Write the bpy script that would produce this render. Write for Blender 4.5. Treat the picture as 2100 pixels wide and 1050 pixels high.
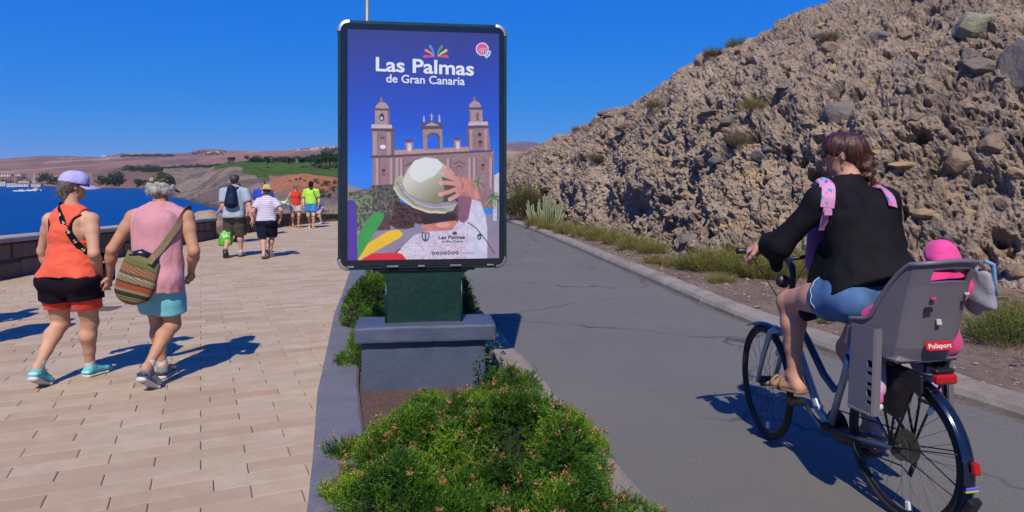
import bpy, math, random
import numpy as np
from mathutils import Vector, Matrix
from mathutils.bvhtree import BVHTree
for o in list(bpy.data.objects): bpy.data.objects.remove(o)
SC = bpy.context.scene
COL = SC.collection
R = math.radians
# ---------------- camera, sky, sun, exposure ----------------
F = 1400.0; HZ = 375.0; CH = 1.6
cam = bpy.data.objects.new('camera', bpy.data.cameras.new('camera'))
COL.objects.link(cam); SC.camera = cam
cam.location = (0, 0, CH); cam.rotation_euler = (R(90), 0, 0)
cam.data.lens = 24.0; cam.data.sensor_width = 36.0
cam.data.shift_y = -150.0 / 2100.0
cam.data.clip_start = 0.05; cam.data.clip_end = 60000
SUN_EL = 47.0; SUN_AZ = -3.5      # the sun stands behind the camera, a little to the left
world = bpy.data.worlds.new('World'); SC.world = world; world.use_nodes = True
nt = world.node_tree; bgn = nt.nodes['Background']
sky = nt.nodes.new('ShaderNodeTexSky'); sky.sky_type = 'NISHITA'; sky.sun_disc = False
sky.sun_elevation = R(SUN_EL); sky.sun_rotation = R(180 - SUN_AZ)
sky.altitude = 0; sky.air_density = 0.6; sky.dust_density = 0.1; sky.ozone_density = 3.0
# one colour grade over the whole sky: the deep, saturated blue of the photograph
def _sn(op, a, b):
    x = nt.nodes.new('ShaderNodeMath'); x.operation = op
    if isinstance(a, bpy.types.NodeSocket): nt.links.new(a, x.inputs[0])
    else: x.inputs[0].default_value = a
    x.inputs[1].default_value = b; return x.outputs[0]
_sep = nt.nodes.new('ShaderNodeSeparateColor'); _cmb = nt.nodes.new('ShaderNodeCombineColor'); nt.links.new(sky.outputs[0], _sep.inputs[0])
for _i, (_g, _a) in enumerate(((2.6, 5.6), (0.55, 3.8), (0.10, 8.2))):
    nt.links.new(_sn('MULTIPLY', _sn('POWER', _sn('MULTIPLY', _sep.outputs[_i], 0.1), _g), _a), _cmb.inputs[_i])
nt.links.new(_cmb.outputs[0], bgn.inputs['Color'])
bgn.inputs['Strength'].default_value = 0.1
sun = bpy.data.objects.new('sun', bpy.data.lights.new('sun', 'SUN')); COL.objects.link(sun)
sun.data.energy = 5.0; sun.data.angle = R(0.53); sun.data.color = (1.0, 0.915, 0.74)
sd = Vector((math.sin(R(-SUN_AZ)) * math.cos(R(SUN_EL)), math.cos(R(SUN_AZ)) * math.cos(R(SUN_EL)), -math.sin(R(SUN_EL))))
sun.rotation_euler = sd.to_track_quat('-Z', 'Y').to_euler(); sun.location = (0, -20, 30)
SC.view_settings.view_transform = 'Standard'; SC.view_settings.look = 'None'
SC.view_settings.exposure = 0.0; SC.view_settings.gamma = 1.0; SC.view_settings.use_curve_mapping = False
# ---------------- helpers ----------------
def W(px, py, Y): return np.array(((px - 1050) / F * Y, Y, CH - (py - HZ) / F * Y))
def G(px, py, z=0.0):
    Y = (CH - z) * F / (py - HZ); return np.array(((px - 1050) / F * Y, Y, z))
def tag(o, label=None, cat=None, group=None, kind=None):
    if label: o['label'] = label
    if cat: o['category'] = cat
    if group: o['group'] = group
    if kind: o['kind'] = kind
    return o
def empty(name, loc=(0, 0, 0), rz=0.0):
    o = bpy.data.objects.new(name, None); COL.objects.link(o); o.location = loc; o.rotation_euler = (0, 0, rz)
    o.empty_display_size = 0.1; return o
def link(name, me, mat=None, parent=None, loc=None, rot=None):
    o = bpy.data.objects.new(name, me); COL.objects.link(o)
    if mat is not None and not me.materials: me.materials.append(mat)
    if parent is not None: o.parent = parent
    if loc is not None: o.location = loc
    if rot is not None: o.rotation_euler = rot
    return o
def mesh_np(name, V, Fq, smooth=False):
    """V (n,3), Fq (m,k) constant-size polygons"""
    V = np.asarray(V, np.float32); Fq = np.asarray(Fq, np.int32); m, k = Fq.shape
    me = bpy.data.meshes.new(name)
    me.vertices.add(len(V)); me.vertices.foreach_set('co', V.ravel())
    me.loops.add(m * k); me.loops.foreach_set('vertex_index', Fq.ravel())
    me.polygons.add(m); me.polygons.foreach_set('loop_start', np.arange(0, m * k, k, dtype=np.int32))
    me.polygons.foreach_set('use_smooth', np.full(m, smooth, dtype=bool))
    me.update(calc_edges=True); return me
def mesh_py(name, V, Fc, smooth=False):
    me = bpy.data.meshes.new(name); me.from_pydata([tuple(map(float, v)) for v in V], [], [tuple(map(int, f)) for f in Fc])
    if smooth: me.polygons.foreach_set('use_smooth', [True] * len(me.polygons))
    me.update(); return me
class MB:
    """collects shapes for ONE mesh"""
    def __init__(s): s.V = []; s.F = []
    def add(s, V, Fc):
        n = len(s.V); s.V += [tuple(map(float, v)) for v in V]; s.F += [tuple(int(i) + n for i in f) for f in Fc]; return s
    def box(s, lo, hi, M=None, bev=0.0):
        x0, y0, z0 = lo; x1, y1, z1 = hi
        if bev <= 0:
            V = [(x, y, z) for z in (z0, z1) for y in (y0, y1) for x in (x0, x1)]
            Fc = [(0, 2, 3, 1), (4, 5, 7, 6), (0, 1, 5, 4), (2, 6, 7, 3), (0, 4, 6, 2), (1, 3, 7, 5)]
        else:
            b = bev; V = []; c = [((x0, x1), (y0, y1), (z0, z1))]
            # rounded-ish: 24 verts, chamfered
            idx = {}
            for ix in (0, 1):
                for iy in (0, 1):
                    for iz in (0, 1):
                        X = (x0, x1)[ix]; Y = (y0, y1)[iy]; Z = (z0, z1)[iz]
                        sx = b if ix == 0 else -b; sy = b if iy == 0 else -b; sz = b if iz == 0 else -b
                        for ax in range(3):
                            p = [X + sx, Y + sy, Z + sz]; p[ax] = (X, Y, Z)[ax]; idx[(ix, iy, iz, ax)] = len(V); V.append(p)
            Fc = []
            for ax in range(3):
                a1, a2 = (ax + 1) % 3, (ax + 2) % 3
                for sgn in (0, 1):
                    q = []
                    for (u, w) in ((0, 0), (1, 0), (1, 1), (0, 1)):
                        k = [0, 0, 0]; k[ax] = sgn; k[a1] = u; k[a2] = w; q.append(idx[(k[0], k[1], k[2], ax)])
                    Fc.append(q if sgn else q[::-1])
            for ax in range(3):      # edges along ax
                a1, a2 = (ax + 1) % 3, (ax + 2) % 3
                for u in (0, 1):
                    for w in (0, 1):
                        k0 = [0, 0, 0]; k0[a1] = u; k0[a2] = w; k1 = list(k0); k1[ax] = 1
                        q = [idx[(*k0, a1)], idx[(*k1, a1)], idx[(*k1, a2)], idx[(*k0, a2)]]
                        Fc.append(q if (u ^ w) else q[::-1])
            for ix in (0, 1):
                for iy in (0, 1):
                    for iz in (0, 1):
                        q = [idx[(ix, iy, iz, 0)], idx[(ix, iy, iz, 1)], idx[(ix, iy, iz, 2)]]
                        Fc.append(q if (ix + iy + iz) % 2 else q[::-1])
        if M is not None: V = [tuple(M @ Vector(v)) for v in V]
        return s.add(V, Fc)
    def tube(s, pts, rad, n=8, cap=True, closed=False, flat=None):
        """swept tube along pts; rad scalar or list"""
        P = [Vector(p) for p in pts]; m = len(P)
        rr = [rad] * m if np.isscalar(rad) else list(rad)
        V = []; Fc = []; up = None
        for i in range(m):
            if closed: d = P[(i + 1) % m] - P[i - 1]
            else: d = P[min(i + 1, m - 1)] - P[max(i - 1, 0)]
            d.normalize()
            if up is None:
                up = Vector((0, 0, 1)) if abs(d.z) < 0.9 else Vector((1, 0, 0))
            a = up - d * up.dot(d); a.normalize(); up = a; b = d.cross(a)
            for k in range(n):
                t = 2 * math.pi * k / n
                fa, fb = (1, 1) if flat is None else flat
                V.append(P[i] + a * (math.cos(t) * rr[i] * fa) + b * (math.sin(t) * rr[i] * fb))
        for i in range(m if closed else m - 1):
            j = (i + 1) % m
            for k in range(n):
                k2 = (k + 1) % n; Fc.append((i * n + k, i * n + k2, j * n + k2, j * n + k))
        if cap and not closed:
            Fc.append(tuple(range(n))[::-1]); Fc.append(tuple((m - 1) * n + k for k in range(n)))
        return s.add(V, Fc)
    def prism(s, poly, z0, z1, M=None):
        """poly (x,y) CCW extruded z0..z1"""
        n = len(poly); V = [(x, y, z0) for x, y in poly] + [(x, y, z1) for x, y in poly]
        Fc = [tuple(range(n))[::-1], tuple(range(n, 2 * n))] + [(i, (i + 1) % n, n + (i + 1) % n, n + i) for i in range(n)]
        if M is not None: V = [tuple(M @ Vector(v)) for v in V]
        return s.add(V, Fc)
    def lathe(s, prof, n=24, M=None, cap=True):
        V = []; Fc = []; m = len(prof)
        for r, z in prof:
            for k in range(n): V.append((r * math.cos(2 * math.pi * k / n), r * math.sin(2 * math.pi * k / n), z))
        for i in range(m - 1):
            for k in range(n): Fc.append((i * n + k, i * n + (k + 1) % n, (i + 1) * n + (k + 1) % n, (i + 1) * n + k))
        if cap: Fc.append(tuple(range(n))[::-1]); Fc.append(tuple((m - 1) * n + k for k in range(n)))
        if M is not None: V = [tuple(M @ Vector(v)) for v in V]
        return s.add(V, Fc)
    def build(s, name, mat, parent=None, smooth=False, loc=None, rot=None):
        return link(name, mesh_py(name, s.V, s.F, smooth), mat, parent, loc, rot)
def frame(o, x, y, z):
    """matrix from origin and axes"""
    M = Matrix.Identity(4)
    for i, a in enumerate((x, y, z)):
        for j in range(3): M[j][i] = a[j]
    for j in range(3): M[j][3] = o[j]
    return M
# --- numpy noise ---
def _h(i, j, k, s):
    n = (i.astype(np.int64) * 374761393 + j.astype(np.int64) * 668265263 + k.astype(np.int64) * 2147483647 + s * 1274126177) & 0xffffffff
    n = ((n ^ (n >> 13)) * 1274126177) & 0xffffffff
    n = ((n ^ (n >> 16)) * 2246822519) & 0xffffffff
    return ((n ^ (n >> 15)) & 0xffffff).astype(np.float32) / float(0xffffff)
def vnoise(P, s=0):
    P = np.asarray(P, np.float64); I = np.floor(P).astype(np.int64); f = P - I; f = f * f * (3 - 2 * f)
    out = 0
    for a in (0, 1):
        wa = f[:, 0] if a else 1 - f[:, 0]
        for b in (0, 1):
            wb = f[:, 1] if b else 1 - f[:, 1]
            for c in (0, 1):
                wc = f[:, 2] if c else 1 - f[:, 2]
                out = out + wa * wb * wc * _h(I[:, 0] + a, I[:, 1] + b, I[:, 2] + c, s)
    return out * 2 - 1
def fbm(P, octv=4, s=0, gain=0.5):
    a = 1.0; t = 0; P = np.asarray(P, np.float64); tot = 0
    for o in range(octv):
        t = t + a * vnoise(P * (2.03 ** o) + 17.3 * o, s + o); tot += a; a *= gain
    return t / tot
def worley(P, s=0):
    P = np.asarray(P, np.float64); I = np.floor(P).astype(np.int64); f = P - I
    d1 = np.full(len(P), 9.0); d2 = np.full(len(P), 9.0); idv = np.zeros(len(P))
    for a in (-1, 0, 1):
        for b in (-1, 0, 1):
            for c in (-1, 0, 1):
                i, j, k = I[:, 0] + a, I[:, 1] + b, I[:, 2] + c
                h0 = _h(i, j, k, s); dx = a + h0 - f[:, 0]; dy = b + _h(i, j, k, s + 7) - f[:, 1]; dz = c + _h(i, j, k, s + 13) - f[:, 2]
                d = np.sqrt(dx * dx + dy * dy + dz * dz)
                m = d < d1; d2 = np.where(m, d1, np.minimum(d2, d)); idv = np.where(m, h0, idv); d1 = np.where(m, d, d1)
    return d1, d2, idv
# --- materials ---
def srgb(r, g, b):
    f = lambda c: c / 12.92 if c <= 0.04045 else ((c + 0.055) / 1.055) ** 2.4
    return (f(r / 255), f(g / 255), f(b / 255))
class Mat:
    def __init__(s, name):
        s.m = bpy.data.materials.new(name); s.m.use_nodes = True; s.t = s.m.node_tree; s.b = s.t.nodes['Principled BSDF']
        s.co = None
    def n(s, typ, **kw):
        x = s.t.nodes.new('ShaderNode' + typ)
        for k, v in kw.items():
            if k in x.inputs: s.set(x.inputs[k], v)
            else: setattr(x, k, v)
        return x
    def set(s, inp, v):
        if hasattr(v, 'is_linked') or isinstance(v, bpy.types.NodeSocket): s.t.links.new(v, inp)
        else:
            if inp.type == 'RGBA' and len(v) == 3: v = (*v, 1)
            inp.default_value = v
    def obj(s):
        if s.co is None: s.co = s.n('TexCoord').outputs['Object']
        return s.co
    def noise(s, scale, detail=4, rough=0.55, vec=None, dist=0.0):
        x = s.n('TexNoise'); x.inputs['Scale'].default_value = scale; x.inputs['Detail'].default_value = detail
        x.inputs['Roughness'].default_value = rough; x.inputs['Distortion'].default_value = dist
        s.t.links.new(vec if vec is not None else s.obj(), x.inputs['Vector']); return x.outputs['Fac']
    def ramp(s, fac, stops, interp='LINEAR'):
        x = s.n('ValToRGB'); x.color_ramp.interpolation = interp; e = x.color_ramp.elements
        while len(e) < len(stops): e.new(0.5)
        for i, (p, c) in enumerate(stops):
            e[i].position = p; e[i].color = (*c, 1) if len(c) == 3 else c
        s.t.links.new(fac, x.inputs[0]); return x.outputs[0]
    def mix(s, fac, a, b, mode='MIX'):
        x = s.n('Mix', data_type='RGBA', blend_type=mode)
        s.set(x.inputs['Factor'], fac) if not np.isscalar(fac) else setattr(x.inputs['Factor'], 'default_value', fac)
        s.set(x.inputs[6], a); s.set(x.inputs[7], b); return x.outputs[2]
    def math(s, op, a, b=0.0, c=None):
        x = s.n('Math', operation=op)
        s.set(x.inputs[0], a); s.set(x.inputs[1], b)
        if c is not None: s.set(x.inputs[2], c)
        return x.outputs[0]
    def mrange(s, v, a, b, c=0.0, d=1.0):
        x = s.n('MapRange'); s.set(x.inputs[0], v)
        for i, q in enumerate((a, b, c, d)): x.inputs[i + 1].default_value = q
        return x.outputs[0]
    def bump(s, h, strength=0.3, dist=0.01, prev=None):
        x = s.n('Bump'); x.inputs['Strength'].default_value = strength; x.inputs['Distance'].default_value = dist
        s.t.links.new(h, x.inputs['Height'])
        if prev is not None: s.t.links.new(prev, x.inputs['Normal'])
        return x.outputs[0]
    def out(s, col=None, rough=None, normal=None, **kw):
        if col is not None: s.set(s.b.inputs['Base Color'], col)
        if rough is not None: s.set(s.b.inputs['Roughness'], rough)
        if normal is not None: s.t.links.new(normal, s.b.inputs['Normal'])
        for k, v in kw.items(): s.set(s.b.inputs[k.replace('_', ' ')], v)
        return s.m
_MC = {}
def simple(name, col, rough=0.6, var=0.12, scale=8.0, bump=0.0, bscale=60.0, bdist=0.004, metallic=0.0, **kw):
    if name in _MC: return _MC[name]
    m = Mat(name); c = tuple(col)
    lo = tuple(x * (1 - var) for x in c); hi = tuple(min(1, x * (1 + var)) for x in c)
    colr = m.ramp(m.noise(scale, 4), [(0.3, lo), (0.7, hi)])
    nrm = m.bump(m.noise(bscale, 3), bump, bdist) if bump > 0 else None
    _MC[name] = m.out(colr, rough, nrm, Metallic=metallic, **kw); return _MC[name]
def lerp_poly(pts):
    a = np.array(sorted(pts)); return lambda y: np.interp(y, a[:, 0], a[:, 1])
rng = random.Random(7); nrg = np.random.default_rng(7)
K = 1400.0 / 2042.0
xL = lerp_poly([(y * K, x) for y, x in [(-6, -.4), (2, -.62), (4.84, -1.0), (6, -1.2), (7.48, -1.47), (9.33, -1.745), (12, -2.15), (14, -2.4), (20, -3.2), (26, -3.9), (32, -4.6), (42, -5.9), (60, -9)]])
xR0 = lerp_poly([(y * K, x) for y, x in [(-6, 1.9), (2, 1.06), (5.18, .634), (6.12, .5), (7.16, .347), (8.62, .152), (9.47, .01), (12.14, -.363), (13.44, -.5), (20, -1.2), (26, -1.65), (33, -2.3), (40, -3.1), (50, -4.8), (60, -7)]])
xR1 = lerp_poly([(y * K, x) for y, x in [(-6, 4.9), (2, 3.95), (6.72, 3.44), (7.44, 3.265), (11.3, 2.69), (13, 2.51), (17.3, 2.15), (26.1, 1.41), (33, .75), (40, -.08), (50, -1.8), (60, -4)]])
# ================= SETTING =================
SEA_Z = -7.0
# --- sea ---
def m_sea():
    m = Mat('sea_water'); pos = m.n('NewGeometry').outputs['Position']
    mp = m.n('Mapping'); mp.inputs['Scale'].default_value = (0.12, 0.35, 0.3); m.t.links.new(pos, mp.inputs['Vector'])
    n1 = m.noise(1.0, 6, 0.6, mp.outputs[0]); n2 = m.noise(0.02, 3, 0.5, mp.outputs[0])
    col = m.ramp(n2, [(0.35, (0.000, 0.075, 0.300)), (0.65, (0.001, 0.100, 0.370))])
    col = m.mix(m.mrange(n1, 0.35, 0.7), col, (0.0, 0.055, 0.235), 'MIX')
    return m.out(col, 0.42, m.bump(n1, 0.9, 0.8), Specular_IOR_Level=0.10)
S = 30000
# sheet of water, denser by the shore
sea = link('sea', mesh_py('sea', [(-S, -2000, SEA_Z), (S, -2000, SEA_Z), (S, S, SEA_Z), (-S, S, SEA_Z)], [(0, 1, 2, 3)]), m_sea()); tag(sea, kind='structure')
# --- ground sheet under everything near ---
def m_earth():
    m = Mat('dry_earth'); a = m.noise(1.3, 6); b = m.noise(14, 6, 0.7); c = m.noise(90, 3)
    col = m.ramp(a, [(0.3, srgb(112, 92, 78)), (0.7, srgb(150, 124, 104))])
    col = m.mix(m.mrange(b, 0.45, 0.62), col, srgb(96, 82, 74)); col = m.mix(m.mrange(c, 0.55, 0.7, 0, .6), col, srgb(172, 150, 130))
    return m.out(col, 0.95, m.bump(b, 0.6, 0.03, m.bump(c, 0.5, 0.008)))
EARTH = m_earth()
gx = link('ground', mesh_py('ground', [(-8.7, -12, -.07), (60, -12, -.07), (60, 46, -.07), (-8.7, 46, -.07)], [(0, 1, 2, 3)]), EARTH); tag(gx, kind='structure')
# --- promenade bed (jointing sand) ---
xW = lerp_poly([(-6, -8.4), (11.2, -8.4), (19.5, -8.5), (24.6, -8.35), (27, -7.95), (28.7, -7.4), (30.3, -6.5), (31.5, -5.4), (32.2, -4.6)])
ys = np.linspace(-6, 32, 40)
V = []; Fc = []
for y in ys: V += [(xW(y) - .1, y, -.022), (xL(y) + .12, y, -.022)]
for i in range(len(ys) - 1): Fc.append((2 * i, 2 * i + 1, 2 * i + 3, 2 * i + 2))
prom = link('promenade', mesh_py('promenade', V, Fc), simple('joint_sand', srgb(128, 108, 92), 0.95, 0.25, 30, 0.3, 200)); tag(prom, kind='structure')
def m_paver(attr):
    m = Mat('tan_paver' + ('_far' if attr else ''))
    if attr: rnd = m.n('Attribute', attribute_name='tint').outputs['Fac']
    else: rnd = m.n('ObjectInfo').outputs['Random']
    pos = m.n('NewGeometry').outputs['Position']
    base = m.ramp(rnd, [(0.0, srgb(184, 151, 123)), (0.12, srgb(191, 162, 136)), (0.4, srgb(199, 172, 146)), (0.75, srgb(206, 181, 155)), (0.93, srgb(200, 175, 152)), (1.0, srgb(191, 149, 117))])
    off = m.n('VectorMath', operation='SCALE'); m.t.links.new(pos, off.inputs[0]); off.inputs['Scale'].default_value = 1.0
    comb = m.n('CombineXYZ'); m.t.links.new(m.math('MULTIPLY', rnd, 37.0), comb.inputs[2])
    add = m.n('VectorMath', operation='ADD'); m.t.links.new(pos, add.inputs[0]); m.t.links.new(comb.outputs[0], add.inputs[1]); v = add.outputs[0]
    cl = m.noise(5.5, 5, 0.6, v); gr = m.noise(160, 3, 0.7, v); st = m.noise(0.9, 5, 0.6, pos)
    col = m.mix(m.mrange(cl, 0.4, 0.75, 0, .55), base, srgb(186, 153, 123))
    col = m.mix(m.mrange(cl, 0.5, 0.25, 0, .4), col, srgb(212, 190, 169))
    col = m.mix(m.mrange(st, 0.52, 0.75, 0, .35), col, srgb(163, 134, 110))
    col = m.mix(m.mrange(gr, 0.5, 0.72, 0, .28), col, srgb(156, 129, 106))
    sp = m.noise(420, 2, 0.5, pos); col = m.mix(m.mrange(sp, 0.66, 0.72, 0, .6), col, srgb(89, 74, 68))
    blot = m.noise(3.1, 4, 0.7, pos, 0.6); col = m.mix(m.mrange(blot, 0.69, 0.74, 0, .5), col, srgb(111, 93, 83))
    return m.out(col, 0.8, m.bump(gr, 0.25, 0.003))
PA = R(24.5); PU = np.array((math.cos(PA), math.sin(PA))); PV = np.array((-math.sin(PA), math.cos(PA)))
PLN, PWD, PG, PT = 0.48, 0.158, 0.0045, 0.05
def paver_mesh(poly, name='paver'):
    """poly CCW list of xy -> chamfered slab, top at 0"""
    n = len(poly); c = np.mean(poly, 0); V = []; Fc = []
    P = np.array(poly); ins = P + (c - P) / np.maximum(np.linalg.norm(c - P, axis=1, keepdims=True), 1e-6) * 0.005
    V = [(x, y, -PT) for x, y in P] + [(x, y, -.003) for x, y in P] + [(x, y, 0) for x, y in ins]
    for a in (0, n):
        for i in range(n): Fc.append((a + i, a + (i + 1) % n, a + n + (i + 1) % n, a + n + i))
    Fc.append(tuple(range(2 * n, 3 * n))); return V, Fc
def clip_half(poly, p0, nrm):
    out = []; d = [np.dot(np.array(p) - p0, nrm) for p in poly]
    for i in range(len(poly)):
        a, b = poly[i], poly[(i + 1) % len(poly)]; da, db = d[i], d[(i + 1) % len(poly)]
        if da <= 0: out.append(a)
        if (da < 0 < db) or (db < 0 < da):
            t = da / (da - db); out.append((a[0] + (b[0] - a[0]) * t, a[1] + (b[1] - a[1]) * t))
    return out
hl, hw = PLN / 2 - PG / 2, PWD / 2 - PG / 2
rect = [tuple(PU * sx * hl + PV * sy * hw) for sx, sy in ((-1, -1), (1, -1), (1, 1), (-1, 1))]
V0, F0 = paver_mesh(rect); PAVER = mesh_py('paver', V0, F0); MP0, MP1 = m_paver(False), m_paver(True); PAVER.materials.append(MP0)
cells = []
for j in range(-60, 230):
    for i in range(-60, 80):
        c = PU * ((i + (0.5 if j % 2 else 0) + (0.13 if j % 5 == 0 else 0)) * PLN) + PV * (j * PWD)
        if c[1] < 1.0 or c[1] > 31.5 or c[0] < xW(c[1]) - .2 or c[0] > xL(c[1]) + .45: continue
        px = 1050 + c[0] / c[1] * F
        if px < -700 or px > 1500: continue
        py = HZ + CH * F / c[1]; cells.append((c, -60 < px < 2160 and py < 1080))
seen = sorted([c for c in cells if c[1]], key=lambda q: q[0][1])
near = {id(c) for c in seen[:300]}
fV = []; fF = []; tint = []
for cell in cells:
    c = cell[0]; y = c[1]; poly = rect; cut = False
    p0 = np.array((xL(y) + .1, y)); tg = np.array((xL(y + .3) - xL(y - .3), .6)); tg /= np.linalg.norm(tg); nr = np.array((tg[1], -tg[0]))
    absp = [(c[0] + a, c[1] + b) for a, b in rect]
    cp = clip_half(absp, p0, nr)
    if len(cp) < 3: continue
    cut = len(cp) != 4 or max(np.dot(np.array(p) - p0, nr) for p in absp) > 0
    dz = rng.uniform(-.0025, .0015)
    if id(cell) in near:
        if cut:
            q = [(a - c[0], b - c[1]) for a, b in cp]; v, f = paver_mesh(q); me = mesh_py('paver', v, f); me.materials.append(MP0)
        else: me = PAVER
        o = link('paver', me, None, prom, (c[0], c[1], dz)); o.rotation_euler = (rng.uniform(-.004, .004), rng.uniform(-.003, .003), 0)
    else:
        v, f = paver_mesh(cp); n = len(fV); fV += [(a, b, z + dz) for a, b, z in v]; fF += [tuple(i + n for i in q) for q in f]; tint += [rng.random()] * len(v)
me = mesh_py('pavers', fV, fF); at = me.attributes.new('tint', 'FLOAT', 'POINT'); at.data.foreach_set('value', tint)
o = link('pavers', me, MP1, prom); tag(o, kind='stuff')
# --- swept kerbs along the y-parameterised lines ---
def sweep(fx, y0, y1, n, prof, name, mat, jit=0.0, parent=None):
    """prof: list of (offset to the right of the line, z) open polyline"""
    V = []; Fc = []; m = len(prof)
    for y in np.linspace(y0, y1, n):
        tg = np.array((fx(y + .2) - fx(y - .2), .4)); tg /= np.linalg.norm(tg); nr = (tg[1], -tg[0]); x = float(fx(y))
        for a, z in prof: V.append((x + nr[0] * a + rng.uniform(-jit, jit), y + nr[1] * a, z + rng.uniform(-jit, jit) * .5))
    for i in range(n - 1):
        for k in range(m - 1): Fc.append((i * m + k, i * m + k + 1, (i + 1) * m + k + 1, (i + 1) * m + k)[::-1])
    Fc.append(tuple(range(m))); Fc.append(tuple((n - 1) * m + k for k in range(m))[::-1])
    return link(name, mesh_py(name, V, Fc), mat, parent)
def m_kerbgrey():
    m = Mat('grey_painted_kerb'); a = m.noise(2.2, 6, .65); b = m.noise(40, 5, .7); c = m.noise(9, 5, .6, None, .8)
    col = m.ramp(a, [(0.3, srgb(87, 86, 95)), (0.7, srgb(105, 104, 113))]); col = m.mix(m.mrange(b, .5, .75, 0, .5), col, srgb(70, 69, 77))
    col = m.mix(m.mrange(c, .6, .72, 0, .55), col, srgb(124, 117, 114)); col = m.mix(m.mrange(m.noise(0.8, 3), .5, .75, 0, .4), col, srgb(107, 92, 85))
    return m.out(col, .75, m.bump(b, .3, .006))
KG = m_kerbgrey()
k1 = sweep(xL, 1.0, 31, 160, [(0.0, -.06), (0.006, .022), (.03, .034), (.29, .036), (.31, .02), (.312, -.08)], 'planter_kerb', KG, .0015); tag(k1, kind='structure')
def m_conc(name, c1, c2):
    m = Mat(name); a = m.noise(3, 6, .65); b = m.noise(55, 5, .7); c = m.noise(220, 2)
    col = m.ramp(a, [(0.3, c1), (0.7, c2)]); col = m.mix(m.mrange(b, .48, .72, 0, .6), col, tuple(x * .55 for x in c1)); col = m.mix(m.mrange(c, .6, .7, 0, .5), col, tuple(min(1, x * 1.25) for x in c2))
    col = m.mix(m.mrange(m.noise(1.1, 5, .7), .52, .7, 0, .5), col, srgb(120, 96, 80))
    return m.out(col, .9, m.bump(b, .5, .006, m.bump(c, .4, .003)))
CONC = m_conc('rough_concrete', srgb(138, 126, 116), srgb(172, 160, 148))
k2 = sweep(lambda y: xR0(y), 1.0, 31, 150, [(-.25, -.08), (-.248, .05), (-.22, .066), (-.05, .064), (-.012, .05), (0.0, -.03)], 'planter_edging', CONC, .004); tag(k2, kind='structure')
# soil bed in the planter
def m_soil():
    m = Mat('planter_soil'); a = m.noise(30, 6, .7); b = m.noise(160, 3)
    col = m.ramp(a, [(0.3, srgb(70, 50, 42)), (0.7, srgb(122, 92, 78))]); col = m.mix(m.mrange(b, .55, .68, 0, .7), col, srgb(160, 134, 116))
    return m.out(col, .95, m.bump(a, .8, .03, m.bump(b, .6, .01)))
ys = np.linspace(1, 31, 200); nu = 14; V = []; Fc = []
for y in ys:
    for k in range(nu):
        t = k / (nu - 1); x = (xL(y) + .29) * (1 - t) + (xR0(y) - .23) * t; V.append((x, y, 0))
V = np.array(V); V[:, 2] = -.015 + .03 * fbm(V * 3, 3, 3) + .012 * fbm(V * 25, 2, 5)
for i in range(len(ys) - 1):
    for k in range(nu - 1): Fc.append((i * nu + k, i * nu + k + 1, (i + 1) * nu + k + 1, (i + 1) * nu + k))
o = link('planter_soil', mesh_np('planter_soil', V, Fc, True), m_soil()); tag(o, kind='structure')
# --- road ---
def m_asphalt():
    m = Mat('asphalt'); pos = m.n('NewGeometry').outputs['Position']
    a = m.noise(.55, 5, .6, pos); b = m.noise(230, 3, .8, pos); c = m.noise(70, 4, .7, pos)
    col = m.ramp(a, [(0.3, (.068, .064, .060)), (0.7, (.094, .088, .082))])
    col = m.mix(m.mrange(b, .40, .62, 0, .75), col, (.145, .136, .126)); col = m.mix(m.mrange(b, .46, .34, 0, .75), col, (.026, .026, .028))
    col = m.mix(m.mrange(c, .5, .7, 0, .35), col, (.045, .045, .048))
    ag = m.noise(95, 4, .8, pos); col = m.mix(m.mrange(ag, .54, .66, 0, .55), col, (.19, .18, .165)); col = m.mix(m.mrange(ag, .44, .33, 0, .6), col, (.03, .03, .032))
    pt = m.noise(1.7, 6, .7, pos, .8); col = m.mix(m.mrange(pt, .56, .70, 0, .35), col, (.055, .053, .052))
    # streaks along the direction of travel
    mp = m.n('Mapping'); mp.inputs['Rotation'].default_value = (0, 0, R(-10)); mp.inputs['Scale'].default_value = (2.2, .18, 1); m.t.links.new(pos, mp.inputs['Vector'])
    s = m.noise(1.0, 4, .6, mp.outputs[0]); col = m.mix(m.mrange(s, .5, .75, 0, .4), col, (.105, .102, .098))
    # cracks
    ds = m.n('VectorMath', operation='ADD'); m.t.links.new(pos, ds.inputs[0])
    nz = m.n('TexNoise'); nz.inputs['Scale'].default_value = 2.3; nz.inputs['Detail'].default_value = 6; m.t.links.new(pos, nz.inputs['Vector'])
    sc = m.n('VectorMath', operation='SCALE'); m.t.links.new(nz.outputs['Color'], sc.inputs[0]); sc.inputs['Scale'].default_value = .55; m.t.links.new(sc.outputs[0], ds.inputs[1])
    vo = m.n('TexVoronoi', feature='DISTANCE_TO_EDGE'); vo.inputs['Scale'].default_value = .36; m.t.links.new(ds.outputs[0], vo.inputs['Vector'])
    ck = m.math('MULTIPLY', m.mrange(vo.outputs['Distance'], .011, .002), m.mrange(m.noise(.8, 3, .5, pos), .42, .55))
    col = m.mix(m.math('MULTIPLY', ck, .75), col, (.018, .018, .019))
    gr = m.n('TexNoise'); gr.inputs['Scale'].default_value = 3.0; m.t.links.new(pos, gr.inputs['Vector'])
    pale = m.mrange(m.noise(2.2, 5, .7, pos, .5), .70, .78, 0, .35); col = m.mix(pale, col, (.20, .19, .18))
    return m.out(col, .85, m.bump(b, .45, .004))
ys = np.linspace(.6, 40, 120); V = []; Fc = []
for y in ys: V += [(xR0(y) - .1, y, 0.0), (xR1(y) + .12, y, 0.0)]
for i in range(len(ys) - 1): Fc.append((2 * i, 2 * i + 1, 2 * i + 3, 2 * i + 2))
road = link('cycle_road', mesh_py('cycle_road', V, Fc), m_asphalt()); tag(road, kind='structure')
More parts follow.
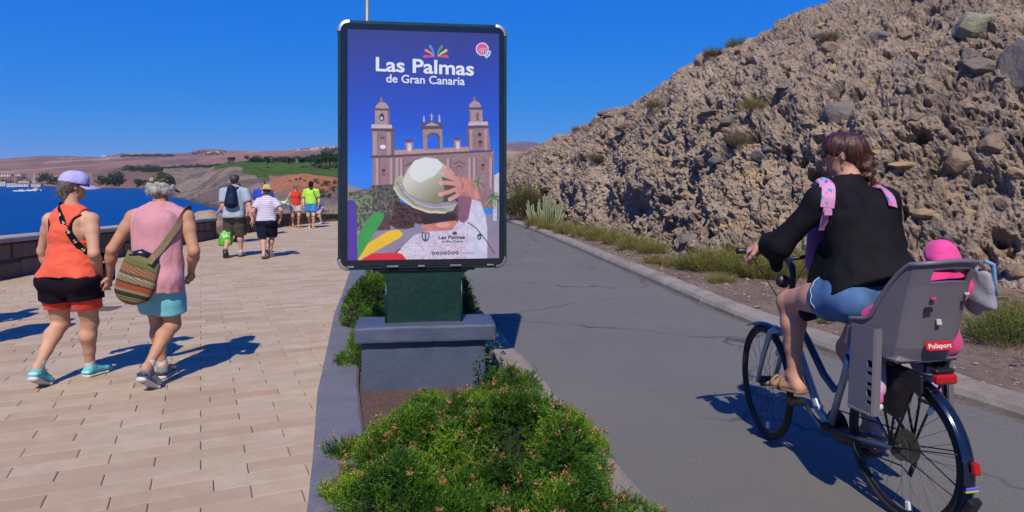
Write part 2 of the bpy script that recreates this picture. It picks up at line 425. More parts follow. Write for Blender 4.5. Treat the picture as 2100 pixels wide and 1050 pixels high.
# faint worn edge line painted on the asphalt, near right
V = []; Fc = []
for i, y in enumerate(np.linspace(2.2, 6.2, 14)): V += [(xR1(y) - .30, y, .004), (xR1(y) - .235, y, .004)]
for i in range(13): Fc.append((2 * i, 2 * i + 1, 2 * i + 3, 2 * i + 2))
mw = Mat('worn_paint'); nw = mw.noise(14, 6, .8); mw.out((.30, .29, .27), .8, None, Alpha=mw.mrange(nw, .50, .66, 0, .75))
o = link('edge_line', mesh_py('edge_line', V, Fc), mw.m); tag(o, kind='structure')
# road kerb made of separate stones
kb = empty('road_kerb', (0, 0, 0)); tag(kb, kind='structure')
KS = m_conc('kerb_stone', srgb(132, 122, 112), srgb(170, 160, 148))
y = 1.2
while y < 33:
    L = 0.98; prof = [(0.0, -.04), (.004, .045), (.03, .085), (.07, .105), (.24, .115), (.262, .10), (.266, -.04)]
    o = sweep(lambda q: xR1(q), y + .008, y + L - .008, 6, prof, 'kerb_stone', KS, .003, kb); o.location.z = rng.uniform(-.006, .006); y += L
# thin grit line in the gutter
V = []; Fc = []; ys = np.linspace(1, 32, 300)
for y in ys:
    w = .05 + .05 * abs(math.sin(y * 2.7) * math.sin(y * 1.1 + 1)); V += [(xR1(y) - w, y, .003), (xR1(y) + .05, y, .005)]
for i in range(299): Fc.append((2 * i, 2 * i + 1, 2 * i + 3, 2 * i + 2))
mg = Mat('gutter_grit'); g1 = mg.noise(60, 5, .8); mg.out(mg.ramp(g1, [(.3, srgb(90, 78, 70)), (.7, srgb(150, 134, 120))]), .95, None, Alpha=mg.mrange(mg.noise(18, 5, .7), .45, .6))
tag(link('gutter_grit', mesh_py('gutter_grit', V, Fc), mg.m), kind='structure')
# --- rock cutting (cliff) ---
basep = [(14, -6), (13, -2), (12, 2.2), (10.5, 5.2), (8.6, 7.5), (6.8, 9.1), (5.2, 10.5), (4.3, 11.9), (3.75, 13.6), (3.3, 15.8), (2.85, 19.2), (2.3, 23.2), (1.3, 27.6), (-.3, 32), (-2.6, 37)]
crest = [(17.5, -6, 7.2), (17, -2, 7.2), (16.5, 3, 7.2), (14.5, 8.5, 6.9), (12.3, 12, 6.75), (10.0, 14.5, 6.4), (8.3, 16.2, 6.15), (6.7, 16.9, 5.72), (5.75, 17.6, 5.22), (4.75, 19, 4.7), (3.75, 22.3, 4.15), (2.75, 28, 3.85), (1.35, 31.5, 3.35), (-.25, 36, 2.85), (-2.5, 42, 2.4)]
basep = np.array(basep); crest = np.array(crest)
seg = np.r_[0, np.cumsum(np.linalg.norm(np.diff(basep, axis=0), axis=1))]
NCOL, NROW = 1500, 330
fine = np.linspace(0, seg[-1], 4000); bx = np.interp(fine, seg, basep[:, 0]); by = np.interp(fine, seg, basep[:, 1])
wgt = 1 / np.maximum(np.hypot(bx, by), 7) * np.where(by < 6.5, .25, 1); cw = np.r_[0, np.cumsum((wgt[1:] + wgt[:-1]) / 2)]
su = np.interp(np.linspace(0, cw[-1], NCOL), cw, fine)
def sm(a, w=9):   # soften corners of the polylines
    k = np.ones(w) / w; return np.convolve(np.pad(a, (w // 2, w // 2), 'edge'), k, 'valid')
B2 = np.stack([sm(np.interp(su, seg, basep[:, i]), 61) for i in (0, 1)], 1); C3 = np.stack([sm(np.interp(su, seg, crest[:, i]), 41) for i in range(3)], 1)
tt = np.linspace(0, 1.22, NROW)
prun = np.interp(tt, [0, .1, .3, .5, .75, 1, 1.22], [-.02, .05, .14, .33, .66, 1, 2.6]); pz = np.interp(tt, [0, .1, .3, .5, .75, 1, 1.22], [-.03, .12, .42, .66, .87, 1, 1.0])
prun = sm(prun, 15); pz = sm(pz, 15)
z0 = .12
X = B2[None, :, 0] + (C3[:, 0] - B2[:, 0])[None] * prun[:, None]; Y = B2[None, :, 1] + (C3[:, 1] - B2[:, 1])[None] * prun[:, None]
Z = z0 + (C3[:, 2] - z0)[None] * pz[:, None]
Pc = np.stack([X, Y, Z], -1)
du = np.gradient(Pc, axis=1); dv = np.gradient(Pc, axis=0); Nn = np.cross(dv, du); Nn /= np.linalg.norm(Nn, axis=-1, keepdims=True)
if Nn[100, 600, 0] > 0: Nn = -Nn
P = Pc.reshape(-1, 3)
d = .55 * fbm(P * .42, 4, 11) + .24 * fbm(P * 1.2, 4, 21) + .12 * fbm(P * 3.1, 4, 22)
rm = np.clip(.55 + 1.5 * fbm(P * .5 + 9, 3, 25), .15, 1.15)                    # some areas are rubbly, others compact
w1, w2, wid = worley(P * np.array([1.5, 1.5, 2.2]) + .6 * np.stack([fbm(P * 1.1, 2, 31), fbm(P * 1.1, 2, 32), fbm(P * 1.1, 2, 33)], 1), 5)
d += .11 * np.clip((w2 - w1) * 2.2, 0, 1) * (.3 + wid) * rm                     # blocks
w1, w2, wid = worley(P * np.array([7.5, 7.5, 9.0]) + .5 * np.stack([fbm(P * 3, 2, 41), fbm(P * 3, 2, 42), fbm(P * 3, 2, 43)], 1), 9)
d += .042 * (np.clip((w2 - w1) * 4.0, 0, 1) - .5) * (.2 + 1.1 * wid) * rm       # clasts
w1, w2, wid = worley(P * np.array([10, 10, 12.0]) + .4 * np.stack([fbm(P * 5, 2, 45), fbm(P * 5, 2, 46), fbm(P * 5, 2, 47)], 1), 15)
d -= .15 * np.clip((.50 - w1) / .50, 0, 1) * (wid > .55)                        # weathered-out holes
w1, w2, wid = worley(P * 15, 17)
d += .035 * np.clip(.5 - w1, 0, 1) * np.where(wid > .6, 1.3, -.9)
rid = 1 - np.abs(fbm(P * np.array([1.9, 1.9, 1.2]), 4, 51)) * 3.0
d -= .24 * np.clip(rid - .45, 0, 1) ** 1.5                                      # gullies
pit = np.clip(fbm(P * 3.4, 3, 61) - .22, 0, 1); d -= .95 * pit
for _c, _r, _a in (((9.4, 13.2, 4.2), (1.3, 1.6, .8), .75), ((8.6, 11.6, 2.6), (.9, 1.0, .7), .6), ((9.0, 14.6, 5.4), (1.0, 1.0, .4), .5), ((7.0, 11.6, 1.6), (.6, .7, .5), .4)): d -= _a * np.exp(-(((P - np.array(_c)) / np.array(_r)) ** 2).sum(1))
d += .055 * fbm(P * 8, 4, 71, .65) + .022 * fbm(P * 28, 2, 73)
tfade = np.clip(tt / .05, .25, 1)[:, None] * np.clip((1.25 - tt) / .2, .4, 1)[:, None]; crestsoft = np.where(tt > .9, .75, 1.0)[:, None]
P2 = P + Nn.reshape(-1, 3) * (d.reshape(NROW, NCOL) * tfade * crestsoft).reshape(-1, 1)
ii = (np.arange(NROW - 1)[:, None] * NCOL + np.arange(NCOL - 1)[None]).ravel()
Fq = np.stack([ii, ii + NCOL, ii + NCOL + 1, ii + 1], 1)
a_, b_, c_ = P2[Fq[5000][0]], P2[Fq[5000][1]], P2[Fq[5000][2]]
if np.dot(np.cross(b_ - a_, c_ - a_), Nn.reshape(-1, 3)[Fq[5000][0]]) < 0: Fq = Fq[:, ::-1]
def m_cliff():
    m = Mat('conglomerate_rock'); pos = m.n('NewGeometry').outputs['Position']
    a = m.noise(.5, 5, .6, pos); b = m.noise(2.6, 7, .7, pos, .4); c = m.noise(17, 6, .75, pos); g = m.noise(75, 4, .75, pos)
    col = m.ramp(a, [(0.32, srgb(145, 127, 114)), (0.68, srgb(179, 160, 142))])
    col = m.mix(m.mrange(b, .50, .68, 0, .8), col, srgb(112, 103, 102)); col = m.mix(m.mrange(b, .40, .28, 0, .8), col, srgb(182, 162, 139))
    # yellowish seams
    mp = m.n('Mapping'); mp.inputs['Scale'].default_value = (.35, .35, 1.5); m.t.links.new(pos, mp.inputs['Vector'])
    ye = m.noise(.9, 5, .6, mp.outputs[0], .7); col = m.mix(m.mrange(ye, .61, .70, 0, .7), col, srgb(187, 159, 109))
    # clasts of other rock
    vo = m.n('TexVoronoi'); vo.inputs['Scale'].default_value = 5.2; vo.inputs['Randomness'].default_value = 1; m.t.links.new(pos, vo.inputs['Vector'])
    sep = m.n('SeparateColor'); m.t.links.new(vo.outputs['Color'], sep.inputs[0])
    isr = m.math('MULTIPLY', m.mrange(sep.outputs[0], .72, .74), m.mrange(vo.outputs['Distance'], .46, .36))
    cc = m.ramp(sep.outputs[1], [(0, srgb(89, 87, 91)), (.35, srgb(123, 115, 109)), (.6, srgb(143, 110, 92)), (.8, srgb(101, 97, 101)), (1, srgb(173, 155, 131))])
    col = m.mix(m.math('MULTIPLY', isr, .8), col, cc)
    col = m.mix(m.mrange(c, .5, .72, 0, .55), col, srgb(99, 88, 82)); col = m.mix(m.mrange(c, .46, .3, 0, .45), col, srgb(198, 177, 151))
    col = m.mix(m.mrange(g, .55, .75, 0, .5), col, srgb(88, 78, 73)); col = m.mix(m.mrange(g, .45, .3, 0, .3), col, srgb(206, 189, 166))
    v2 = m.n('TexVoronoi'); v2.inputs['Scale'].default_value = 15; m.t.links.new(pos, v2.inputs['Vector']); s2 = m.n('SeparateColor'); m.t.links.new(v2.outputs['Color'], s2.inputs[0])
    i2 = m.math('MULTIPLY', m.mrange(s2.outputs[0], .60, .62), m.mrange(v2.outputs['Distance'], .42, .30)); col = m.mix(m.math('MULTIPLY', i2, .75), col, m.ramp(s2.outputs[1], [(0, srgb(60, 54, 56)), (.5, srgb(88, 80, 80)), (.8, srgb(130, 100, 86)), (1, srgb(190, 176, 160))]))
    v3 = m.n('TexVoronoi'); v3.inputs['Scale'].default_value = 24; m.t.links.new(pos, v3.inputs['Vector']); hole = m.mrange(v3.outputs['Distance'], .10, .34)
    return m.out(col, .95, m.bump(c, .8, .06, m.bump(hole, .8, .03, m.bump(g, .75, .02))), Specular_IOR_Level=.2)
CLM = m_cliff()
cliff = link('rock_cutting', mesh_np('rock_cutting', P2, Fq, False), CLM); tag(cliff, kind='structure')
CB = BVHTree.FromPolygons([tuple(v) for v in P2[:: 1]], [tuple(f) for f in Fq.tolist()])
def cliff_hit(px, py):
    dr = Vector(((px - 1050) / F, 1, -(py - HZ) / F)).normalized(); h = CB.ray_cast(Vector((0, 0, CH)), dr); return h
# --- verge between kerb and rock ---
xC = lerp_poly([(b[1], b[0]) for b in basep])
ys = np.r_[np.linspace(-2, 8, 130), np.linspace(8.1, 34, 240)]; nu = 46; V = []
for y in ys:
    for k in range(nu):
        t = k / (nu - 1); x = (xR1(y) + .22) * (1 - t) + (xC(y) + .7) * t; V.append((x, y, .075 + .10 * t + .12 * max(0, t - .8) / .2))
V = np.array(V); ed = np.tile(np.clip(np.linspace(0, 6, nu), 0, 1), len(ys))
V[:, 2] += ed * (.05 * fbm(V * 1.5, 3, 81) + .03 * fbm(V * 7, 3, 83))
Fc = [(i * nu + k, i * nu + k + 1, (i + 1) * nu + k + 1, (i + 1) * nu + k) for i in range(len(ys) - 1) for k in range(nu - 1)]
VERGE_V = V; VERGE_F = Fc
o = link('verge', mesh_np('verge', V, Fc, True), EARTH); tag(o, kind='structure')
VB = BVHTree.FromPolygons([tuple(v) for v in V], Fc)
def verge_z(x, y):
    h = VB.ray_cast(Vector((x, y, 5)), Vector((0, 0, -1))); return h[0].z if h[0] else .1
# --- stones: a deformed lump ---
def rock_mesh(name, seed, sub=2, flat=1.0, ang=.25):
    import bmesh
    bm = bmesh.new(); bmesh.ops.create_icosphere(bm, subdivisions=sub, radius=1.0)
    P = np.array([v.co[:] for v in bm.verts])
    # facet cuts with random planes give angular stone
    r0 = np.random.default_rng(seed)
    for k in range(9):
        n = r0.normal(size=3); n /= np.linalg.norm(n); dd = r0.uniform(.55, .9); t = P @ n; P = P - np.outer(np.clip(t - dd, 0, None) * .9, n)
    P *= (1 + ang * fbm(P * 1.2 + seed * 3.1, 3, seed))[:, None]; P[:, 2] *= flat
    for v, p in zip(bm.verts, P): v.co = p
    me = bpy.data.meshes.new(name); bm.to_mesh(me); bm.free(); me.polygons.foreach_set('use_smooth', [True] * len(me.polygons)); return me
def m_stone(name, c1, c2):
    m = Mat(name); a = m.noise(1.4, 6, .7); b = m.noise(9, 5, .7)
    rnd = m.n('ObjectInfo').outputs['Random']
    col = m.ramp(a, [(.3, c1), (.7, c2)]); col = m.mix(m.mrange(b, .5, .75, 0, .6), col, tuple(x * .6 for x in c1))
    col = m.mix(m.math('MULTIPLY', rnd, .5), col, srgb(150, 128, 110)); return m.out(col, .9, m.bump(b, .5, .05))
STG = m_stone('grey_stone', srgb(98, 96, 100), srgb(128, 124, 122)); STB = m_stone('brown_stone', srgb(126, 106, 92), srgb(166, 142, 120)); STGR = m_stone('green_grey_stone', srgb(126, 128, 108), srgb(160, 158, 132))
STY = m_stone('ochre_stone', srgb(166, 142, 104), srgb(190, 168, 130))
rocks = [rock_mesh('stone', s, 3, 1.0, .35) for s in range(8)]
for _r in rocks: _r.polygons.foreach_set('use_smooth', [False] * len(_r.polygons))
rockm = {}
def stone(px, py, wpx, hpx, mat, sink=.25, rz=0.0):
    h = cliff_hit(px, py)
    if h[0] is None: return
    dist = h[0].y; rx = wpx / 2 / F * dist; rzz = hpx / 2 / F * dist
    k = rng.randrange(8); key = (k, mat.name)
    if key not in rockm:
        me = rocks[k].copy(); me.materials.clear(); me.materials.append(mat); rockm[key] = me
    o = link('stone', rockm[key], None, cliff, h[0] + Vector(((px - 1050) / F, 1, -(py - HZ) / F)).normalized() * (min(rx, rzz) * sink))
    o.scale = (rx, (rx + rzz) / 2, rzz); o.rotation_euler = (rng.uniform(-.3, .3), rng.uniform(-.3, .3) + rz, rng.uniform(-.5, .5))
for a in [(2000, 52, 84, 70, STGR, -.7), (2085, 150, 70, 150, STG, .1), (2010, 140, 66, 40, STG, 0), (1985, 130, 48, 30, STG), (1722, 233, 74, 62, STG, .0, -.5), (1965, 325, 56, 66, STB), (2040, 300, 56, 50, STB), (2028, 272, 30, 26, STG),
          (1460, 230, 60, 20, STG), (1440, 330, 46, 36, STG), (1800, 80, 44, 34, STG), (1860, 75, 40, 28, STB), (1500, 250, 70, 24, STG), (1250, 240, 40, 12, STG), (1280, 262, 54, 22, STB), (1240, 232, 34, 14, STG), (1990, 120, 30, 40, STG),
          (1880, 240, 44, 26, STB), (1910, 205, 26, 40, STB), (1780, 400, 30, 24, STG), (1950, 385, 26, 24, STG), (1990, 400, 28, 22, STG), (1560, 320, 40, 34, STG), (1540, 120, 34, 22, STB), (1620, 90, 40, 20, STG),
          (2060, 420, 40, 36, STB), (2080, 355, 40, 26, STY), (1900, 440, 60, 24, STY), (1990, 440, 40, 22, STY), (1850, 340, 60, 16, STY), (1700, 100, 40, 26, STB), (1290, 480, 26, 20, STG), (1410, 490, 40, 26, STG), (1450, 500, 34, 22, STG), (1370, 250, 44, 30, STB), (1610, 180, 40, 20, STG), (2090, 560, 50, 40, STB)]:
    stone(*a)
for k in range(150):
    px = rng.uniform(1060, 2098); py = rng.uniform(5, 540); s = rng.choice([9, 11, 13, 16, 20, 26])
    stone(px, py, s * rng.uniform(.8, 1.6), s * rng.uniform(.6, 1.0), rng.choice([STG, STB, STB, STG, STY]), rng.uniform(.45, .9))
# loose gravel and small stones on the verge: uncountable
gV = []; gF = []
tet = np.array([(1, 1, .7), (-1, -1, .7), (-1, 1, -.7), (1, -1, -.7), (0, 0, 1.1)]); tf = [(0, 1, 2), (0, 3, 1), (0, 2, 3), (1, 3, 2)]
octv = np.array([(1, 0, 0), (-1, 0, 0), (0, 1, 0), (0, -1, 0), (0, 0, .8), (0, 0, -.8)]); of = [(0, 2, 4), (2, 1, 4), (1, 3, 4), (3, 0, 4), (2, 0, 5), (1, 2, 5), (3, 1, 5), (0, 3, 5)]
for k in range(5200):
    y = 2 + 18 * rng.random() ** 1.6; t = rng.random(); x = (xR1(y) + .3) * (1 - t) + (xC(y) + .3) * t; s = rng.choice([.008, .01, .013, .018, .03, .05 if t > .6 else .02]) * rng.uniform(.7, 1.3)
    v = octv * np.array([s * rng.uniform(.7, 1.5), s * rng.uniform(.7, 1.5), s * .8]) + nrg.normal(size=(6, 3)) * s * .2; an = rng.uniform(0, 6.3); c_, s_ = math.cos(an), math.sin(an)
    v = np.stack([v[:, 0] * c_ - v[:, 1] * s_, v[:, 0] * s_ + v[:, 1] * c_, v[:, 2]], 1) + (x, y, verge_z(x, y) + s * .3)
    n = len(gV); gV += v.tolist(); gF += [tuple(i + n for i in f) for f in of]
o = link('gravel', mesh_py('gravel', gV, gF), simple('gravel', srgb(140, 124, 112), .95, .35, 9)); tag(o, 'loose grey and brown gravel strewn over the verge', 'gravel', kind='stuff')
# --- sea wall ---
def zW(y): return float(np.interp(y, [-6, 11.2, 19.5, 25.6, 28.7, 32], [.72, .70, .61, .52, .36, .33]))
wl = empty('sea_wall', (-8.4, 11.2, 0)); tag(wl, 'low dark stone sea wall with pale concrete coping along the promenade', 'wall')
wy = [y for y in np.arange(0, 32.2, .35)]
def wall_piece(y0, y1, off0, off1, za, zb, name, mat, n=3, bev=.012):
    """box following the wall line; za/zb functions of y"""
    V = []; Fc = []
    prof = lambda y: [(off0, za(y)), (off1, za(y)), (off1, zb(y) - bev), (off1 - bev, zb(y)), (off0 + bev, zb(y)), (off0, zb(y) - bev)]
    for y in np.linspace(y0, y1, n):
        tg = np.array((float(xW(y + .2) - xW(y - .2)), .4)); tg /= np.linalg.norm(tg); nr = (tg[1], -tg[0])
        for a, z in prof(y): V.append((float(xW(y)) + nr[0] * a + 8.4, y + nr[1] * a - 11.2, z))
    for i in range(n - 1):
        for k in range(6): Fc.append((i * 6 + k, i * 6 + (k + 1) % 6, (i + 1) * 6 + (k + 1) % 6, (i + 1) * 6 + k)[::-1])
    Fc.append(tuple(range(6))); Fc.append(tuple((n - 1) * 6 + k for k in range(6))[::-1])
    return link(name, mesh_py(name, V, Fc), mat, wl)
WS = m_stone('dark_wall_stone', srgb(78, 66, 58), srgb(112, 92, 76)); MORT = simple('wall_mortar', srgb(84, 76, 70), .95, .2, 20, .4, 90)
COPE = m_conc('coping_concrete', srgb(160, 150, 140), srgb(188, 178, 166))
GAP = (19.7, 21.3)
for (a, b) in ((-2, GAP[0]), (GAP[1], 32)):
    wall_piece(a, b, -.34, -.035, lambda y: -.1, lambda y: zW(y) - .09, 'core', MORT, 40)
    y = a
    while y < b - .3:
        L = min(1.2, b - y); wall_piece(y + .006, y + L - .006, -.40, .05, lambda y: zW(y) - .09, lambda y: zW(y), 'coping_stone', COPE, 3, .02); y += L
nst = 0; rows_y = []
for row in range(2):
    y = 4.0 + rng.random() * .3
    while y < 31.4:
        L = rng.uniform(.28, .62)
        if not (y + L > GAP[0] and y < GAP[1]):
            f0, f1 = (0.0, .52) if row == 0 else (.54, 1.0); j1, j2 = rng.uniform(-.06, .06), rng.uniform(-.06, .06)
            za = lambda q, f0=f0, j1=j1, r=row: (-.02 if r == 0 else (zW(q) - .1) * (f0 + j1)); zb = lambda q, f1=f1, j2=j2, r=row: (zW(q) - .1) * ((f1 + j2 - .02) if r == 0 else .985)
            wall_piece(y + .012, y + L - .012, -.06, rng.uniform(-.012, .02), za, zb, 'stone', WS, 2, .025); nst += 1
        y += L
# boulder standing in the gap of the wall
bo = link('boulder', rock_mesh('boulder', 3, 4, 1.0, .3), m_stone('tan_boulder', srgb(168, 144, 118), srgb(196, 172, 142)))
bo.location = (-9.0, 20.6, .18); bo.scale = (.72, .8, .62); bo.rotation_euler = (0, .1, .4)
tag(bo, 'large tan boulder filling the gap in the sea wall', 'boulder')
# rocky slope down to the sea beyond the wall
n1, n2 = 40, 90; V = []
for j in range(n2):
    y = -10 + j * .75
    for i in range(n1):
        t = i / (n1 - 1); V.append((float(xW(min(y, 31))) - .2 - 13 * t, y, -.08 - 7.6 * t ** 1.1))
V = np.array(V); am = np.clip((float(-8.7) - V[:, 0]) / 1.5, 0, 1); V[:, 2] += am * (.5 * fbm(V * .6, 3, 90) - .35); V[:, 0] += am * .3 * fbm(V * .8, 3, 91)
Fc = [(j * n1 + i, j * n1 + i + 1, (j + 1) * n1 + i + 1, (j + 1) * n1 + i)[::-1] for j in range(n2 - 1) for i in range(n1 - 1)]
tag(link('shore_slope', mesh_np('shore_slope', V, Fc, True), CLM), kind='structure')
# drain cover let into the pavers
dcv = MB(); c = G(188, 634); MD = frame((c[0], c[1], 0), (math.cos(PA - .35), math.sin(PA - .35), 0), (-math.sin(PA - .35), math.cos(PA - .35), 0), (0, 0, 1))
dcv.box((-.30, -.17, -.02), (.30, .17, .006), None, .003); o = dcv.build('drain_cover', simple('rusty_iron', srgb(112, 84, 70), .7, .25, 12, .3, 60)); o.matrix_world = MD
tag(o, 'brown iron drain cover let into the pavers beyond the woman in orange', 'drain cover')
# ================= PLANTS =================
def m_leaf(name, c1, c2, c3, rough=.5, trans=.25):
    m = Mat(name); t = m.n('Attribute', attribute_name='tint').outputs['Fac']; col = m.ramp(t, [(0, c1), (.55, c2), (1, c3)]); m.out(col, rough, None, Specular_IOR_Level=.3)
    tr = m.n('BsdfTranslucent'); m.t.links.new(m.mix(.5, col, (c3[0] * 1.3, c3[1] * 1.4, c3[2])), tr.inputs[0]); mx = m.n('MixShader'); mx.inputs[0].default_value = trans; m.t.links.new(m.b.outputs[0], mx.inputs[1]); m.t.links.new(tr.outputs[0], mx.inputs[2]); m.t.links.new(mx.outputs[0], m.t.nodes['Material Output'].inputs[0]); return m.m
def basis(D):
    """orthonormal frames with D as z, random spin; D (n,3)"""
    D = D / np.linalg.norm(D, axis=1, keepdims=True); r = nrg.normal(size=D.shape); A_ = np.cross(D, r); A_ /= np.maximum(np.linalg.norm(A_, axis=1, keepdims=True), 1e-6); return A_, np.cross(D, A_), D
def leaves(P, D, L, Wd, tint, bend=.15):
    """one narrow folded leaf per row: 6 verts, 2 quads"""
    A_, B_, D = basis(D); n = len(P); L = np.broadcast_to(L, n)[:, None]; Wd = np.broadcast_to(Wd, n)[:, None]
    m = P + D * L * .5 + B_ * L * bend * .6; e = P + D * L + B_ * L * bend * -.4
    V = np.stack([P, m + A_ * Wd / 2, e, m - A_ * Wd / 2], 1).reshape(-1, 3); Fq = np.arange(4 * n).reshape(n, 4); return V, Fq, np.repeat(tint, 4)
def leaf_obj(name, lst, mat, parent):
    V = np.concatenate([a[0] for a in lst]); n = 0; Fs = []
    for a in lst: Fs.append(a[1] + n); n += len(a[0])
    me = mesh_np(name, V, np.concatenate(Fs)); at = me.attributes.new('tint', 'FLOAT', 'POINT'); at.data.foreach_set('value', np.concatenate([a[2] for a in lst]).astype(np.float32)); return link(name, me, mat, parent)
LFG = m_leaf('shrub_leaf', (.010, .036, .004), (.060, .150, .010), (.21, .32, .022)); DRY = m_leaf('dry_flower', (.16, .06, .02), (.40, .18, .07), (.60, .36, .16), .8, .15); TWIG = simple('twig_bark', (.07, .05, .03), .9, .3, 40)
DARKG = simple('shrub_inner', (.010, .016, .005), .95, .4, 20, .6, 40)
def sprigs(base, dirs, L, n, tint0, ll, lw, open_=.7):
    """stems with leaves in whorls"""
    N = len(base); out = []; A_, B_, D = basis(dirs)
    for k in range(n):
        t = (k + .6) / n; a = k * 2.4 + nrg.uniform(0, 6.28, N); sp = open_ * (1.05 - .55 * t); rad = np.cos(a)[:, None] * A_ + np.sin(a)[:, None] * B_
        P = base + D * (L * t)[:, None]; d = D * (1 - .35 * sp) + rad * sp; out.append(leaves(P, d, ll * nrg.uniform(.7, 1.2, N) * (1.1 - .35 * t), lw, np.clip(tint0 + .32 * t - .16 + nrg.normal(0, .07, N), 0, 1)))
    return out
def mound(name, label, env, nspr, bounds, zf, mat=LFG, flowers=0, ll=.021, lw=.0042, sl=.075, nl=15, loc=(0, 0, 0), core=True, group=None):
    """dense low shrub: env(x,y)->height above ground (0 outside)"""
    T = empty(name, loc); tag(T, label, 'shrub', group); ox, oy = loc[0], loc[1]
    x = nrg.uniform(bounds[0], bounds[1], nspr * 4); y = nrg.uniform(bounds[2], bounds[3], nspr * 4); hgt = env(x, y); k = hgt > .03; x, y, hgt = x[k][:nspr], y[k][:nspr], hgt[k][:nspr]
    e = .02; gx_ = (env(x + e, y) - env(x - e, y)) / (2 * e); gy_ = (env(x, y + e) - env(x, y - e)) / (2 * e); N = np.stack([-gx_, -gy_, np.ones_like(gx_) * .9], 1); N /= np.linalg.norm(N, axis=1, keepdims=True)
    D = N + nrg.normal(0, .5, N.shape) + np.array((0, 0, .25)); L = sl * nrg.uniform(.6, 1.35, len(x)); D /= np.linalg.norm(D, axis=1, keepdims=True)
    dep = nrg.uniform(0, .06, len(x)); base = np.stack([x - ox, y - oy, zf(x, y) + np.maximum(hgt - dep, .01)], 1) - D * (L * .75)[:, None]; base[:, 2] = np.maximum(base[:, 2], .005 + 0 * x)
    cl = fbm(np.stack([x * 5, y * 5, x * 0], 1), 3, 77); tint = np.clip(.40 + .75 * cl + nrg.normal(0, .12, len(x)), 0, 1)
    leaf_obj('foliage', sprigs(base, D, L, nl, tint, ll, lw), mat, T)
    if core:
        nx, ny = 60, 60; X, Y = np.meshgrid(np.linspace(bounds[0], bounds[1], nx), np.linspace(bounds[2], bounds[3], ny)); h_ = env(X.ravel(), Y.ravel()); V = np.stack([X.ravel() - ox, Y.ravel() - oy, zf(X.ravel(), Y.ravel()) + np.maximum(h_ * .78 - .11, -.04)], 1); ii = (np.arange(ny - 1)[:, None] * nx + np.arange(nx - 1)[None]).ravel(); Fq = np.stack([ii, ii + 1, ii + nx + 1, ii + nx], 1); ok = (h_[Fq].max(1) > .04); link('shade_core', mesh_np('shade_core', V, Fq[ok], True), DARKG, T)  # near-black sheet below the leaves, its colour stands in for inner shade
    if flowers:
        sel = nrg.choice(len(x), min(flowers, len(x)), False); c = base[sel] + D[sel] * (L[sel] * 1.18)[:, None]; lst = []
        for q in range(14): lst.append(leaves(c + nrg.normal(0, .009, c.shape), nrg.normal(0, 1, c.shape) + np.array((0, 0, .5)), .017, .008, nrg.random(len(c))))
        tag(leaf_obj('seed_heads', lst, DRY, T), kind='stuff')
    st = MB()
    for k in nrg.choice(len(x), min(60, len(x)), False): p = base[k]; st.tube([(p[0] * .8, p[1] * .97, 0), tuple(p - D[k] * .02), tuple(p + D[k] * L[k] * .8)], [.004, .003, .0015], 5, cap=False)
    o = st.build('stems', TWIG, T); tag(o, kind='stuff'); return T
def blobs(lst, nz=.35, fr=4.0, seed=5):
    def env(x, y):
        h_ = np.zeros_like(x)
        for cx, cy, rx, ry, H_ in lst: q = ((x - cx) / rx) ** 2 + ((y - cy) / ry) ** 2; h_ = np.maximum(h_, H_ * np.sqrt(np.clip(1 - q, 0, 1)))
        n_ = fbm(np.stack([x * fr, y * fr, x * 0], 1), 3, seed); n2_ = fbm(np.stack([x * fr * 2.7, y * fr * 2.7, x * 0], 1), 2, seed + 9); return h_ * np.clip(.78 + nz * n_ * 1.6 + .22 * n2_, .15, 1.25)
    return env
flat = lambda x, y: np.zeros_like(x)
# large shrub in the foreground bed
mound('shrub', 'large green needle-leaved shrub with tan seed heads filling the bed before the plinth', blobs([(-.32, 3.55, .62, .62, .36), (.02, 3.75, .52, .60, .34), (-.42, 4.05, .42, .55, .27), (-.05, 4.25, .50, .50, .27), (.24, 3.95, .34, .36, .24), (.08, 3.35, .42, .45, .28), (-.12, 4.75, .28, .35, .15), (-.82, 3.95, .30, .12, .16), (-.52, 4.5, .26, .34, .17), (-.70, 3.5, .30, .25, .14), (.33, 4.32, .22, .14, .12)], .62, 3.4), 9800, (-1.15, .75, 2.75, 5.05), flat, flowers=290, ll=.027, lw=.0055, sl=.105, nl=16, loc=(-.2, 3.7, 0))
mound('shrub', 'small light green shrub growing up the right corner of the plinth', blobs([(-.02, 5.02, .26, .26, .30), (.04, 4.75, .20, .22, .2)], .5, 6, 8), 1100, (-.35, .4, 4.5, 5.35), flat, flowers=30, loc=(-.02, 5.0, 0))
mound('shrub', 'small shrub at the bottom edge beside the concrete edging', blobs([(.52, 3.12, .22, .25, .16)], .4, 6, 11), 800, (.25, .8, 2.8, 3.4), flat, flowers=15, loc=(.52, 3.12, 0))
mound('shrub', 'bushy green shrub behind the left side of the plinth', blobs([(-1.24, 6.1, .26, .32, .36), (-1.30, 6.7, .30, .42, .50), (-1.42, 6.0, .14, .2, .16)], .4, 4, 12), 2600, (-1.95, -.8, 5.6, 7.4), flat, loc=(-1.36, 6.4, 0))
mound('shrub', 'taller green shrub further back behind the left of the panel', blobs([(-1.66, 7.9, .30, .60, .60), (-1.6, 8.6, .4, .6, .6)], .4, 4, 14), 2600, (-2.4, -1.0, 7.2, 9.3), flat, flowers=40, loc=(-1.75, 8.1, 0), ll=.026, lw=.006)
mound('shrub', 'small olive shrub behind the right side of the panel pedestal', blobs([(-.62, 7.6, .26, .5, .62), (-.75, 8.4, .3, .5, .6)], .5, 5, 15), 1700, (-1.2, -.2, 6.9, 9.0), flat, flowers=40, loc=(-.6, 7.7, 0), ll=.026, lw=.006)
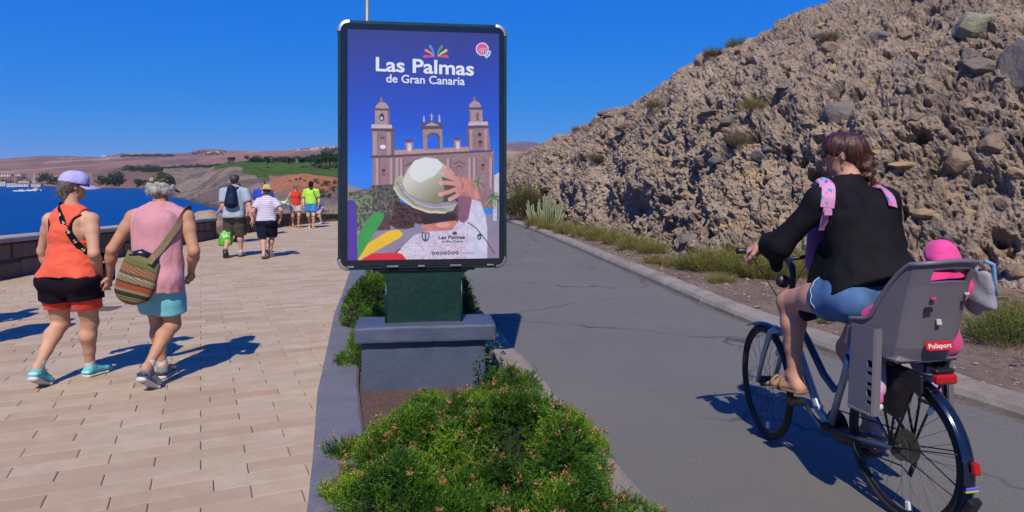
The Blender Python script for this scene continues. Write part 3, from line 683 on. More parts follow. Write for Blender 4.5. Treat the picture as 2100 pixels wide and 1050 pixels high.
# broad-leaved weed climbing the plinth corner
wd = empty('weed', (-.16, 5.22, 0)); tag(wd, 'thin trailing weed with rounded leaves against the plinth face', 'plant'); c = np.stack([nrg.uniform(-.14, .10, 160), nrg.uniform(-.03, .03, 160), np.zeros(160)], 1); c[:, 2] = .06 + .42 * nrg.random(160) ** 1.1 * np.clip(1.05 - abs(c[:, 0] - .02) * 4.5, .1, 1); leaf_obj('foliage', [leaves(c, nrg.normal(0, 1, c.shape) + np.array((0, -.7, .4)), .03, .02, nrg.random(160) * .6)], m_leaf('weed_leaf', (.03, .08, .02), (.06, .15, .04), (.12, .22, .07)), wd)
MB().tube([(0, .02, 0), (.0, .0, .2), (.03, .0, .42)], .004, 5).build('stem', TWIG, wd)
# ---- dry scrub: stems radiating from a base ----
SCR = m_leaf('olive_scrub_leaf', (.10, .09, .030), (.20, .185, .045), (.32, .29, .085), .7, .2); SCRD = m_leaf('brown_scrub_leaf', (.035, .030, .016), (.085, .070, .034), (.16, .13, .065), .8, .15); SCRT = m_leaf('tan_dead_scrub', (.10, .075, .045), (.19, .15, .095), (.30, .25, .16), .9, .1); SCRG = m_leaf('green_scrub_leaf', (.05, .06, .016), (.12, .14, .032), (.22, .23, .06), .7, .2)
def scrub_mesh(n, spread, seed, nl=10, ll=.05, lw=.010, up=.8, hv=.35):
    """unit-height bush"""
    g = np.random.default_rng(seed); a = g.uniform(0, 6.283, n); r = np.sqrt(g.random(n)); b0 = np.stack([np.cos(a) * r * spread * .55, np.sin(a) * r * spread * .55, np.zeros(n)], 1)
    D = np.stack([np.cos(a) * r * spread * .8, np.sin(a) * r * spread * .8, np.full(n, up)], 1) + g.normal(0, .22, (n, 3)); D /= np.linalg.norm(D, axis=1, keepdims=True); L = g.uniform(1 - hv * 1.6, 1.05, n) * (1 - .35 * r); lst = []
    st = leaves(b0, D, L, .012, np.clip(g.normal(.25, .1, n), 0, 1), .05); lst.append(st)
    for k in range(nl):
        t = g.uniform(.25, 1.0, n); P = b0 + D * (L * t)[:, None] + g.normal(0, .02, (n, 3)); lst.append(leaves(P, D + g.normal(0, .55, (n, 3)), ll * g.uniform(.6, 1.4, n), lw, np.clip(g.normal(.35 + .35 * t, .16, n), 0, 1)))
    V = np.concatenate([q[0] for q in lst]); m = 0; Fs = []
    for q in lst: Fs.append(q[1] + m); m += len(q[0])
    me = mesh_np('foliage', V, np.concatenate(Fs)); at = me.attributes.new('tint', 'FLOAT', 'POINT'); at.data.foreach_set('value', np.concatenate([q[2] for q in lst]).astype(np.float32)); return me
stem_me = mesh_py('stems', *(lambda m: (m.V, m.F))(MB().tube([(0, 0, -.1), (.02, 0, .12), (.1, .03, .5)], [.03, .02, .006], 5).tube([(0, 0, -.05), (-.05, .04, .15), (-.15, .06, .45)], [.022, .015, .005], 5).tube([(0, 0, -.05), (.0, -.07, .15), (.03, -.17, .42)], [.022, .015, .005], 5))); stem_me.materials.append(TWIG)
scr = [scrub_mesh(460, .8, 100 + k) for k in range(4)]; scr_m = {}
def scrub(p, H_, wid, mat, label, group=None, cat='shrub', name='scrub'):
    T = empty(name, p, rng.uniform(0, 6.28)); tag(T, label, cat, group); k = rng.randrange(4); key = (k, mat.name)
    if key not in scr_m: me = scr[k].copy(); me.materials.clear(); me.materials.append(mat); scr_m[key] = me
    o = link('foliage', scr_m[key], None, T); o.scale = (wid, wid, H_); s_ = link('stems', stem_me, None, T); s_.scale = (wid, wid, H_); return T
VG = 'yellow-green scrub along the foot of the rock'; VLAB = 'yellow-green scrub clump on the verge at the foot of the rock'
SCN = 0
for px, py, hpx, wpx in sorted([(1095, 462, 26, 30), (1125, 468, 24, 36), (1165, 478, 32, 44), (1200, 484, 30, 44), (1235, 492, 36, 50), (1265, 500, 34, 46), (1300, 512, 40, 50), (1335, 520, 36, 44), (1385, 508, 36, 40), (1425, 552, 44, 50), (1462, 556, 58, 60), (1500, 556, 66, 60), (1530, 566, 56, 60), (1565, 570, 66, 60), (1600, 572, 60, 56), (1470, 525, 60, 40), (1630, 560, 60, 50), (1660, 570, 60, 60), (1390, 545, 24, 40), (1345, 538, 18, 34), (1480, 575, 24, 40)]):
    q = G(px, py, .12); y = q[1]; z = verge_z(q[0], y); d = hpx / F * y; _o = 'first second third fourth fifth sixth seventh eighth ninth tenth eleventh twelfth thirteenth fourteenth fifteenth sixteenth seventeenth eighteenth nineteenth twentieth twenty-first'.split()[SCN]; SCN += 1; scrub((q[0], y, z - .02), d * 1.35, wpx / F * y * 1.15, SCR if rng.random() < .75 else SCRG, 'yellow-green scrub clump at the foot of the rock, %s from the panel' % _o, VG)
q = G(2065, 690, .15); scrub((q[0], q[1], verge_z(q[0], q[1]) - .02), .50, .55, SCRG, 'green scrub bush at the right edge behind the child seat'); q = G(2092, 668, .15); scrub((q[0], q[1], verge_z(q[0], q[1]) - .02), .5, .45, SCR, 'yellowish scrub at the far right edge under the rock')
for px, py, w, _l in ((1745, 690, .14, 'right of the rider\'s shin'), (1690, 660, .12, 'left of the rider\'s shin')): q = G(px, py, .1); scrub((q[0], q[1], verge_z(q[0], q[1]) - .01), .10, w, SCRG, 'tiny green weed behind the kerb ' + _l, 'tiny weeds behind the kerb')
CG = 'bushes growing on the rock face'
def cliff_bush(px, py, hpx, wpx, mat, label):
    h_ = cliff_hit(px, py)
    if h_[0] is None: h_ = cliff_hit(px, py + 14)
    if h_[0] is None: return
    scrub(tuple(h_[0] + Vector((0, 0, -.1))), hpx / F * h_[0].y, wpx / F * h_[0].y * .8, mat, label, CG)
for a in [(1462, 112, 34, 40, SCRD, 'dark bare bush on the skyline of the rock, left of the green one'), (1512, 92, 34, 46, SCRG, 'green bush on the skyline of the rock'), (1548, 215, 44, 46, SCR, 'olive bush high on the rock face'), (1520, 290, 60, 60, SCRT, 'dry tan bush hanging on the rock face above the rider\'s hand'), (1345, 215, 30, 40, SCRT, 'dry tan bush on the rock near the grey slabs'), (1225, 325, 30, 30, SCRT, 'small dry bush low on the rock behind the panel'), (1700, 75, 34, 40, SCRT, 'dry bush high on the rock above the rider'), (1182, 265, 18, 20, SCR, 'tiny bush near the left end of the rock crest'), (1350, 155, 12, 10, SCRG, 'tiny green tuft on the crest of the rock')]: cliff_bush(*a)
q = G(1073, 452, .1); scrub((q[0], q[1] + .2, .1), 110 / F * q[1], 62 / F * q[1], SCRD, 'dark brown bush at the bend of the road beside the panel', None, 'bush', 'bush'); scrub((q[0] + .15, q[1] + .5, .6), 70 / F * q[1], 46 / F * q[1], SCRG, 'olive top of the bush at the bend of the road', None, 'bush', 'bush')
# columnar spurge
q = G(1117, 463, .1); eu = empty('spurge', (q[0], q[1] + .3, .1)); tag(eu, 'pale green columnar spurge beside the dark brown bush', 'cactus'); EUM = simple('spurge_skin', (.20, .24, .13), .6, .25, 12)
for k in range(46):
    a = rng.uniform(0, 6.28); r_ = .62 * math.sqrt(rng.random()); H_ = rng.uniform(.55, 1.15) * (1 - .35 * r_); x, y = math.cos(a) * r_, math.sin(a) * r_; MB().tube([(x * .6, y * .6, -.05), (x * .95, y * .95, H_ * .3), (x * 1.15, y * 1.15, H_ * .95), (x * 1.16, y * 1.16, H_)], [.028, .034, .030, .012], 6).build('column', EUM, eu, True)
# red-brown low ground plants on the verge
q = G(1400, 548, .1); rd = m_leaf('red_iceplant', (.10, .025, .012), (.20, .05, .02), (.26, .12, .04)); mound('iceplant', 'low red-brown succulent mat on the verge before the scrub', blobs([(G(1400, 545, .1)[0], G(1400, 545, .1)[1], .5, .35, .07), (G(1345, 535, .1)[0], G(1345, 535, .1)[1], .35, .3, .06)], .4, 5, 22), 700, (2.4, 4.4, 12.2, 15.2), lambda x, y: np.full_like(x, .13), rd, ll=.03, lw=.014, sl=.04, nl=8, loc=(3.2, 13.2, 0), core=False)
# dry grass wisps over the verge
n = 2600; y = nrg.uniform(2.5, 16, n); t = nrg.random(n) ** .6; x = (xR1(y) + .3) * (1 - t) + (xC(y) + .2) * t; msk = fbm(np.stack([x * 1.3, y * 1.3, x * 0], 1), 2, 33) > .05; x, y = x[msk], y[msk]; z = np.array([verge_z(a, b_) for a, b_ in zip(x, y)]); P = np.stack([x, y, z], 1); lst = []
for k in range(6): lst.append(leaves(P + nrg.normal(0, .02, P.shape) * np.array((1, 1, 0)), nrg.normal(0, .5, P.shape) + np.array((0, 0, 1)), nrg.uniform(.03, .11, len(P)), .005, nrg.random(len(P))))
o = leaf_obj('dry_grass', lst, SCRT, None); tag(o, 'sparse dry grass wisps scattered over the verge', 'grass', kind='stuff')
# ================= ADVERTISING SIGN =================
SGA = R(8.0)
sign = empty('advertising_sign', (-.706, 5.44, .48), SGA)
tag(sign, 'tall dark green advertising panel with a blue city poster on a grey plinth', 'sign')
SZ = .48      # local z = world z - SZ
def LX(px): return (px - 868) / 258.0
def LZ(py): return CH - (py - HZ) / 258.0 - SZ
GREEN = Mat('dark_green_enamel'); GREEN.out(GREEN.ramp(GREEN.noise(6, 5, .6), [(.3, (.004, .028, .022)), (.7, (.008, .040, .031))]), GREEN.mrange(GREEN.noise(30, 4), .3, .7, .28, .5), GREEN.bump(GREEN.noise(120, 2), .06, .002)); GREEN = GREEN.m
BEZ = simple('black_bezel', (.012, .013, .024), .22, .2, 20)
SILV = simple('brushed_silver', (.62, .62, .60), .38, .12, 40, .1, 200, metallic=.85)
def rrect(x0, x1, z0, z1, r, n=8):
    pts = []
    for cx, cz, a0 in ((x1 - r, z0 + r, -90), (x1 - r, z1 - r, 0), (x0 + r, z1 - r, 90), (x0 + r, z0 + r, 180)):
        for k in range(n + 1):
            a = R(a0 + 90 * k / n); pts.append((cx + r * math.cos(a), cz + r * math.sin(a)))
    return pts
def slab(poly, y0, y1, name, mat, parent, bev=0.0):
    """xz polygon extruded in y, front edge chamfered by bev"""
    n = len(poly); c = np.mean(poly, 0); P = np.array(poly)
    m = MB(); V = [(x, y1, z) for x, z in P] + [(x, y0 + bev, z) for x, z in P]; rings = 2
    if bev > 0:
        d = P - c; ins = P - d / np.linalg.norm(d, axis=1, keepdims=True) * bev; V += [(x, y0, z) for x, z in ins]; rings = 3
    Fc = [tuple(range(n))[::-1]]
    for r_ in range(rings - 1):
        for i in range(n): Fc.append((r_ * n + i, r_ * n + (i + 1) % n, (r_ + 1) * n + (i + 1) % n, (r_ + 1) * n + i))
    Fc.append(tuple((rings - 1) * n + i for i in range(n)))
    Fc = [f[::-1] for f in Fc]
    m.add(V, Fc); return m.build(name, mat, parent)
x0, x1, zb, zt = LX(696), LX(1041), LZ(552), LZ(45)
housing = slab(rrect(x0, x1, zb, zt, .085), .0, .17, 'housing', GREEN, sign, .012)
bez = slab(rrect(x0 + .022, x1 - .022, zb + .022, zt - .022, .068), -.003, .01, 'bezel', BEZ, sign, .003)
PX0, PX1 = LX(716), LX(1024.5); PZ1, PZ0 = LZ(64), LZ(532)
# corner guards: quarter ring strips wrapped round the corners
for cx, cz, a0 in ((x1 - .085, zb + .085, -90), (x1 - .085, zt - .085, 0), (x0 + .085, zt - .085, 90), (x0 + .085, zb + .085, 180)):
    m = MB(); V = []; n = 12
    prof = [(.062, -.006), (.089, -.006), (.091, .0), (.091, .174), (.086, .176)]
    for k in range(n + 1):
        a = R(a0 - 4 + 98 * k / n)
        for r_, y_ in prof: V.append((cx + r_ * math.cos(a), y_, cz + r_ * math.sin(a)))
    q = len(prof); Fc = [(k * q + i, k * q + i + 1, (k + 1) * q + i + 1, (k + 1) * q + i)[::-1] for k in range(n) for i in range(q - 1)]
    m.add(V, Fc).build('corner_guard', SILV, sign, True)
# ---- poster print ----
NX, NZ = 430, 660
s_, t_ = np.meshgrid(np.linspace(0, 1, NX), np.linspace(0, 1, NZ))
PXg = (716 + 308.5 * s_).ravel(); top_ = 60 + 9 * s_; bot_ = 533 - 3 * s_; PYg = (top_ + (bot_ - top_) * t_).ravel()
IMG = np.zeros((NX * NZ, 3), np.float32)
def c8(*c): return np.array(srgb(*c), np.float32)
def inpoly(poly):
    P = np.array(poly, float); m = (PXg >= P[:, 0].min()) & (PXg <= P[:, 0].max()) & (PYg >= P[:, 1].min()) & (PYg <= P[:, 1].max())
    idx = np.nonzero(m)[0]; x = PXg[idx]; y = PYg[idx]; ins = np.zeros(len(idx), bool)
    for i in range(len(P)):
        (xa, ya), (xb, yb) = P[i], P[(i + 1) % len(P)]
        if ya == yb: continue
        c = ((ya > y) != (yb > y)) & (x < (xb - xa) * (y - ya) / (yb - ya) + xa); ins ^= c
    return idx[ins]
def fill(poly, col, var=0.0, sc=.3, seed=1, col2=None, al=1.0):
    i = inpoly(poly)
    if len(i) == 0: return i
    c = np.tile(c8(*col), (len(i), 1))
    if var > 0 or col2 is not None:
        n = fbm(np.stack([PXg[i] * sc, PYg[i] * sc, np.zeros(len(i))], 1), 3, seed)[:, None]
        if col2 is not None: w = np.clip(n * 1.6 + .5, 0, 1); c = c * (1 - w) + c8(*col2) * w
        c = c * (1 + var * n * 2)
    IMG[i] = IMG[i] * (1 - al) + c * al; return i
def ell(cx, cy, rx, ry, a0=0, a1=360, n=40, rot=0):
    c, s = math.cos(R(rot)), math.sin(R(rot)); o = []
    for k in range(n + 1):
        t = R(a0 + (a1 - a0) * k / n); x, y = rx * math.cos(t), ry * math.sin(t); o.append((cx + x * c - y * s, cy + x * s + y * c))
    return o
def stroke(pts, w0, w1=None):
    w1 = w0 if w1 is None else w1; P = np.array(pts, float); n = len(P); L = []; Rr = []
    for i in range(n):
        d = P[min(i + 1, n - 1)] - P[max(i - 1, 0)]; d /= np.linalg.norm(d) + 1e-9; w = (w0 + (w1 - w0) * i / max(1, n - 1)) / 2; nn = np.array((-d[1], d[0])) * w
        L.append(P[i] + nn); Rr.append(P[i] - nn)
    return [tuple(p) for p in L] + [tuple(p) for p in Rr[::-1]]
A = lambda *p: [(740 + x / 5, 170 + y / 5) for x, y in p]
B = lambda *p: [(690 + x / 4.039, 300 + y / 4.039) for x, y in p]
# printed sky
yy = np.clip((PYg - 60) / 330, 0, 1); stops = [(0, (38, 44, 128)), (.3, (28, 62, 176)), (.6, (26, 84, 206)), (1, (40, 134, 240))]
for k in range(3): IMG[:, k] = np.interp(yy, [s for s, c in stops], [c8(*c)[k] for s, c in stops])
IMG *= (1 + .10 * fbm(np.stack([PXg * .012, PYg * .006, PXg * 0], 1), 3, 5))[:, None]
# plaza, far houses, planting
fill(B((90, 560), (1352, 560), (1352, 945), (90, 945)), (146, 136, 158), .06, .05, 2)
fill(B((90, 310), (180, 335), (290, 375), (300, 480), (90, 480)), (150, 132, 140), .2, .5, 3)
fill(B((1300, 250), (1352, 215), (1352, 620), (1300, 620)), (196, 200, 214), .15, .4, 4)
fill(B((1120, 250), (1310, 250), (1310, 440), (1120, 440)), (128, 100, 98), .15, .3, 6)
STN = (168, 132, 130); STD = (92, 70, 84); STL = (196, 168, 168); SKYB = (34, 100, 222)
fill(A((125, 740), (1365, 690), (1365, 1000), (1365, 1300), (128, 1140)), STN, .12, .25, 7, (140, 108, 112))
for x in (160, 300, 360, 400, 880, 1100, 1150, 1320):
    fill(A((x, 770), (x + 28, 768), (x + 28, 1080), (x, 1080)), STL, .06, .3, 8, None, .7); fill(A((x + 28, 770), (x + 38, 768), (x + 38, 1080), (x + 28, 1080)), STD, .05, .3, 9, None, .75)
# towers
def tower(q, led, lan, dome, ledge, fin, seed):
    fill(A(*q), STN, .14, .3, seed, (138, 104, 108)); fill(A(*led), (206, 186, 190), .1, .4, seed + 1); fill(A(*lan), (176, 144, 142), .12, .3, seed + 2)
    fill([(740 + x / 5, 170 + y / 5) for x, y in ell(*dome, 180, 360)], (178, 150, 150), .12, .3, seed + 3); fill(A(*ledge), STD, .1); fill(A(*fin), (150, 104, 104), .1)
tower([(120, 470), (340, 470), (345, 745), (128, 745)], [(120, 425), (318, 425), (325, 465), (112, 465)], [(150, 270), (298, 270), (300, 425), (150, 425)], (222, 262, 66, 66), [(138, 258), (302, 262), (302, 284), (138, 280)], [(206, 150), (214, 128), (222, 150), (232, 196), (200, 196)], 20)
tower([(1085, 450), (1310, 440), (1335, 690), (1100, 690)], [(1110, 400), (1300, 398), (1312, 438), (1098, 442)], [(1110, 262), (1246, 262), (1252, 400), (1114, 400)], (1172, 250, 62, 66), [(1094, 250), (1252, 254), (1252, 276), (1094, 276)], [(1154, 160), (1162, 128), (1172, 150), (1180, 186), (1150, 186)], 30)
for q in ([(104, 465), (345, 465), (350, 500), (112, 490)], [(1070, 480), (1110, 436), (1315, 436), (1318, 462), (1090, 470)]): fill(A(*q), STD, .1)
for x0_, y0_, x1_, y1_ in ((130, 500, 170, 740), (270, 500, 310, 740), (1110, 480, 1145, 690), (1265, 480, 1300, 690)): fill(A((x0_, y0_), (x1_, y0_), (x1_, y1_), (x0_, y1_)), STL, .08, .3, 11, None, .55)
fill(A((310, 480), (345, 480), (350, 745), (318, 745)), STD, 0, 1, 1, None, .7); fill(A((1085, 470), (1112, 470), (1118, 690), (1096, 690)), STD, 0, 1, 1, None, .7); fill(A((278, 285), (300, 285), (302, 425), (280, 425)), STD, 0, 1, 1, None, .6); fill(A((1108, 285), (1124, 285), (1128, 400), (1112, 400)), STD, 0, 1, 1, None, .6)
fill([(740 + x / 5, 170 + y / 5) for x, y in ell(220, 352, 24, 40)], (40, 34, 60)); fill([(740 + x / 5, 170 + y / 5) for x, y in ell(218, 360, 12, 18)], (190, 210, 245)); fill(A((1182, 305), (1212, 305), (1214, 385), (1184, 385)), (120, 92, 104)); fill([(740 + x / 5, 170 + y / 5) for x, y in ell(230, 655, 28, 22)], (230, 232, 244))
fill([(740 + x / 5, 170 + y / 5) for x, y in ell(1220, 530, 18, 20)], (52, 44, 60)); fill(A((1208, 590), (1245, 590), (1248, 660), (1212, 660)), (150, 84, 72)); fill(A((1208, 590), (1245, 590), (1246, 618), (1209, 618)), (60, 44, 52)); fill(A((205, 555), (245, 555), (245, 572), (205, 572)), STD)
# parapet, piers, arch
fill(A((345, 690), (1110, 655), (1110, 705), (345, 742)), (190, 148, 138), .1)
for q, w in (([(455, 595), (532, 595), (540, 695), (462, 695)], [(478, 620), (516, 620), (518, 700), (480, 700)]), ([(950, 580), (1020, 580), (1022, 662), (956, 664)], [(976, 604), (1008, 604), (1010, 676), (978, 678)])):
    fill(A(*q), STN, .1); fill(A(*w), (214, 206, 220), .05)
fill(A((445, 580), (540, 580), (525, 608), (458, 608)), STD, .1); fill(A((942, 566), (1022, 566), (1018, 588), (950, 588)), STD, .1)
fill(A((632, 460), (830, 460), (838, 690), (640, 690)), STN, .1, .3, 40); fill(A((606, 478), (612, 436), (725, 384), (842, 436), (838, 470)), STD, .1); fill(A((650, 440), (725, 402), (805, 438)), (190, 160, 162))
fill(A((680, 676), (680, 560)) + [(740 + x / 5, 170 + y / 5) for x, y in ell(740, 560, 60, 44, 180, 360)] + A((800, 560), (802, 676)), SKYB); fill([(740 + x / 5, 170 + y / 5) for x, y in ell(742, 562, 66, 52, 180, 360)] + [(740 + x / 5, 170 + y / 5) for x, y in ell(735, 570, 52, 40, 360, 180)], STD); fill(A((790, 560), (804, 560), (808, 676), (800, 676)), STD)
for x, y0_ in ((645, 340), (803, 322)): fill(A((x - 10, 400), (x - 5, y0_), (x + 5, y0_), (x + 12, 400)), (196, 180, 196))
fill(A((717, 385), (720, 312), (728, 312), (730, 385)), (200, 184, 196)); fill(A((706, 332), (740, 332), (740, 340), (706, 340)), (200, 184, 196))
fill(A((102, 746), (350, 736), (860, 712), (1355, 688), (1355, 706), (860, 734), (350, 762), (108, 770)), STD, .15)
for q in ([(218, 882), (256, 882), (256, 955), (218, 955)], [(1236, 832), (1270, 832), (1270, 896), (1236, 896)]): fill(A(*q), (158, 84, 66), .1); fill(A(q[0], q[1], (q[1][0], q[1][1] + 22), (q[0][0], q[0][1] + 22)), (52, 36, 44))
fill(A((950, 832), (1005, 796), (1062, 830), (1050, 834), (1005, 808), (962, 838)), STD); fill([(740 + x / 5, 170 + y / 5) for x, y in ell(1006, 880, 30, 36, 180, 360)], STD); fill([(740 + x / 5, 170 + y / 5) for x, y in ell(1006, 884, 20, 26, 180, 360)], STN); fill(A((445, 850), (510, 815), (540, 820), (455, 860)), STD)
fill(B((285, 322), (480, 312), (480, 328), (290, 338)), STD)
# palms and hedges
def frond_palm(cx, cy, r, c1, c2, n=26, seed=1):
    rr = random.Random(seed)
    for k in range(n):
        a = rr.uniform(0, 2 * math.pi); l = r * rr.uniform(.6, 1.1); pts = [(cx + math.cos(a) * l * u, cy + math.sin(a) * l * u * .8 + u * u * r * .35) for u in (0, .35, .7, 1)]
        fill(stroke(pts, r * .16, r * .03), c1 if rr.random() < .5 else c2, .1, .5, k)
fill(B((92, 385), (300, 340), (480, 330), (490, 600), (400, 690), (92, 700)), (72, 78, 70), .5, .35, 50, (120, 112, 96)); fill(B((270, 560), (450, 540), (450, 690), (280, 700)), (88, 62, 60), .4, .5, 51)
for q in ((150, 440, 90), (290, 420, 80), (420, 400, 85), (200, 560, 90), (340, 500, 60)): frond_palm(690 + q[0] / 4.039, 300 + q[1] / 4.039, q[2] / 4.039, (128, 150, 88), (66, 92, 66), 30, q[0])
for q in ((1170, 290, 80), (1300, 420, 95)): frond_palm(690 + q[0] / 4.039, 300 + q[1] / 4.039, q[2] / 4.039, (150, 168, 110), (78, 104, 74), 30, q[0])
fill(B((1335, 450), (1348, 450), (1348, 620), (1335, 620)), (92, 72, 66))
# printed figure with straw hat seen from behind
fill(B((945, 400), (1120, 410), (1140, 660), (960, 650)), (84, 66, 78), .3, .3, 58); fill(B((300, 328), (520, 322), (540, 560), (300, 560)), (70, 74, 64), .5, .35, 59, (104, 92, 84))
i = fill(B((480, 440), (640, 500), (960, 540), (1010, 600), (985, 640), (720, 655), (650, 635), (640, 670), (570, 685), (490, 680), (440, 640), (470, 560)), (44, 26, 30), .5, .4, 60, (86, 50, 48))
fill(B((700, 640), (990, 615), (1010, 650), (960, 700), (730, 715)), (206, 130, 116), .12, .1, 61); fill([(690 + x / 4.039, 300 + y / 4.039) for x, y in ell(880, 650, 60, 24)], (230, 160, 148)); fill(B((690, 560), (985, 560), (990, 612), (720, 650)), (48, 28, 32), .3, .3, 62)
i = fill(B((488, 885), (560, 820), (640, 735), (735, 708), (960, 695), (1010, 615), (1060, 520), (1110, 432), (1195, 462), (1238, 580), (1252, 700), (1250, 935), (575, 935)), (222, 220, 238), .05, .12, 63, (200, 196, 220))
n = fbm(np.stack([PXg[i] * .55, PYg[i] * .55, PXg[i] * 0], 1), 2, 64); w = (np.clip((n - .18) * 6, 0, .6) * (PXg[i] < 690 + 1090 / 4.039))[:, None]; IMG[i] = IMG[i] * (1 - w) + c8(206, 120, 128) * w
fill(B((1120, 260), (1160, 330), (1190, 430), (1150, 450), (1120, 400)), (222, 140, 140)); i = fill(B((985, 268), (1055, 252), (1125, 275), (1158, 345), (1128, 425), (1092, 600), (1055, 638), (1015, 620), (1005, 480), (1010, 400), (980, 360)), (206, 140, 132), .1, .1, 65, (172, 108, 108))
fill(B((1010, 410), (1120, 420), (1090, 600), (1055, 636), (1016, 620), (1006, 480)), (124, 84, 112), .1, .1, 66, None, .8); fill(stroke(B((1045, 262), (1068, 300), (1060, 350), (1030, 390)), 2.2), (232, 150, 90)); fill(stroke(B((1085, 330), (1115, 415)), 1.6), (226, 158, 70))
fill(stroke(B((1085, 630), (1160, 680), (1240, 780), (1315, 895)), 2.2), (96, 70, 78)); fill(stroke(B((485, 885), (530, 845)), 3), (78, 60, 58))
fill(B((475, 335), (488, 272), (545, 228), (570, 300), (630, 420), (800, 505), (960, 480), (1005, 462), (965, 532), (900, 552), (760, 548), (640, 505), (530, 425)), (196, 192, 170), .08, .2, 67, (168, 164, 142)); fill(stroke(B((476, 340), (530, 424), (640, 503), (760, 546), (905, 550)), 3.0), (224, 218, 186)); fill(stroke(B((500, 290), (560, 400), (650, 478), (770, 520), (900, 522)), 5), (128, 122, 112), 0, 1, 1, None, .6)
i = fill(B((545, 330), (562, 250), (590, 190), (645, 118), (735, 88), (832, 104), (900, 160), (955, 230), (985, 330), (995, 440), (930, 480), (800, 492), (680, 462), (590, 405)), (214, 212, 196), .04, .6, 68)
sh = np.clip(((PXg[i] - 690) * 4.039 - 620) / 420 + ((PYg[i] - 300) * 4.039 - 260) / 330, 0, 1)[:, None]; IMG[i] = IMG[i] * (1 - sh) + c8(138, 134, 100) * sh
fill(B((598, 205), (645, 122), (735, 92), (830, 108), (885, 160), (810, 245), (690, 300), (625, 270)), (230, 236, 232), .03, .1, 69, None, .8)
for k, o_ in enumerate(range(0, 6)): fill(stroke(B((535 + 5 * o_, 300 + 14 * o_ - 8), (575 + 5 * o_, 385 + 6 * o_), (690 + 4 * o_, 452 + 6 * o_), (820, 484 + 5 * o_), (985, 446 + 8 * o_)), 2.6), (112, 104, 136) if k % 2 == 0 else (190, 184, 196), 0, 1, 1, None, .85)
fill(B((890, 380), (985, 370), (1000, 440), (960, 465), (880, 460)), (44, 34, 44), .2, .3, 70, None, .75); fill(B((870, 250), (975, 290), (985, 370), (900, 390)), (50, 34, 40), 0, 1, 1, None, .75)
for f in (((890, 172), (935, 200), (968, 240)), ((878, 228), (925, 245), (975, 275)), ((860, 302), (920, 302), (985, 312)), ((858, 398), (930, 378), (1000, 350)), ((940, 440), (985, 415), (1015, 390))): fill(stroke(B(*f), 9, 8), (214, 150, 138), .05, .2, 71); fill([(690 + f[0][0] / 4.039, 300 + f[0][1] / 4.039)] and ell(690 + f[0][0] / 4.039, 300 + f[0][1] / 4.039, 4.4, 4.4), (226, 166, 154))
fill(B((955, 240), (1010, 255), (1035, 330), (1010, 400), (975, 370), (985, 310)), (206, 142, 132), .08, .2)
# colour strokes in the lower left corner
fill(B((90, 470), (105, 448), (130, 438), (160, 450), (174, 480), (186, 945), (90, 945)), (84, 56, 160), .06, .02, 72); fill(B((186, 740), (280, 580), (320, 548), (372, 542), (400, 560), (388, 610), (205, 900), (186, 920)), (62, 160, 74), .06, .05, 73)
fill(B((188, 935), (270, 800), (420, 705), (480, 690), (520, 692), (552, 722), (530, 755), (230, 920), (205, 940)), (240, 196, 44), .04, .05, 74); fill(B((215, 940), (300, 885), (500, 878), (545, 890), (580, 938)), (222, 40, 54), .05, .05, 75)
# small logos and social icons
fill(B((706, 714), (768, 714), (768, 760), (752, 782), (737, 790), (720, 782), (706, 760)), (64, 62, 84)); fill(B((714, 722), (760, 722), (760, 758), (737, 778), (714, 758)), (196, 196, 216)); fill(B((732, 724), (742, 724), (742, 776), (732, 776)), (64, 62, 84))
fill(B((1168, 735), (1202, 735), (1202, 765), (1185, 782), (1168, 765)), (60, 58, 78)); fill(B((1176, 745), (1194, 745), (1194, 762), (1185, 770), (1176, 762)), (170, 170, 190)); fill(B((1172, 722), (1180, 730), (1185, 718), (1190, 730), (1198, 722), (1198, 735), (1172, 735)), (60, 58, 78))
for k in range(7):
    cx = 690 + (802 + 32.3 * k) / 4.039; cy = 300 + (886 - .5 * k) / 4.039; fill(ell(cx, cy, 3.5, 3.5), (34, 32, 48)); fill(ell(cx, cy, 1.5, 1.2 + .2 * (k % 3)), (220, 220, 236))
for k in range(9):
    a = R(-90 + (k - 4) * 36); fill(stroke([(690 + 978 / 4.039, 300 + 722 / 4.039), (690 + 978 / 4.039 + 5 * math.cos(a), 300 + 722 / 4.039 + 4.4 * math.sin(a))], 1.4), (44, 42, 60))
# petals over the town name and the round badge
C = lambda *p: [(750 + x / 7.5, 80 + y / 7.5) for x, y in p]
for pts, col in ((((1052, 268), (1030, 180), (990, 112)), (60, 150, 240)), (((1048, 270), (1000, 215), (925, 172)), (240, 140, 70)), (((1052, 268), (980, 262), (900, 268)), (232, 60, 150)), (((1100, 268), (1120, 180), (1165, 118)), (70, 160, 90)), (((1105, 270), (1160, 220), (1232, 178)), (240, 200, 70)), (((1102, 268), (1180, 262), (1250, 268)), (236, 70, 90))):
    q = C(*pts); fill(stroke(q, 2.0, 5.6), col); fill(ell(q[-1][0], q[-1][1], 2.8, 2.8), col)
cb = C((1795, 155))[0]; fill(stroke(C((1905, 180), (1890, 240), (1840, 275)), 7.5), (220, 236, 246)); fill(stroke(C((1905, 190), (1888, 236), (1846, 266)), 4), (90, 180, 216)); fill(ell(cb[0], cb[1], 13.6, 13.6), (236, 220, 240)); fill(ell(cb[0], cb[1], 11.6, 11.6), (232, 72, 152))
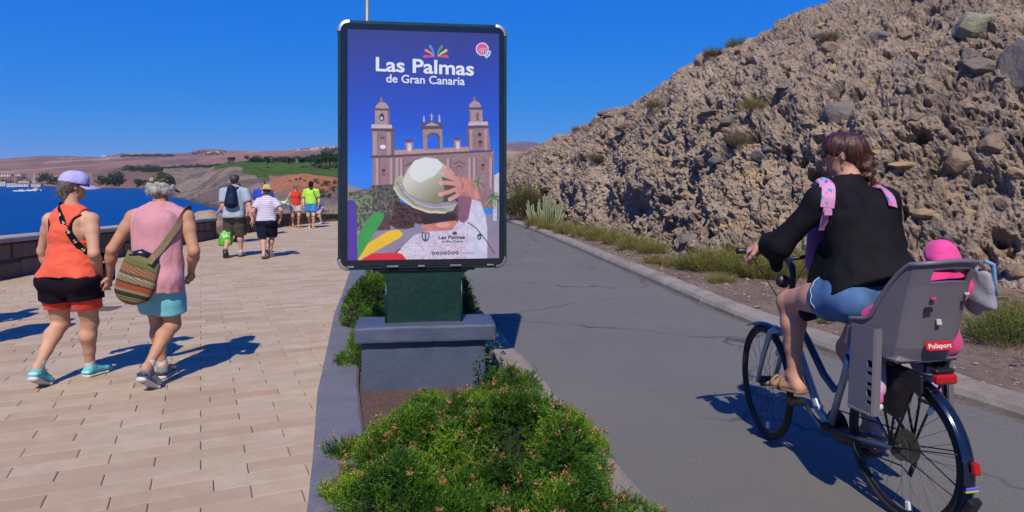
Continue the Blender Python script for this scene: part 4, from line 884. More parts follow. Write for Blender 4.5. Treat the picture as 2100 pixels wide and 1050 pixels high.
# soft creases of the paper
V = np.stack([(PX0 + (PX1 - PX0) * s_).ravel(), -.0045 - .0012 * (1 + fbm(np.stack([s_.ravel() * 7, t_.ravel() * 3, s_.ravel() * 0], 1), 2, 80)), (PZ1 + (PZ0 - PZ1) * t_).ravel()], 1)
ii = (np.arange(NZ - 1)[:, None] * NX + np.arange(NX - 1)[None]).ravel(); Fq = np.stack([ii, ii + NX, ii + NX + 1, ii + 1], 1)
me = mesh_np('poster', V, Fq, True); ca = me.color_attributes.new('print', 'FLOAT_COLOR', 'POINT'); ca.data.foreach_set('color', np.concatenate([IMG, np.ones((len(IMG), 1), np.float32)], 1).ravel())
m = Mat('poster_print'); pc = m.n('Attribute', attribute_name='print').outputs['Color']; m.out(pc, .5, None)
poster = link('poster', me, m.m, sign)
def text_mesh(txt, bold=.0):
    cu = bpy.data.curves.new('txt', 'FONT'); cu.body = txt; cu.offset = bold; cu.resolution_u = 4
    o = bpy.data.objects.new('txt', cu); COL.objects.link(o); dg = bpy.context.evaluated_depsgraph_get(); me = bpy.data.meshes.new_from_object(o.evaluated_get(dg)); bpy.data.objects.remove(o); return me
def lettering(txt, px0, px1, pyb, pyt, mat, bold, parent, yoff=-.009, skew=0.0, conv=(LX, LZ), name='lettering'):
    """pyb: baseline pixel row, pyt: top of the capitals; fits the text box between px0 and px1"""
    me = text_mesh(txt, bold); P = np.array([v.co[:] for v in me.vertices]); cap = .70
    x = (P[:, 0] - P[:, 0].min()) / (P[:, 0].max() - P[:, 0].min()); z = P[:, 1] / cap
    X = conv[0](px0) + x * (conv[0](px1) - conv[0](px0)); Z = conv[1](pyb) + z * (conv[1](pyt) - conv[1](pyb)) - skew * x
    for v, a, b in zip(me.vertices, X, Z): v.co = (a, yoff, b)
    return link(name, me, mat, parent)
WHT = simple('white_print', (.80, .82, .90), .5, .02); DKT = simple('dark_print', (.03, .03, .05), .5, .02); PALET = simple('pale_print', (.55, .55, .66), .5, .02); PKT = simple('pink_print', (.85, .62, .78), .5, .02)
SKW = .02
lettering('Las Palmas', 772, 972, 147, 119, WHT, .022, poster, skew=.020); lettering('de Gran Canaria', 793, 953, 170, 153.5, WHT, .016, poster, skew=.010)
lettering('CITY', 979.5, 1000.5, 106, 99.5, PKT, .02, poster); lettering('capital', 981, 999, 98, 93.5, PKT, .01, poster)
lettering('Las Palmas', 899, 953, 490.5, 483.5, DKT, .015, poster); lettering('de Gran Canaria', 905, 949, 497.5, 493.5, DKT, .01, poster); lettering('lpavisit.com', 943, 975, 521.5, 517, PALET, .01, poster)
for y_, a_, b_ in ((500.5, 861, 888), (504, 859, 889), (507.5, 863, 886)): lettering('xxxxxx xx xxxxxxx', a_, b_, y_, y_ - 2.4, simple('red_print', (.45, .16, .2), .5, .02), 0, poster, name='fine_print') if False else None
# glass pane
gm = bpy.data.materials.new('pane_glass'); gm.use_nodes = True; g_ = gm.node_tree; g_.nodes.clear()
ou = g_.nodes.new('ShaderNodeOutputMaterial'); mxs = g_.nodes.new('ShaderNodeMixShader'); tr = g_.nodes.new('ShaderNodeBsdfTransparent'); gl = g_.nodes.new('ShaderNodeBsdfGlossy'); lw_ = g_.nodes.new('ShaderNodeLayerWeight'); pw_ = g_.nodes.new('ShaderNodeMath'); pw_.operation = 'POWER'; pw_.inputs[1].default_value = 4.0; fr = g_.nodes.new('ShaderNodeMath'); fr.operation = 'MULTIPLY_ADD'; fr.inputs[1].default_value = .6; fr.inputs[2].default_value = .04; g_.links.new(lw_.outputs['Facing'], pw_.inputs[0]); g_.links.new(pw_.outputs[0], fr.inputs[0]); gl.inputs['Roughness'].default_value = .03; tr.inputs[0].default_value = (.96, .97, .98, 1)
g_.links.new(fr.outputs[0], mxs.inputs[0]); g_.links.new(tr.outputs[0], mxs.inputs[1]); g_.links.new(gl.outputs[0], mxs.inputs[2]); g_.links.new(mxs.outputs[0], ou.inputs[0])
q = rrect(x0 + .03, x1 - .03, zb + .03, zt - .03, .06); mm = MB(); mm.add([(a, -.014, b) for a, b in q], [tuple(range(len(q)))]); mm.build('glass_pane', gm, sign)
for px in (722, 806, 864, 934, 1006):
    w = .045 if px in (806, 934) else .028; MB().box((LX(px) - w, -.020, zb + .018), (LX(px) + w, -.004, zb + .032), None, .003).build('latch', simple('scuffed_metal', (.30, .31, .33), .45, .4, 60, .2, 200, metallic=.6), sign)
# pedestal with flared top
fx0, fx1, fy, ftop = LX(792), LX(947), 0.0, zb - .015
pl = []; rf = .085
pl += [(fx1, fy), (fx1, ftop - rf)] + [(fx1 + rf - rf * math.cos(R(a)), ftop - rf + rf * math.sin(R(a))) for a in range(15, 91, 15)] + [(fx0 - rf + rf * math.cos(R(a)), ftop - rf + rf * math.sin(R(a))) for a in range(90, 14, -15)] + [(fx0, ftop - rf), (fx0, fy)]
mm = MB(); n = len(pl); mm.add([(x, .03, z) for x, z in pl] + [(x, .15, z) for x, z in pl], [tuple(range(n)), tuple(range(n, 2 * n))[::-1]] + [(i, n + i, n + (i + 1) % n, (i + 1) % n) for i in range(n)]); mm.build('pedestal', GREEN, sign)
MB().box((LX(766), .01, zb - .016), (LX(974), .165, zb - .001), None, .003).build('shadow_strip', BEZ, sign)  # black plate stands in for the shadow strip under the housing
for lx in (fx0, fx1): MB().tube([(lx, .03, 0), (lx, .03, ftop - rf)], .008, 8).build('edge_trim', GREEN, sign, True)
# plinth
plinth = empty('sign_plinth', (-.706 + .02, 5.44, 0), SGA); tag(plinth, 'grey painted concrete plinth carrying the advertising panel', 'plinth')
def m_plinth():
    m = Mat('grey_plinth_paint'); a = m.noise(2.5, 6, .6); b = m.noise(22, 6, .7, None, .5); c = m.noise(130, 3)
    col = m.ramp(a, [(.3, srgb(78, 81, 95)), (.7, srgb(93, 97, 110))]); col = m.mix(m.mrange(b, .58, .72, 0, .5), col, srgb(115, 117, 126)); col = m.mix(m.mrange(m.noise(7, 5, .7), .6, .72, 0, .5), col, srgb(65, 67, 79))
    return m.out(col, .6, m.bump(b, .35, .012, m.bump(c, .15, .003)))
PLM = m_plinth()
def rough_box(lo, hi, name, nx, ny, nz, amp, seed, rnd=.02):
    m = MB(); pts = {}; V = []; Fc = []
    L = np.array(lo); H = np.array(hi); N = (nx, ny, nz)
    def vid(i, j, k):
        if (i, j, k) not in pts:
            p = L + (H - L) * np.array((i / nx, j / ny, k / nz)); pts[(i, j, k)] = len(V); V.append(p)
        return pts[(i, j, k)]
    for ax in range(3):
        a1, a2 = (ax + 1) % 3, (ax + 2) % 3
        for s_ in (0, N[ax]):
            for u in range(N[a1]):
                for w in range(N[a2]):
                    q = []
                    for du_, dw in ((0, 0), (1, 0), (1, 1), (0, 1)):
                        t = [0, 0, 0]; t[ax] = s_; t[a1] = u + du_; t[a2] = w + dw; q.append(vid(*t))
                    Fc.append(q if s_ else q[::-1])
    V = np.array(V); c = (L + H) / 2; h = (H - L) / 2 - rnd; q = np.clip(V - c, -h, h); dlt = V - c - q; ln = np.linalg.norm(dlt, axis=1, keepdims=True); V = c + q + dlt / np.maximum(ln, 1e-6) * np.minimum(ln, rnd)
    dirv = V - c; V = V + np.stack([fbm(V * 9, 3, seed), fbm(V * 9 + 50, 3, seed + 1), fbm(V * 9 + 90, 3, seed + 2)], 1) * amp
    m.add(V, Fc); return m.build(name, PLM, plinth, True)
rough_box((-.55, -.13, .355), (.55, .32, .485), 'slab', 60, 26, 10, .006, 3, .014)
rough_box((-.50, -.075, -.1), (.47, .27, .36), 'block', 40, 16, 24, .003, 9, .008)
# street lamp further along the planter
lp = empty('street_lamp', (-3.5, 16.5, 0), 0); tag(lp, 'slim steel street lamp pole rising behind the advertising panel', 'street lamp')
STL_ = simple('lamp_steel', (.33, .31, .28), .5, .15, 10, metallic=.5)
MB().tube([(0, 0, -.05), (0, 0, .25)], .1, 16).build('base', STL_, lp, True); MB().tube([(0, 0, .25), (0, 0, 3), (0, 0, 8.0)], [.062, .06, .045], 16).build('pole', STL_, lp, True)
MB().tube([(0, 0, 7.9), (-.25, 0, 8.0), (-.55, 0, 8.02)], .03, 10).build('arm', STL_, lp, True); MB().box((-1.15, -.1, 7.98), (-.5, .1, 8.06), None, .02).build('lantern', STL_, lp)
# ================= FIGURES: implicit surfaces =================
def V3(*a): return np.array(a, float)
def unit(v): v = np.asarray(v, float); return v / max(np.linalg.norm(v), 1e-9)
class Fld:
    """smooth union of tapered limbs, meshed with surface nets"""
    def __init__(s): s.ops = []; s.cuts = []; s.wr = None
    def cone(s, a, b, ra, rb, k=.02, op='u', inf=0.0):
        a = np.asarray(a, float); b = np.asarray(b, float)
        s.ops.append(('c', a, b, ra + inf, rb + inf, None, k, op)); return s
    def econe(s, a, b, A, B, lat, k=.03, op='u', inf=0.0):
        """elliptic section: A=(half width along lat, half depth)"""
        s.ops.append(('e', np.asarray(a, float), np.asarray(b, float), (A[0] + inf, A[1] + inf), (B[0] + inf, B[1] + inf), unit(lat), k, op)); return s
    def sph(s, c, r, k=.02, op='u', inf=0.0): return s.cone(c, np.asarray(c, float) + (0, 0, 1e-4), r, r, k, op, inf)
    def take(s, ops, inf=0.0, k=None):
        for o in ops:
            o = list(o)
            if o[0] == 'c': o[3] += inf; o[4] += inf
            else: o[3] = (o[3][0] + inf, o[3][1] + inf); o[4] = (o[4][0] + inf, o[4][1] + inf)
            if k is not None: o[6] = k
            s.ops.append(tuple(o))
        return s
    def cut(s, p, n, k=0.0): s.cuts.append((np.asarray(p, float), unit(n))); return s
    def wrinkle(s, amp, scale, seed=1): s.wr = (amp, np.asarray(scale, float), seed); return s
    def mesh(s, vox):
        lo = np.full(3, 1e9); hi = -lo
        for o in s.ops:
            if o[7] != 'u': continue
            r = max(np.max(o[3]), np.max(o[4])); lo = np.minimum(lo, np.minimum(o[1], o[2]) - r); hi = np.maximum(hi, np.maximum(o[1], o[2]) + r)
        for p, n in s.cuts:     # axis-aligned cuts shrink the grid
            for ax in range(3):
                if abs(n[ax]) > .97:
                    if n[ax] > 0: hi[ax] = min(hi[ax], p[ax] + .12)
                    else: lo[ax] = max(lo[ax], p[ax] - .12)
        lo -= 4 * vox; hi += 4 * vox; N = np.ceil((hi - lo) / vox).astype(int) + 1
        ax = [(lo[i] + vox * np.arange(N[i])).astype(np.float32) for i in range(3)]
        D = np.full(N, .08, np.float32)
        for (t, a, b, ra, rb, lat, k, op) in s.ops:
            r = max(np.max(ra), np.max(rb)); mg = r + k + 3 * vox
            i0 = np.clip(((np.minimum(a, b) - mg - lo) / vox).astype(int), 0, N - 1); i1 = np.clip(((np.maximum(a, b) + mg - lo) / vox).astype(int) + 2, 0, N)
            if np.any(i1 <= i0): continue
            sl = tuple(slice(p, q) for p, q in zip(i0, i1))
            X = ax[0][sl[0]][:, None, None] - np.float32(a[0]); Y = ax[1][sl[1]][None, :, None] - np.float32(a[1]); Z = ax[2][sl[2]][None, None, :] - np.float32(a[2])
            ab = b - a; L2 = float(ab @ ab); T = (X * np.float32(ab[0]) + Y * np.float32(ab[1]) + Z * np.float32(ab[2])) / np.float32(max(L2, 1e-12)); Tc = np.clip(T, 0, 1)
            if t == 'c':
                d = np.sqrt((X - Tc * np.float32(ab[0])) ** 2 + (Y - Tc * np.float32(ab[1])) ** 2 + (Z - Tc * np.float32(ab[2])) ** 2) - (ra + (rb - ra) * Tc).astype(np.float32)
            else:
                axd = unit(ab); la = unit(lat - axd * (lat @ axd)); fw = np.cross(axd, la)
                l = X * np.float32(la[0]) + Y * np.float32(la[1]) + Z * np.float32(la[2]); f = X * np.float32(fw[0]) + Y * np.float32(fw[1]) + Z * np.float32(fw[2]); e = (T - Tc) * np.float32(math.sqrt(L2))
                w = ra[0] + (rb[0] - ra[0]) * Tc; dp = ra[1] + (rb[1] - ra[1]) * Tc; c = np.minimum(w, dp)
                d = (np.sqrt((l / w) ** 2 + (f / dp) ** 2 + (e / c) ** 2) - 1) * c
            cur = D[sl]
            if op == 'u':
                h = np.clip(.5 + .5 * (cur - d) / max(k, 1e-5), 0, 1); D[sl] = cur + (d - cur) * h - k * h * (1 - h)
            else:
                D[sl] = np.maximum(cur, -d)
        for p, n in s.cuts:
            g = (ax[0] - np.float32(p[0]))[:, None, None] * np.float32(n[0]) + (ax[1] - np.float32(p[1]))[None, :, None] * np.float32(n[1]) + (ax[2] - np.float32(p[2]))[None, None, :] * np.float32(n[2])
            D = np.maximum(D, g)
        if s.wr is not None:
            m = np.nonzero(np.abs(D) < .03); P = np.stack([ax[i][m[i]] for i in range(3)], 1).astype(np.float64); D[m] += (s.wr[0] * fbm(P * s.wr[1], 3, s.wr[2])).astype(np.float32)
        return nets(D, lo, vox)
def nets(D, lo, vox):
    S = D < 0; nx, ny, nz = D.shape
    c = [S[i:nx - 1 + i, j:ny - 1 + j, k:nz - 1 + k] for i in (0, 1) for j in (0, 1) for k in (0, 1)]
    cnt = sum(q.astype(np.int8) for q in c); act = (cnt > 0) & (cnt < 8); I = np.stack(np.nonzero(act), 1)
    idx = np.full(act.shape, -1, np.int32); idx[act] = np.arange(len(I))
    acc = np.zeros((len(I), 3)); num = np.zeros(len(I))
    corners = [(i, j, k) for i in (0, 1) for j in (0, 1) for k in (0, 1)]
    val = {q: D[I[:, 0] + q[0], I[:, 1] + q[1], I[:, 2] + q[2]] for q in corners}
    for a in corners:
        for d_ in range(3):
            if a[d_] == 1: continue
            b = list(a); b[d_] = 1; b = tuple(b); va, vb = val[a], val[b]; m = (va < 0) != (vb < 0)
            t = np.where(m, va / np.where(m, va - vb, 1), 0); p = np.array(a, float)[None] + t[:, None] * (np.array(b) - np.array(a))[None]
            acc += p * m[:, None]; num += m
    V = lo + (I + acc / num[:, None]) * vox; Fq = []
    for d_ in range(3):
        e1, e2 = (d_ + 1) % 3, (d_ + 2) % 3
        sa = [slice(None)] * 3; sb = [slice(None)] * 3; sa[d_] = slice(0, -1); sb[d_] = slice(1, None); A_, B_ = S[tuple(sa)], S[tuple(sb)]
        J = np.stack(np.nonzero(A_ != B_), 1); J = J[(J[:, e1] > 0) & (J[:, e2] > 0) & (J[:, e1] < D.shape[e1] - 1) & (J[:, e2] < D.shape[e2] - 1)]
        ins = A_[tuple(J.T)]; q = []
        for (u, w) in ((-1, -1), (0, -1), (0, 0), (-1, 0)):
            K_ = J.copy(); K_[:, e1] += u; K_[:, e2] += w; q.append(idx[tuple(K_.T)])
        q = np.stack(q, 1); q[~ins] = q[~ins][:, ::-1]; Fq.append(q)
    return V, np.concatenate(Fq)
def join_vf(lst):
    V = []; Fq = []; n = 0
    for v, f in lst: V.append(v); Fq.append(f + n); n += len(v)
    return np.concatenate(V), np.concatenate(Fq)
def relax(V, Fq, it=1, lam=.5):
    for _ in range(it):
        acc = np.zeros_like(V); num = np.zeros(len(V))
        for a in range(4):
            for b in (1, 3): np.add.at(acc, Fq[:, a], V[Fq[:, (a + b) % 4]]); np.add.at(num, Fq[:, a], 1)
        V = V + lam * (acc / np.maximum(num, 1)[:, None] - V)
    return V
def fobj(name, fld, vox, mat, parent, smooth_it=1, extra=None):
    parts = [fld.mesh(vox)] + (extra or []); parts[0] = (relax(*parts[0], smooth_it), parts[0][1]); V, Fq = join_vf(parts)
    return link(name, mesh_np(name, V, Fq, True), mat, parent)
def ik(a, c, l1, l2, pole):
    d = c - a; L = np.linalg.norm(d); L = min(L, (l1 + l2) * .9995); u = unit(d); x = (l1 * l1 - l2 * l2 + L * L) / (2 * L); h = math.sqrt(max(l1 * l1 - x * x, 0)); p = np.asarray(pole, float); p = unit(p - u * (p @ u)); return a + u * x + p * h
def hand_fld(wr, dirv, palm_n, side, S, curl=.5, spread=.10, thumb=1.0):
    """wr wrist; dirv to the fingertips; palm_n out of the palm; side +1: thumb on +cross"""
    f = Fld(); d = unit(dirv); n = unit(np.asarray(palm_n, float) - d * (np.asarray(palm_n, float) @ d)); l = np.cross(d, n) * side
    pl = wr + d * .085 * S; f.econe(wr - d * .02 * S, wr + d * .03 * S, (.024 * S, .019 * S), (.031 * S, .016 * S), l, .01); f.econe(wr + d * .03 * S, pl, (.032 * S, .0155 * S), (.039 * S, .0125 * S), l, .012)
    for i, (o, L) in enumerate(((.030, .074), (.0105, .083), (-.0095, .077), (-.028, .060))):
        r = .0088 * S if i < 3 else .0075 * S; b = pl + l * o * S; a = 0.0; p = b - d * .012 * S; cu = curl * (1 + .12 * i)
        for j, q in enumerate((.45, .32, .25)):
            a += cu * (.7, 1.0, .7)[j]; dr = unit(d * math.cos(a) + n * math.sin(a) + l * o / .03 * spread * math.cos(a)); e = p + dr * (L * q + (.012 if j == 0 else 0)) * S; f.cone(p, e, r * (1 - .06 * j), r * (.94 - .08 * j), .004); p = e
    t0 = wr + d * .022 * S + l * .022 * S + n * .004 * S; t1 = t0 + unit(d * .7 + l * .75 + n * .35 * thumb) * .042 * S; t2 = t1 + unit(d * .9 + l * .25 + n * .4 * thumb) * .030 * S; t3 = t2 + unit(d * 1.0 + n * .35 * thumb) * .026 * S
    f.cone(t0, t1, .015 * S, .011 * S, .012); f.cone(t1, t2, .0108 * S, .0098 * S, .004); f.cone(t2, t3, .0098 * S, .0075 * S, .004); return f
class Body:
    """joints in a local frame: x right, y forward, z up, origin on the ground"""
    def __init__(s, H=1.68, g=1.0, fem=False, hipw=1.0, belly=0.0, lean=0.0, feet=((-.09, 0, 0, 0), (.09, 0, 0, 0)), wr=None, head_yaw=0.0, head_pitch=0.0, sh_w=1.0, drop=0.0, toe=(8, -8), neck=0.0, stoop=0.0, pelvis=None, el_pole=None):
        s.H = H; s.g = g; s.fem = fem; h = H; f = V3(0, 1, 0); s.toe = toe
        s.pel = V3(0, 0, .515 * h - drop) if pelvis is None else np.asarray(pelvis, float)
        up = unit(V3(0, math.sin(lean), math.cos(lean))); s.up = up; s.fw = unit(np.cross(V3(1, 0, 0), -up) * -1) if False else unit(V3(0, math.cos(lean), -math.sin(lean)))
        s.waist = s.pel + up * .10 * h; s.chest = s.pel + up * .215 * h; s.nb = s.pel + up * .315 * h + s.fw * (.01 + stoop) * h
        s.hw = (.060 if fem else .054) * h * hipw; s.sw = (.104 if fem else .118) * h * sh_w
        s.hip = [s.pel + V3(-s.hw, 0, -.005 * h), s.pel + V3(s.hw, 0, -.005 * h)]; s.sho = [s.nb + V3(-s.sw, -.01, -.046 * h), s.nb + V3(s.sw, -.01, -.046 * h)]
        s.ank = []; s.heel = []; s.ball = []; s.kn = []
        th, shn = .245 * h, .235 * h
        for i in (0, 1):
            x, y, lift, tp = feet[i]   # ball-of-foot position (x, y), heel lift angle in deg, toe height
            ball = V3(x, y, .022 + tp); a = R(lift); yaw = R(toe[i]); fd = V3(-math.sin(yaw), math.cos(yaw), 0)
            heel = ball - fd * .105 * h * math.cos(a) + V3(0, 0, .105 * h * math.sin(a)); ank = heel + fd * (.028 * h * math.cos(a) + .03 * h * math.sin(a)) + V3(0, 0, .032 * h * math.cos(a) + .01)
            s.ball.append(ball); s.heel.append(heel); s.ank.append(ank); s.kn.append(ik(s.hip[i], ank, th, shn, fd))
        s.wr = [np.asarray(w, float) for w in wr] if wr is not None else [s.sho[0] + V3(-.05, .04, -.30 * h), s.sho[1] + V3(.05, .04, -.30 * h)]
        ep = el_pole or (V3(-.5, -1, 0), V3(.5, -1, 0)); s.el = [ik(s.sho[i], s.wr[i], .172 * h, .148 * h, ep[i]) for i in (0, 1)]
        hy = R(head_yaw); hp = R(head_pitch); s.hf = V3(-math.sin(hy) * math.cos(hp), math.cos(hy) * math.cos(hp), math.sin(hp)); s.hr = unit(np.cross(s.hf, V3(0, 0, 1))); s.hu = np.cross(s.hr, s.hf)
        s.hc = s.nb + s.up * (.075 + neck) * h + s.fw * .012 * h + V3(0, 0, .022 * h)
        s.belly = belly
    def torso(s):
        f = Fld(); h = s.H; g = s.g; lat = V3(1, 0, 0); u = s.up; fw = s.fw; hwx = s.hw / (.054 * h)
        f.econe(s.pel - u * .02 * h, s.pel + u * .045 * h, (.088 * h * g * hwx, .066 * h * g), (.092 * h * g * min(hwx, 1.12), .064 * h * g), lat, .03)
        f.econe(s.pel + u * .045 * h, s.waist + u * .02 * h, (.090 * h * g, .062 * h * g), ((.076 if s.fem else .082) * h * g, .058 * h * g), lat, .04); f.econe(s.waist, s.chest, ((.077 if s.fem else .083) * h * g, .058 * h * g), (.090 * h * (1 + (g - 1) * .6), .062 * h * (1 + (g - 1) * .6)), lat, .04)
        f.econe(s.chest, s.nb - u * .045 * h, (.092 * h * (1 + (g - 1) * .6), .062 * h * (1 + (g - 1) * .6)), (.078 * h, .046 * h), lat, .04)
        for i in (0, 1): f.cone(s.nb - u * .010 * h, s.sho[i] + V3(0, 0, .002), .027 * h, .032 * h * (1 + (g - 1) * .5), .04); f.cone(s.nb + u * .02 * h, s.nb + (s.sho[i] - s.nb) * .6, .022 * h, .022 * h, .035); f.sph(s.hip[i] - fw * .032 * h - u * .012 * h + V3((-.006, .006)[i], 0, 0) * h, .050 * h * g, .03); f.cone(s.chest + V3((-.05, .05)[i] * h, -.028 * h, .045 * h), s.chest + V3((-.045, .045)[i] * h, -.022 * h, -.03 * h), .034 * h, .03 * h, .03)
        if s.belly > 0: f.sph(s.waist + fw * .02 * h, s.belly * h, .05)
        if s.fem:
            for x in (-.04, .04): f.sph(s.chest + fw * .048 * h + V3(x * h, 0, .005 * h), .033 * h * g, .02)
        return f.ops
    def neck(s):
        f = Fld(); h = s.H; f.cone(s.nb - s.up * .015 * h, s.hc - V3(0, 0, .02 * h) - s.hf * .012 * h, .033 * h, .029 * h, .025); return f.ops
    def head(s):
        f = Fld(); h = s.H; c = s.hc; u, fd, r = s.hu, s.hf, s.hr
        f.econe(c + u * .014 * h - fd * .014 * h, c + u * .016 * h + fd * .016 * h, (.044 * h, .046 * h), (.041 * h, .044 * h), r, .02); f.econe(c - u * .032 * h + fd * .012 * h, c + u * .01 * h + fd * .014 * h, (.030 * h, .034 * h), (.038 * h, .040 * h), r, .02)
        f.cone(c - u * .047 * h + fd * .032 * h, c - u * .042 * h + fd * .028 * h, .014 * h, .016 * h, .012); f.cone(c + u * .004 * h + fd * .050 * h, c - u * .013 * h + fd * .058 * h, .005 * h, .008 * h, .006); f.econe(c + u * .013 * h + fd * .045 * h - r * .02 * h, c + u * .013 * h + fd * .045 * h + r * .02 * h, (.006 * h, .006 * h), (.006 * h, .006 * h), u, .006)
        f.econe(c - u * .029 * h + fd * .048 * h - r * .009 * h, c - u * .029 * h + fd * .048 * h + r * .009 * h, (.005 * h, .004 * h), (.005 * h, .004 * h), u, .004)
        for sg in (-1, 1): f.econe(c + r * sg * .043 * h - fd * .004 * h + u * .008 * h, c + r * sg * .042 * h - u * .016 * h, (.004 * h, .011 * h), (.004 * h, .008 * h), r, .004); f.sph(c + r * sg * .0165 * h + fd * .053 * h + u * .004 * h, .0085 * h, 0, 's')
        return f.ops
    def arm(s, i):
        f = Fld(); h = s.H; g = 1 + (s.g - 1) * .7; a, e, w = s.sho[i], s.el[i], s.wr[i]; k = .92 if s.fem else 1.0
        f.cone(a, a + (e - a) * .35, .0345 * h * g * k, .032 * h * g * k, .03); f.cone(a + (e - a) * .3, e, .0315 * h * g * k, .0245 * h * g * k, .02); f.cone(e, e + (w - e) * .35, .0245 * h * g * k, .0265 * h * g * k, .02); f.cone(e + (w - e) * .3, w, .026 * h * g * k, .0165 * h * k, .02); return f.ops
    def leg(s, i):
        f = Fld(); h = s.H; g = s.g; p, k_, a = s.hip[i], s.kn[i], s.ank[i]; gl = 1 + (g - 1) * .8; bk = unit(np.cross(unit(a - k_), np.cross(unit(a - k_), unit(s.ball[i] - s.heel[i])))) ; bk = unit(-(unit(s.ball[i] - s.heel[i])))
        f.cone(p - V3(0, 0, .01), p + (k_ - p) * .45, .056 * h * gl, .051 * h * gl, .03); f.cone(p + (k_ - p) * .4, k_, .051 * h * gl, .035 * h * gl, .03); f.sph(k_, .0345 * h * gl, .02)
        c1 = k_ + (a - k_) * .28 + bk * .013 * h; c2 = k_ + (a - k_) * .62 + bk * .004 * h
        f.cone(k_, c1, .032 * h * gl, .0355 * h * gl, .025); f.cone(c1, c2, .0355 * h * gl, .025 * h * gl, .025); f.cone(c2, a, .0245 * h * gl, .0195 * h, .02); f.cone(a + V3(0, 0, .012), a - V3(0, 0, .012), .0205 * h, .0205 * h, .012); return f.ops
    def foot(s, i):
        f = Fld(); h = s.H; he, ba, an = s.heel[i], s.ball[i], s.ank[i]; fd = unit(ba - he); lt = unit(np.cross(fd, V3(0, 0, 1))); upv = np.cross(lt, fd)
        f.cone(an - V3(0, 0, .005), he + upv * .006 + fd * .01, .022 * h, .018 * h, .02); f.econe(he + fd * .02 + upv * .012, ba + upv * -.002, (.02 * h, .02 * h), (.029 * h, .013 * h), lt, .02); f.econe(an + fd * .03, ba, (.018 * h, .02 * h), (.026 * h, .012 * h), lt, .02)
        for j, o in enumerate((.022, .009, -.003, -.014, -.024)):
            o *= (1 if i == 0 else -1); L = (.045, .044, .039, .033, .026)[j]; f.cone(ba + lt * o * h * .9, ba + fd * L * h + lt * o * h - V3(0, 0, .004), .0085 * h, .0068 * h if j else .0088 * h, .005)
        return f.ops
def skin_mat(name, c, red=.25):
    if name in _MC: return _MC[name]
    m = Mat(name); a = m.noise(9, 5, .6); b = m.noise(60, 4, .7)
    lo = (c[0] * .86, c[1] * .80, c[2] * .78); hi = (min(1, c[0] * 1.1), c[1] * 1.08, c[2] * 1.06)
    col = m.ramp(a, [(.3, lo), (.7, hi)]); col = m.mix(m.mrange(b, .52, .72, 0, .4), col, (c[0] * .78, c[1] * .58, c[2] * .5)); col = m.mix(m.mrange(m.noise(3.2, 4, .6), .45, .7, 0, .4), col, (c[0] * .92, c[1] * .72, c[2] * .64)); col = m.mix(m.mrange(m.noise(150, 2), .66, .72, 0, .45), col, (c[0] * .5, c[1] * .36, c[2] * .3))
    _MC[name] = m.out(col, .62, m.bump(b, .35, .005), Specular_IOR_Level=.3, Subsurface_Weight=.06, Subsurface_Radius=(.02, .008, .004), Subsurface_Scale=.5); return _MC[name]
def cloth_mat(name, c, var=.10, rough=.85, weave=420, c2=None):
    if name in _MC: return _MC[name]
    m = Mat(name); a = m.noise(7, 5, .6); w = m.noise(weave, 2, .5)
    col = m.ramp(a, [(.3, tuple(x * (1 - var) for x in c)), (.7, tuple(min(1, x * (1 + var)) for x in c))]); col = m.mix(m.mrange(w, .5, .75, 0, .25), col, tuple(x * .7 for x in c))
    _MC[name] = m.out(col, rough, m.bump(m.noise(16, 5, .65, None, .8), .45, .012, m.bump(w, .25, .002)), Sheen_Weight=.12 if max(c) > .1 else 0.0, Specular_IOR_Level=.5 if max(c) > .1 else .15); return _MC[name]
def person(loc, rz, label, group=None):
    p = empty('person', (loc[0], loc[1], loc[2] if len(loc) > 2 else 0), rz); return tag(p, label, 'person', group)
def body_mesh(b, P, mat, vox=.009, bare_feet=False, hands=None, hvox=.0042, full=True, curl=(.45, .45)):
    f = Fld(); f.take(b.torso()); f.take(b.neck()); f.take(b.head())
    for i in (0, 1):
        f.take(b.arm(i)); f.take(b.leg(i))
        if bare_feet: f.take(b.foot(i))
        else: f.cone(b.ank[i], b.heel[i] + unit(b.ball[i] - b.heel[i]) * .05, .02 * b.H, .02 * b.H, .02)
    ex = []
    for i in (0, 1):
        hd = (hands or {}).get(i); d = b.wr[i] - b.el[i]; pn = V3((1, -1)[i], .25, 0) if hd is None else hd[1]; d = d if hd is None else hd[0]; cu = curl[i] if hd is None else hd[2]
        hv = hand_fld(b.wr[i], d, pn, (1, -1)[i] if hd is None or len(hd) < 4 else hd[3], b.H / 1.72, cu).mesh(hvox); ex.append(hv)
    return fobj('body', f, vox, mat, P, 1, ex)
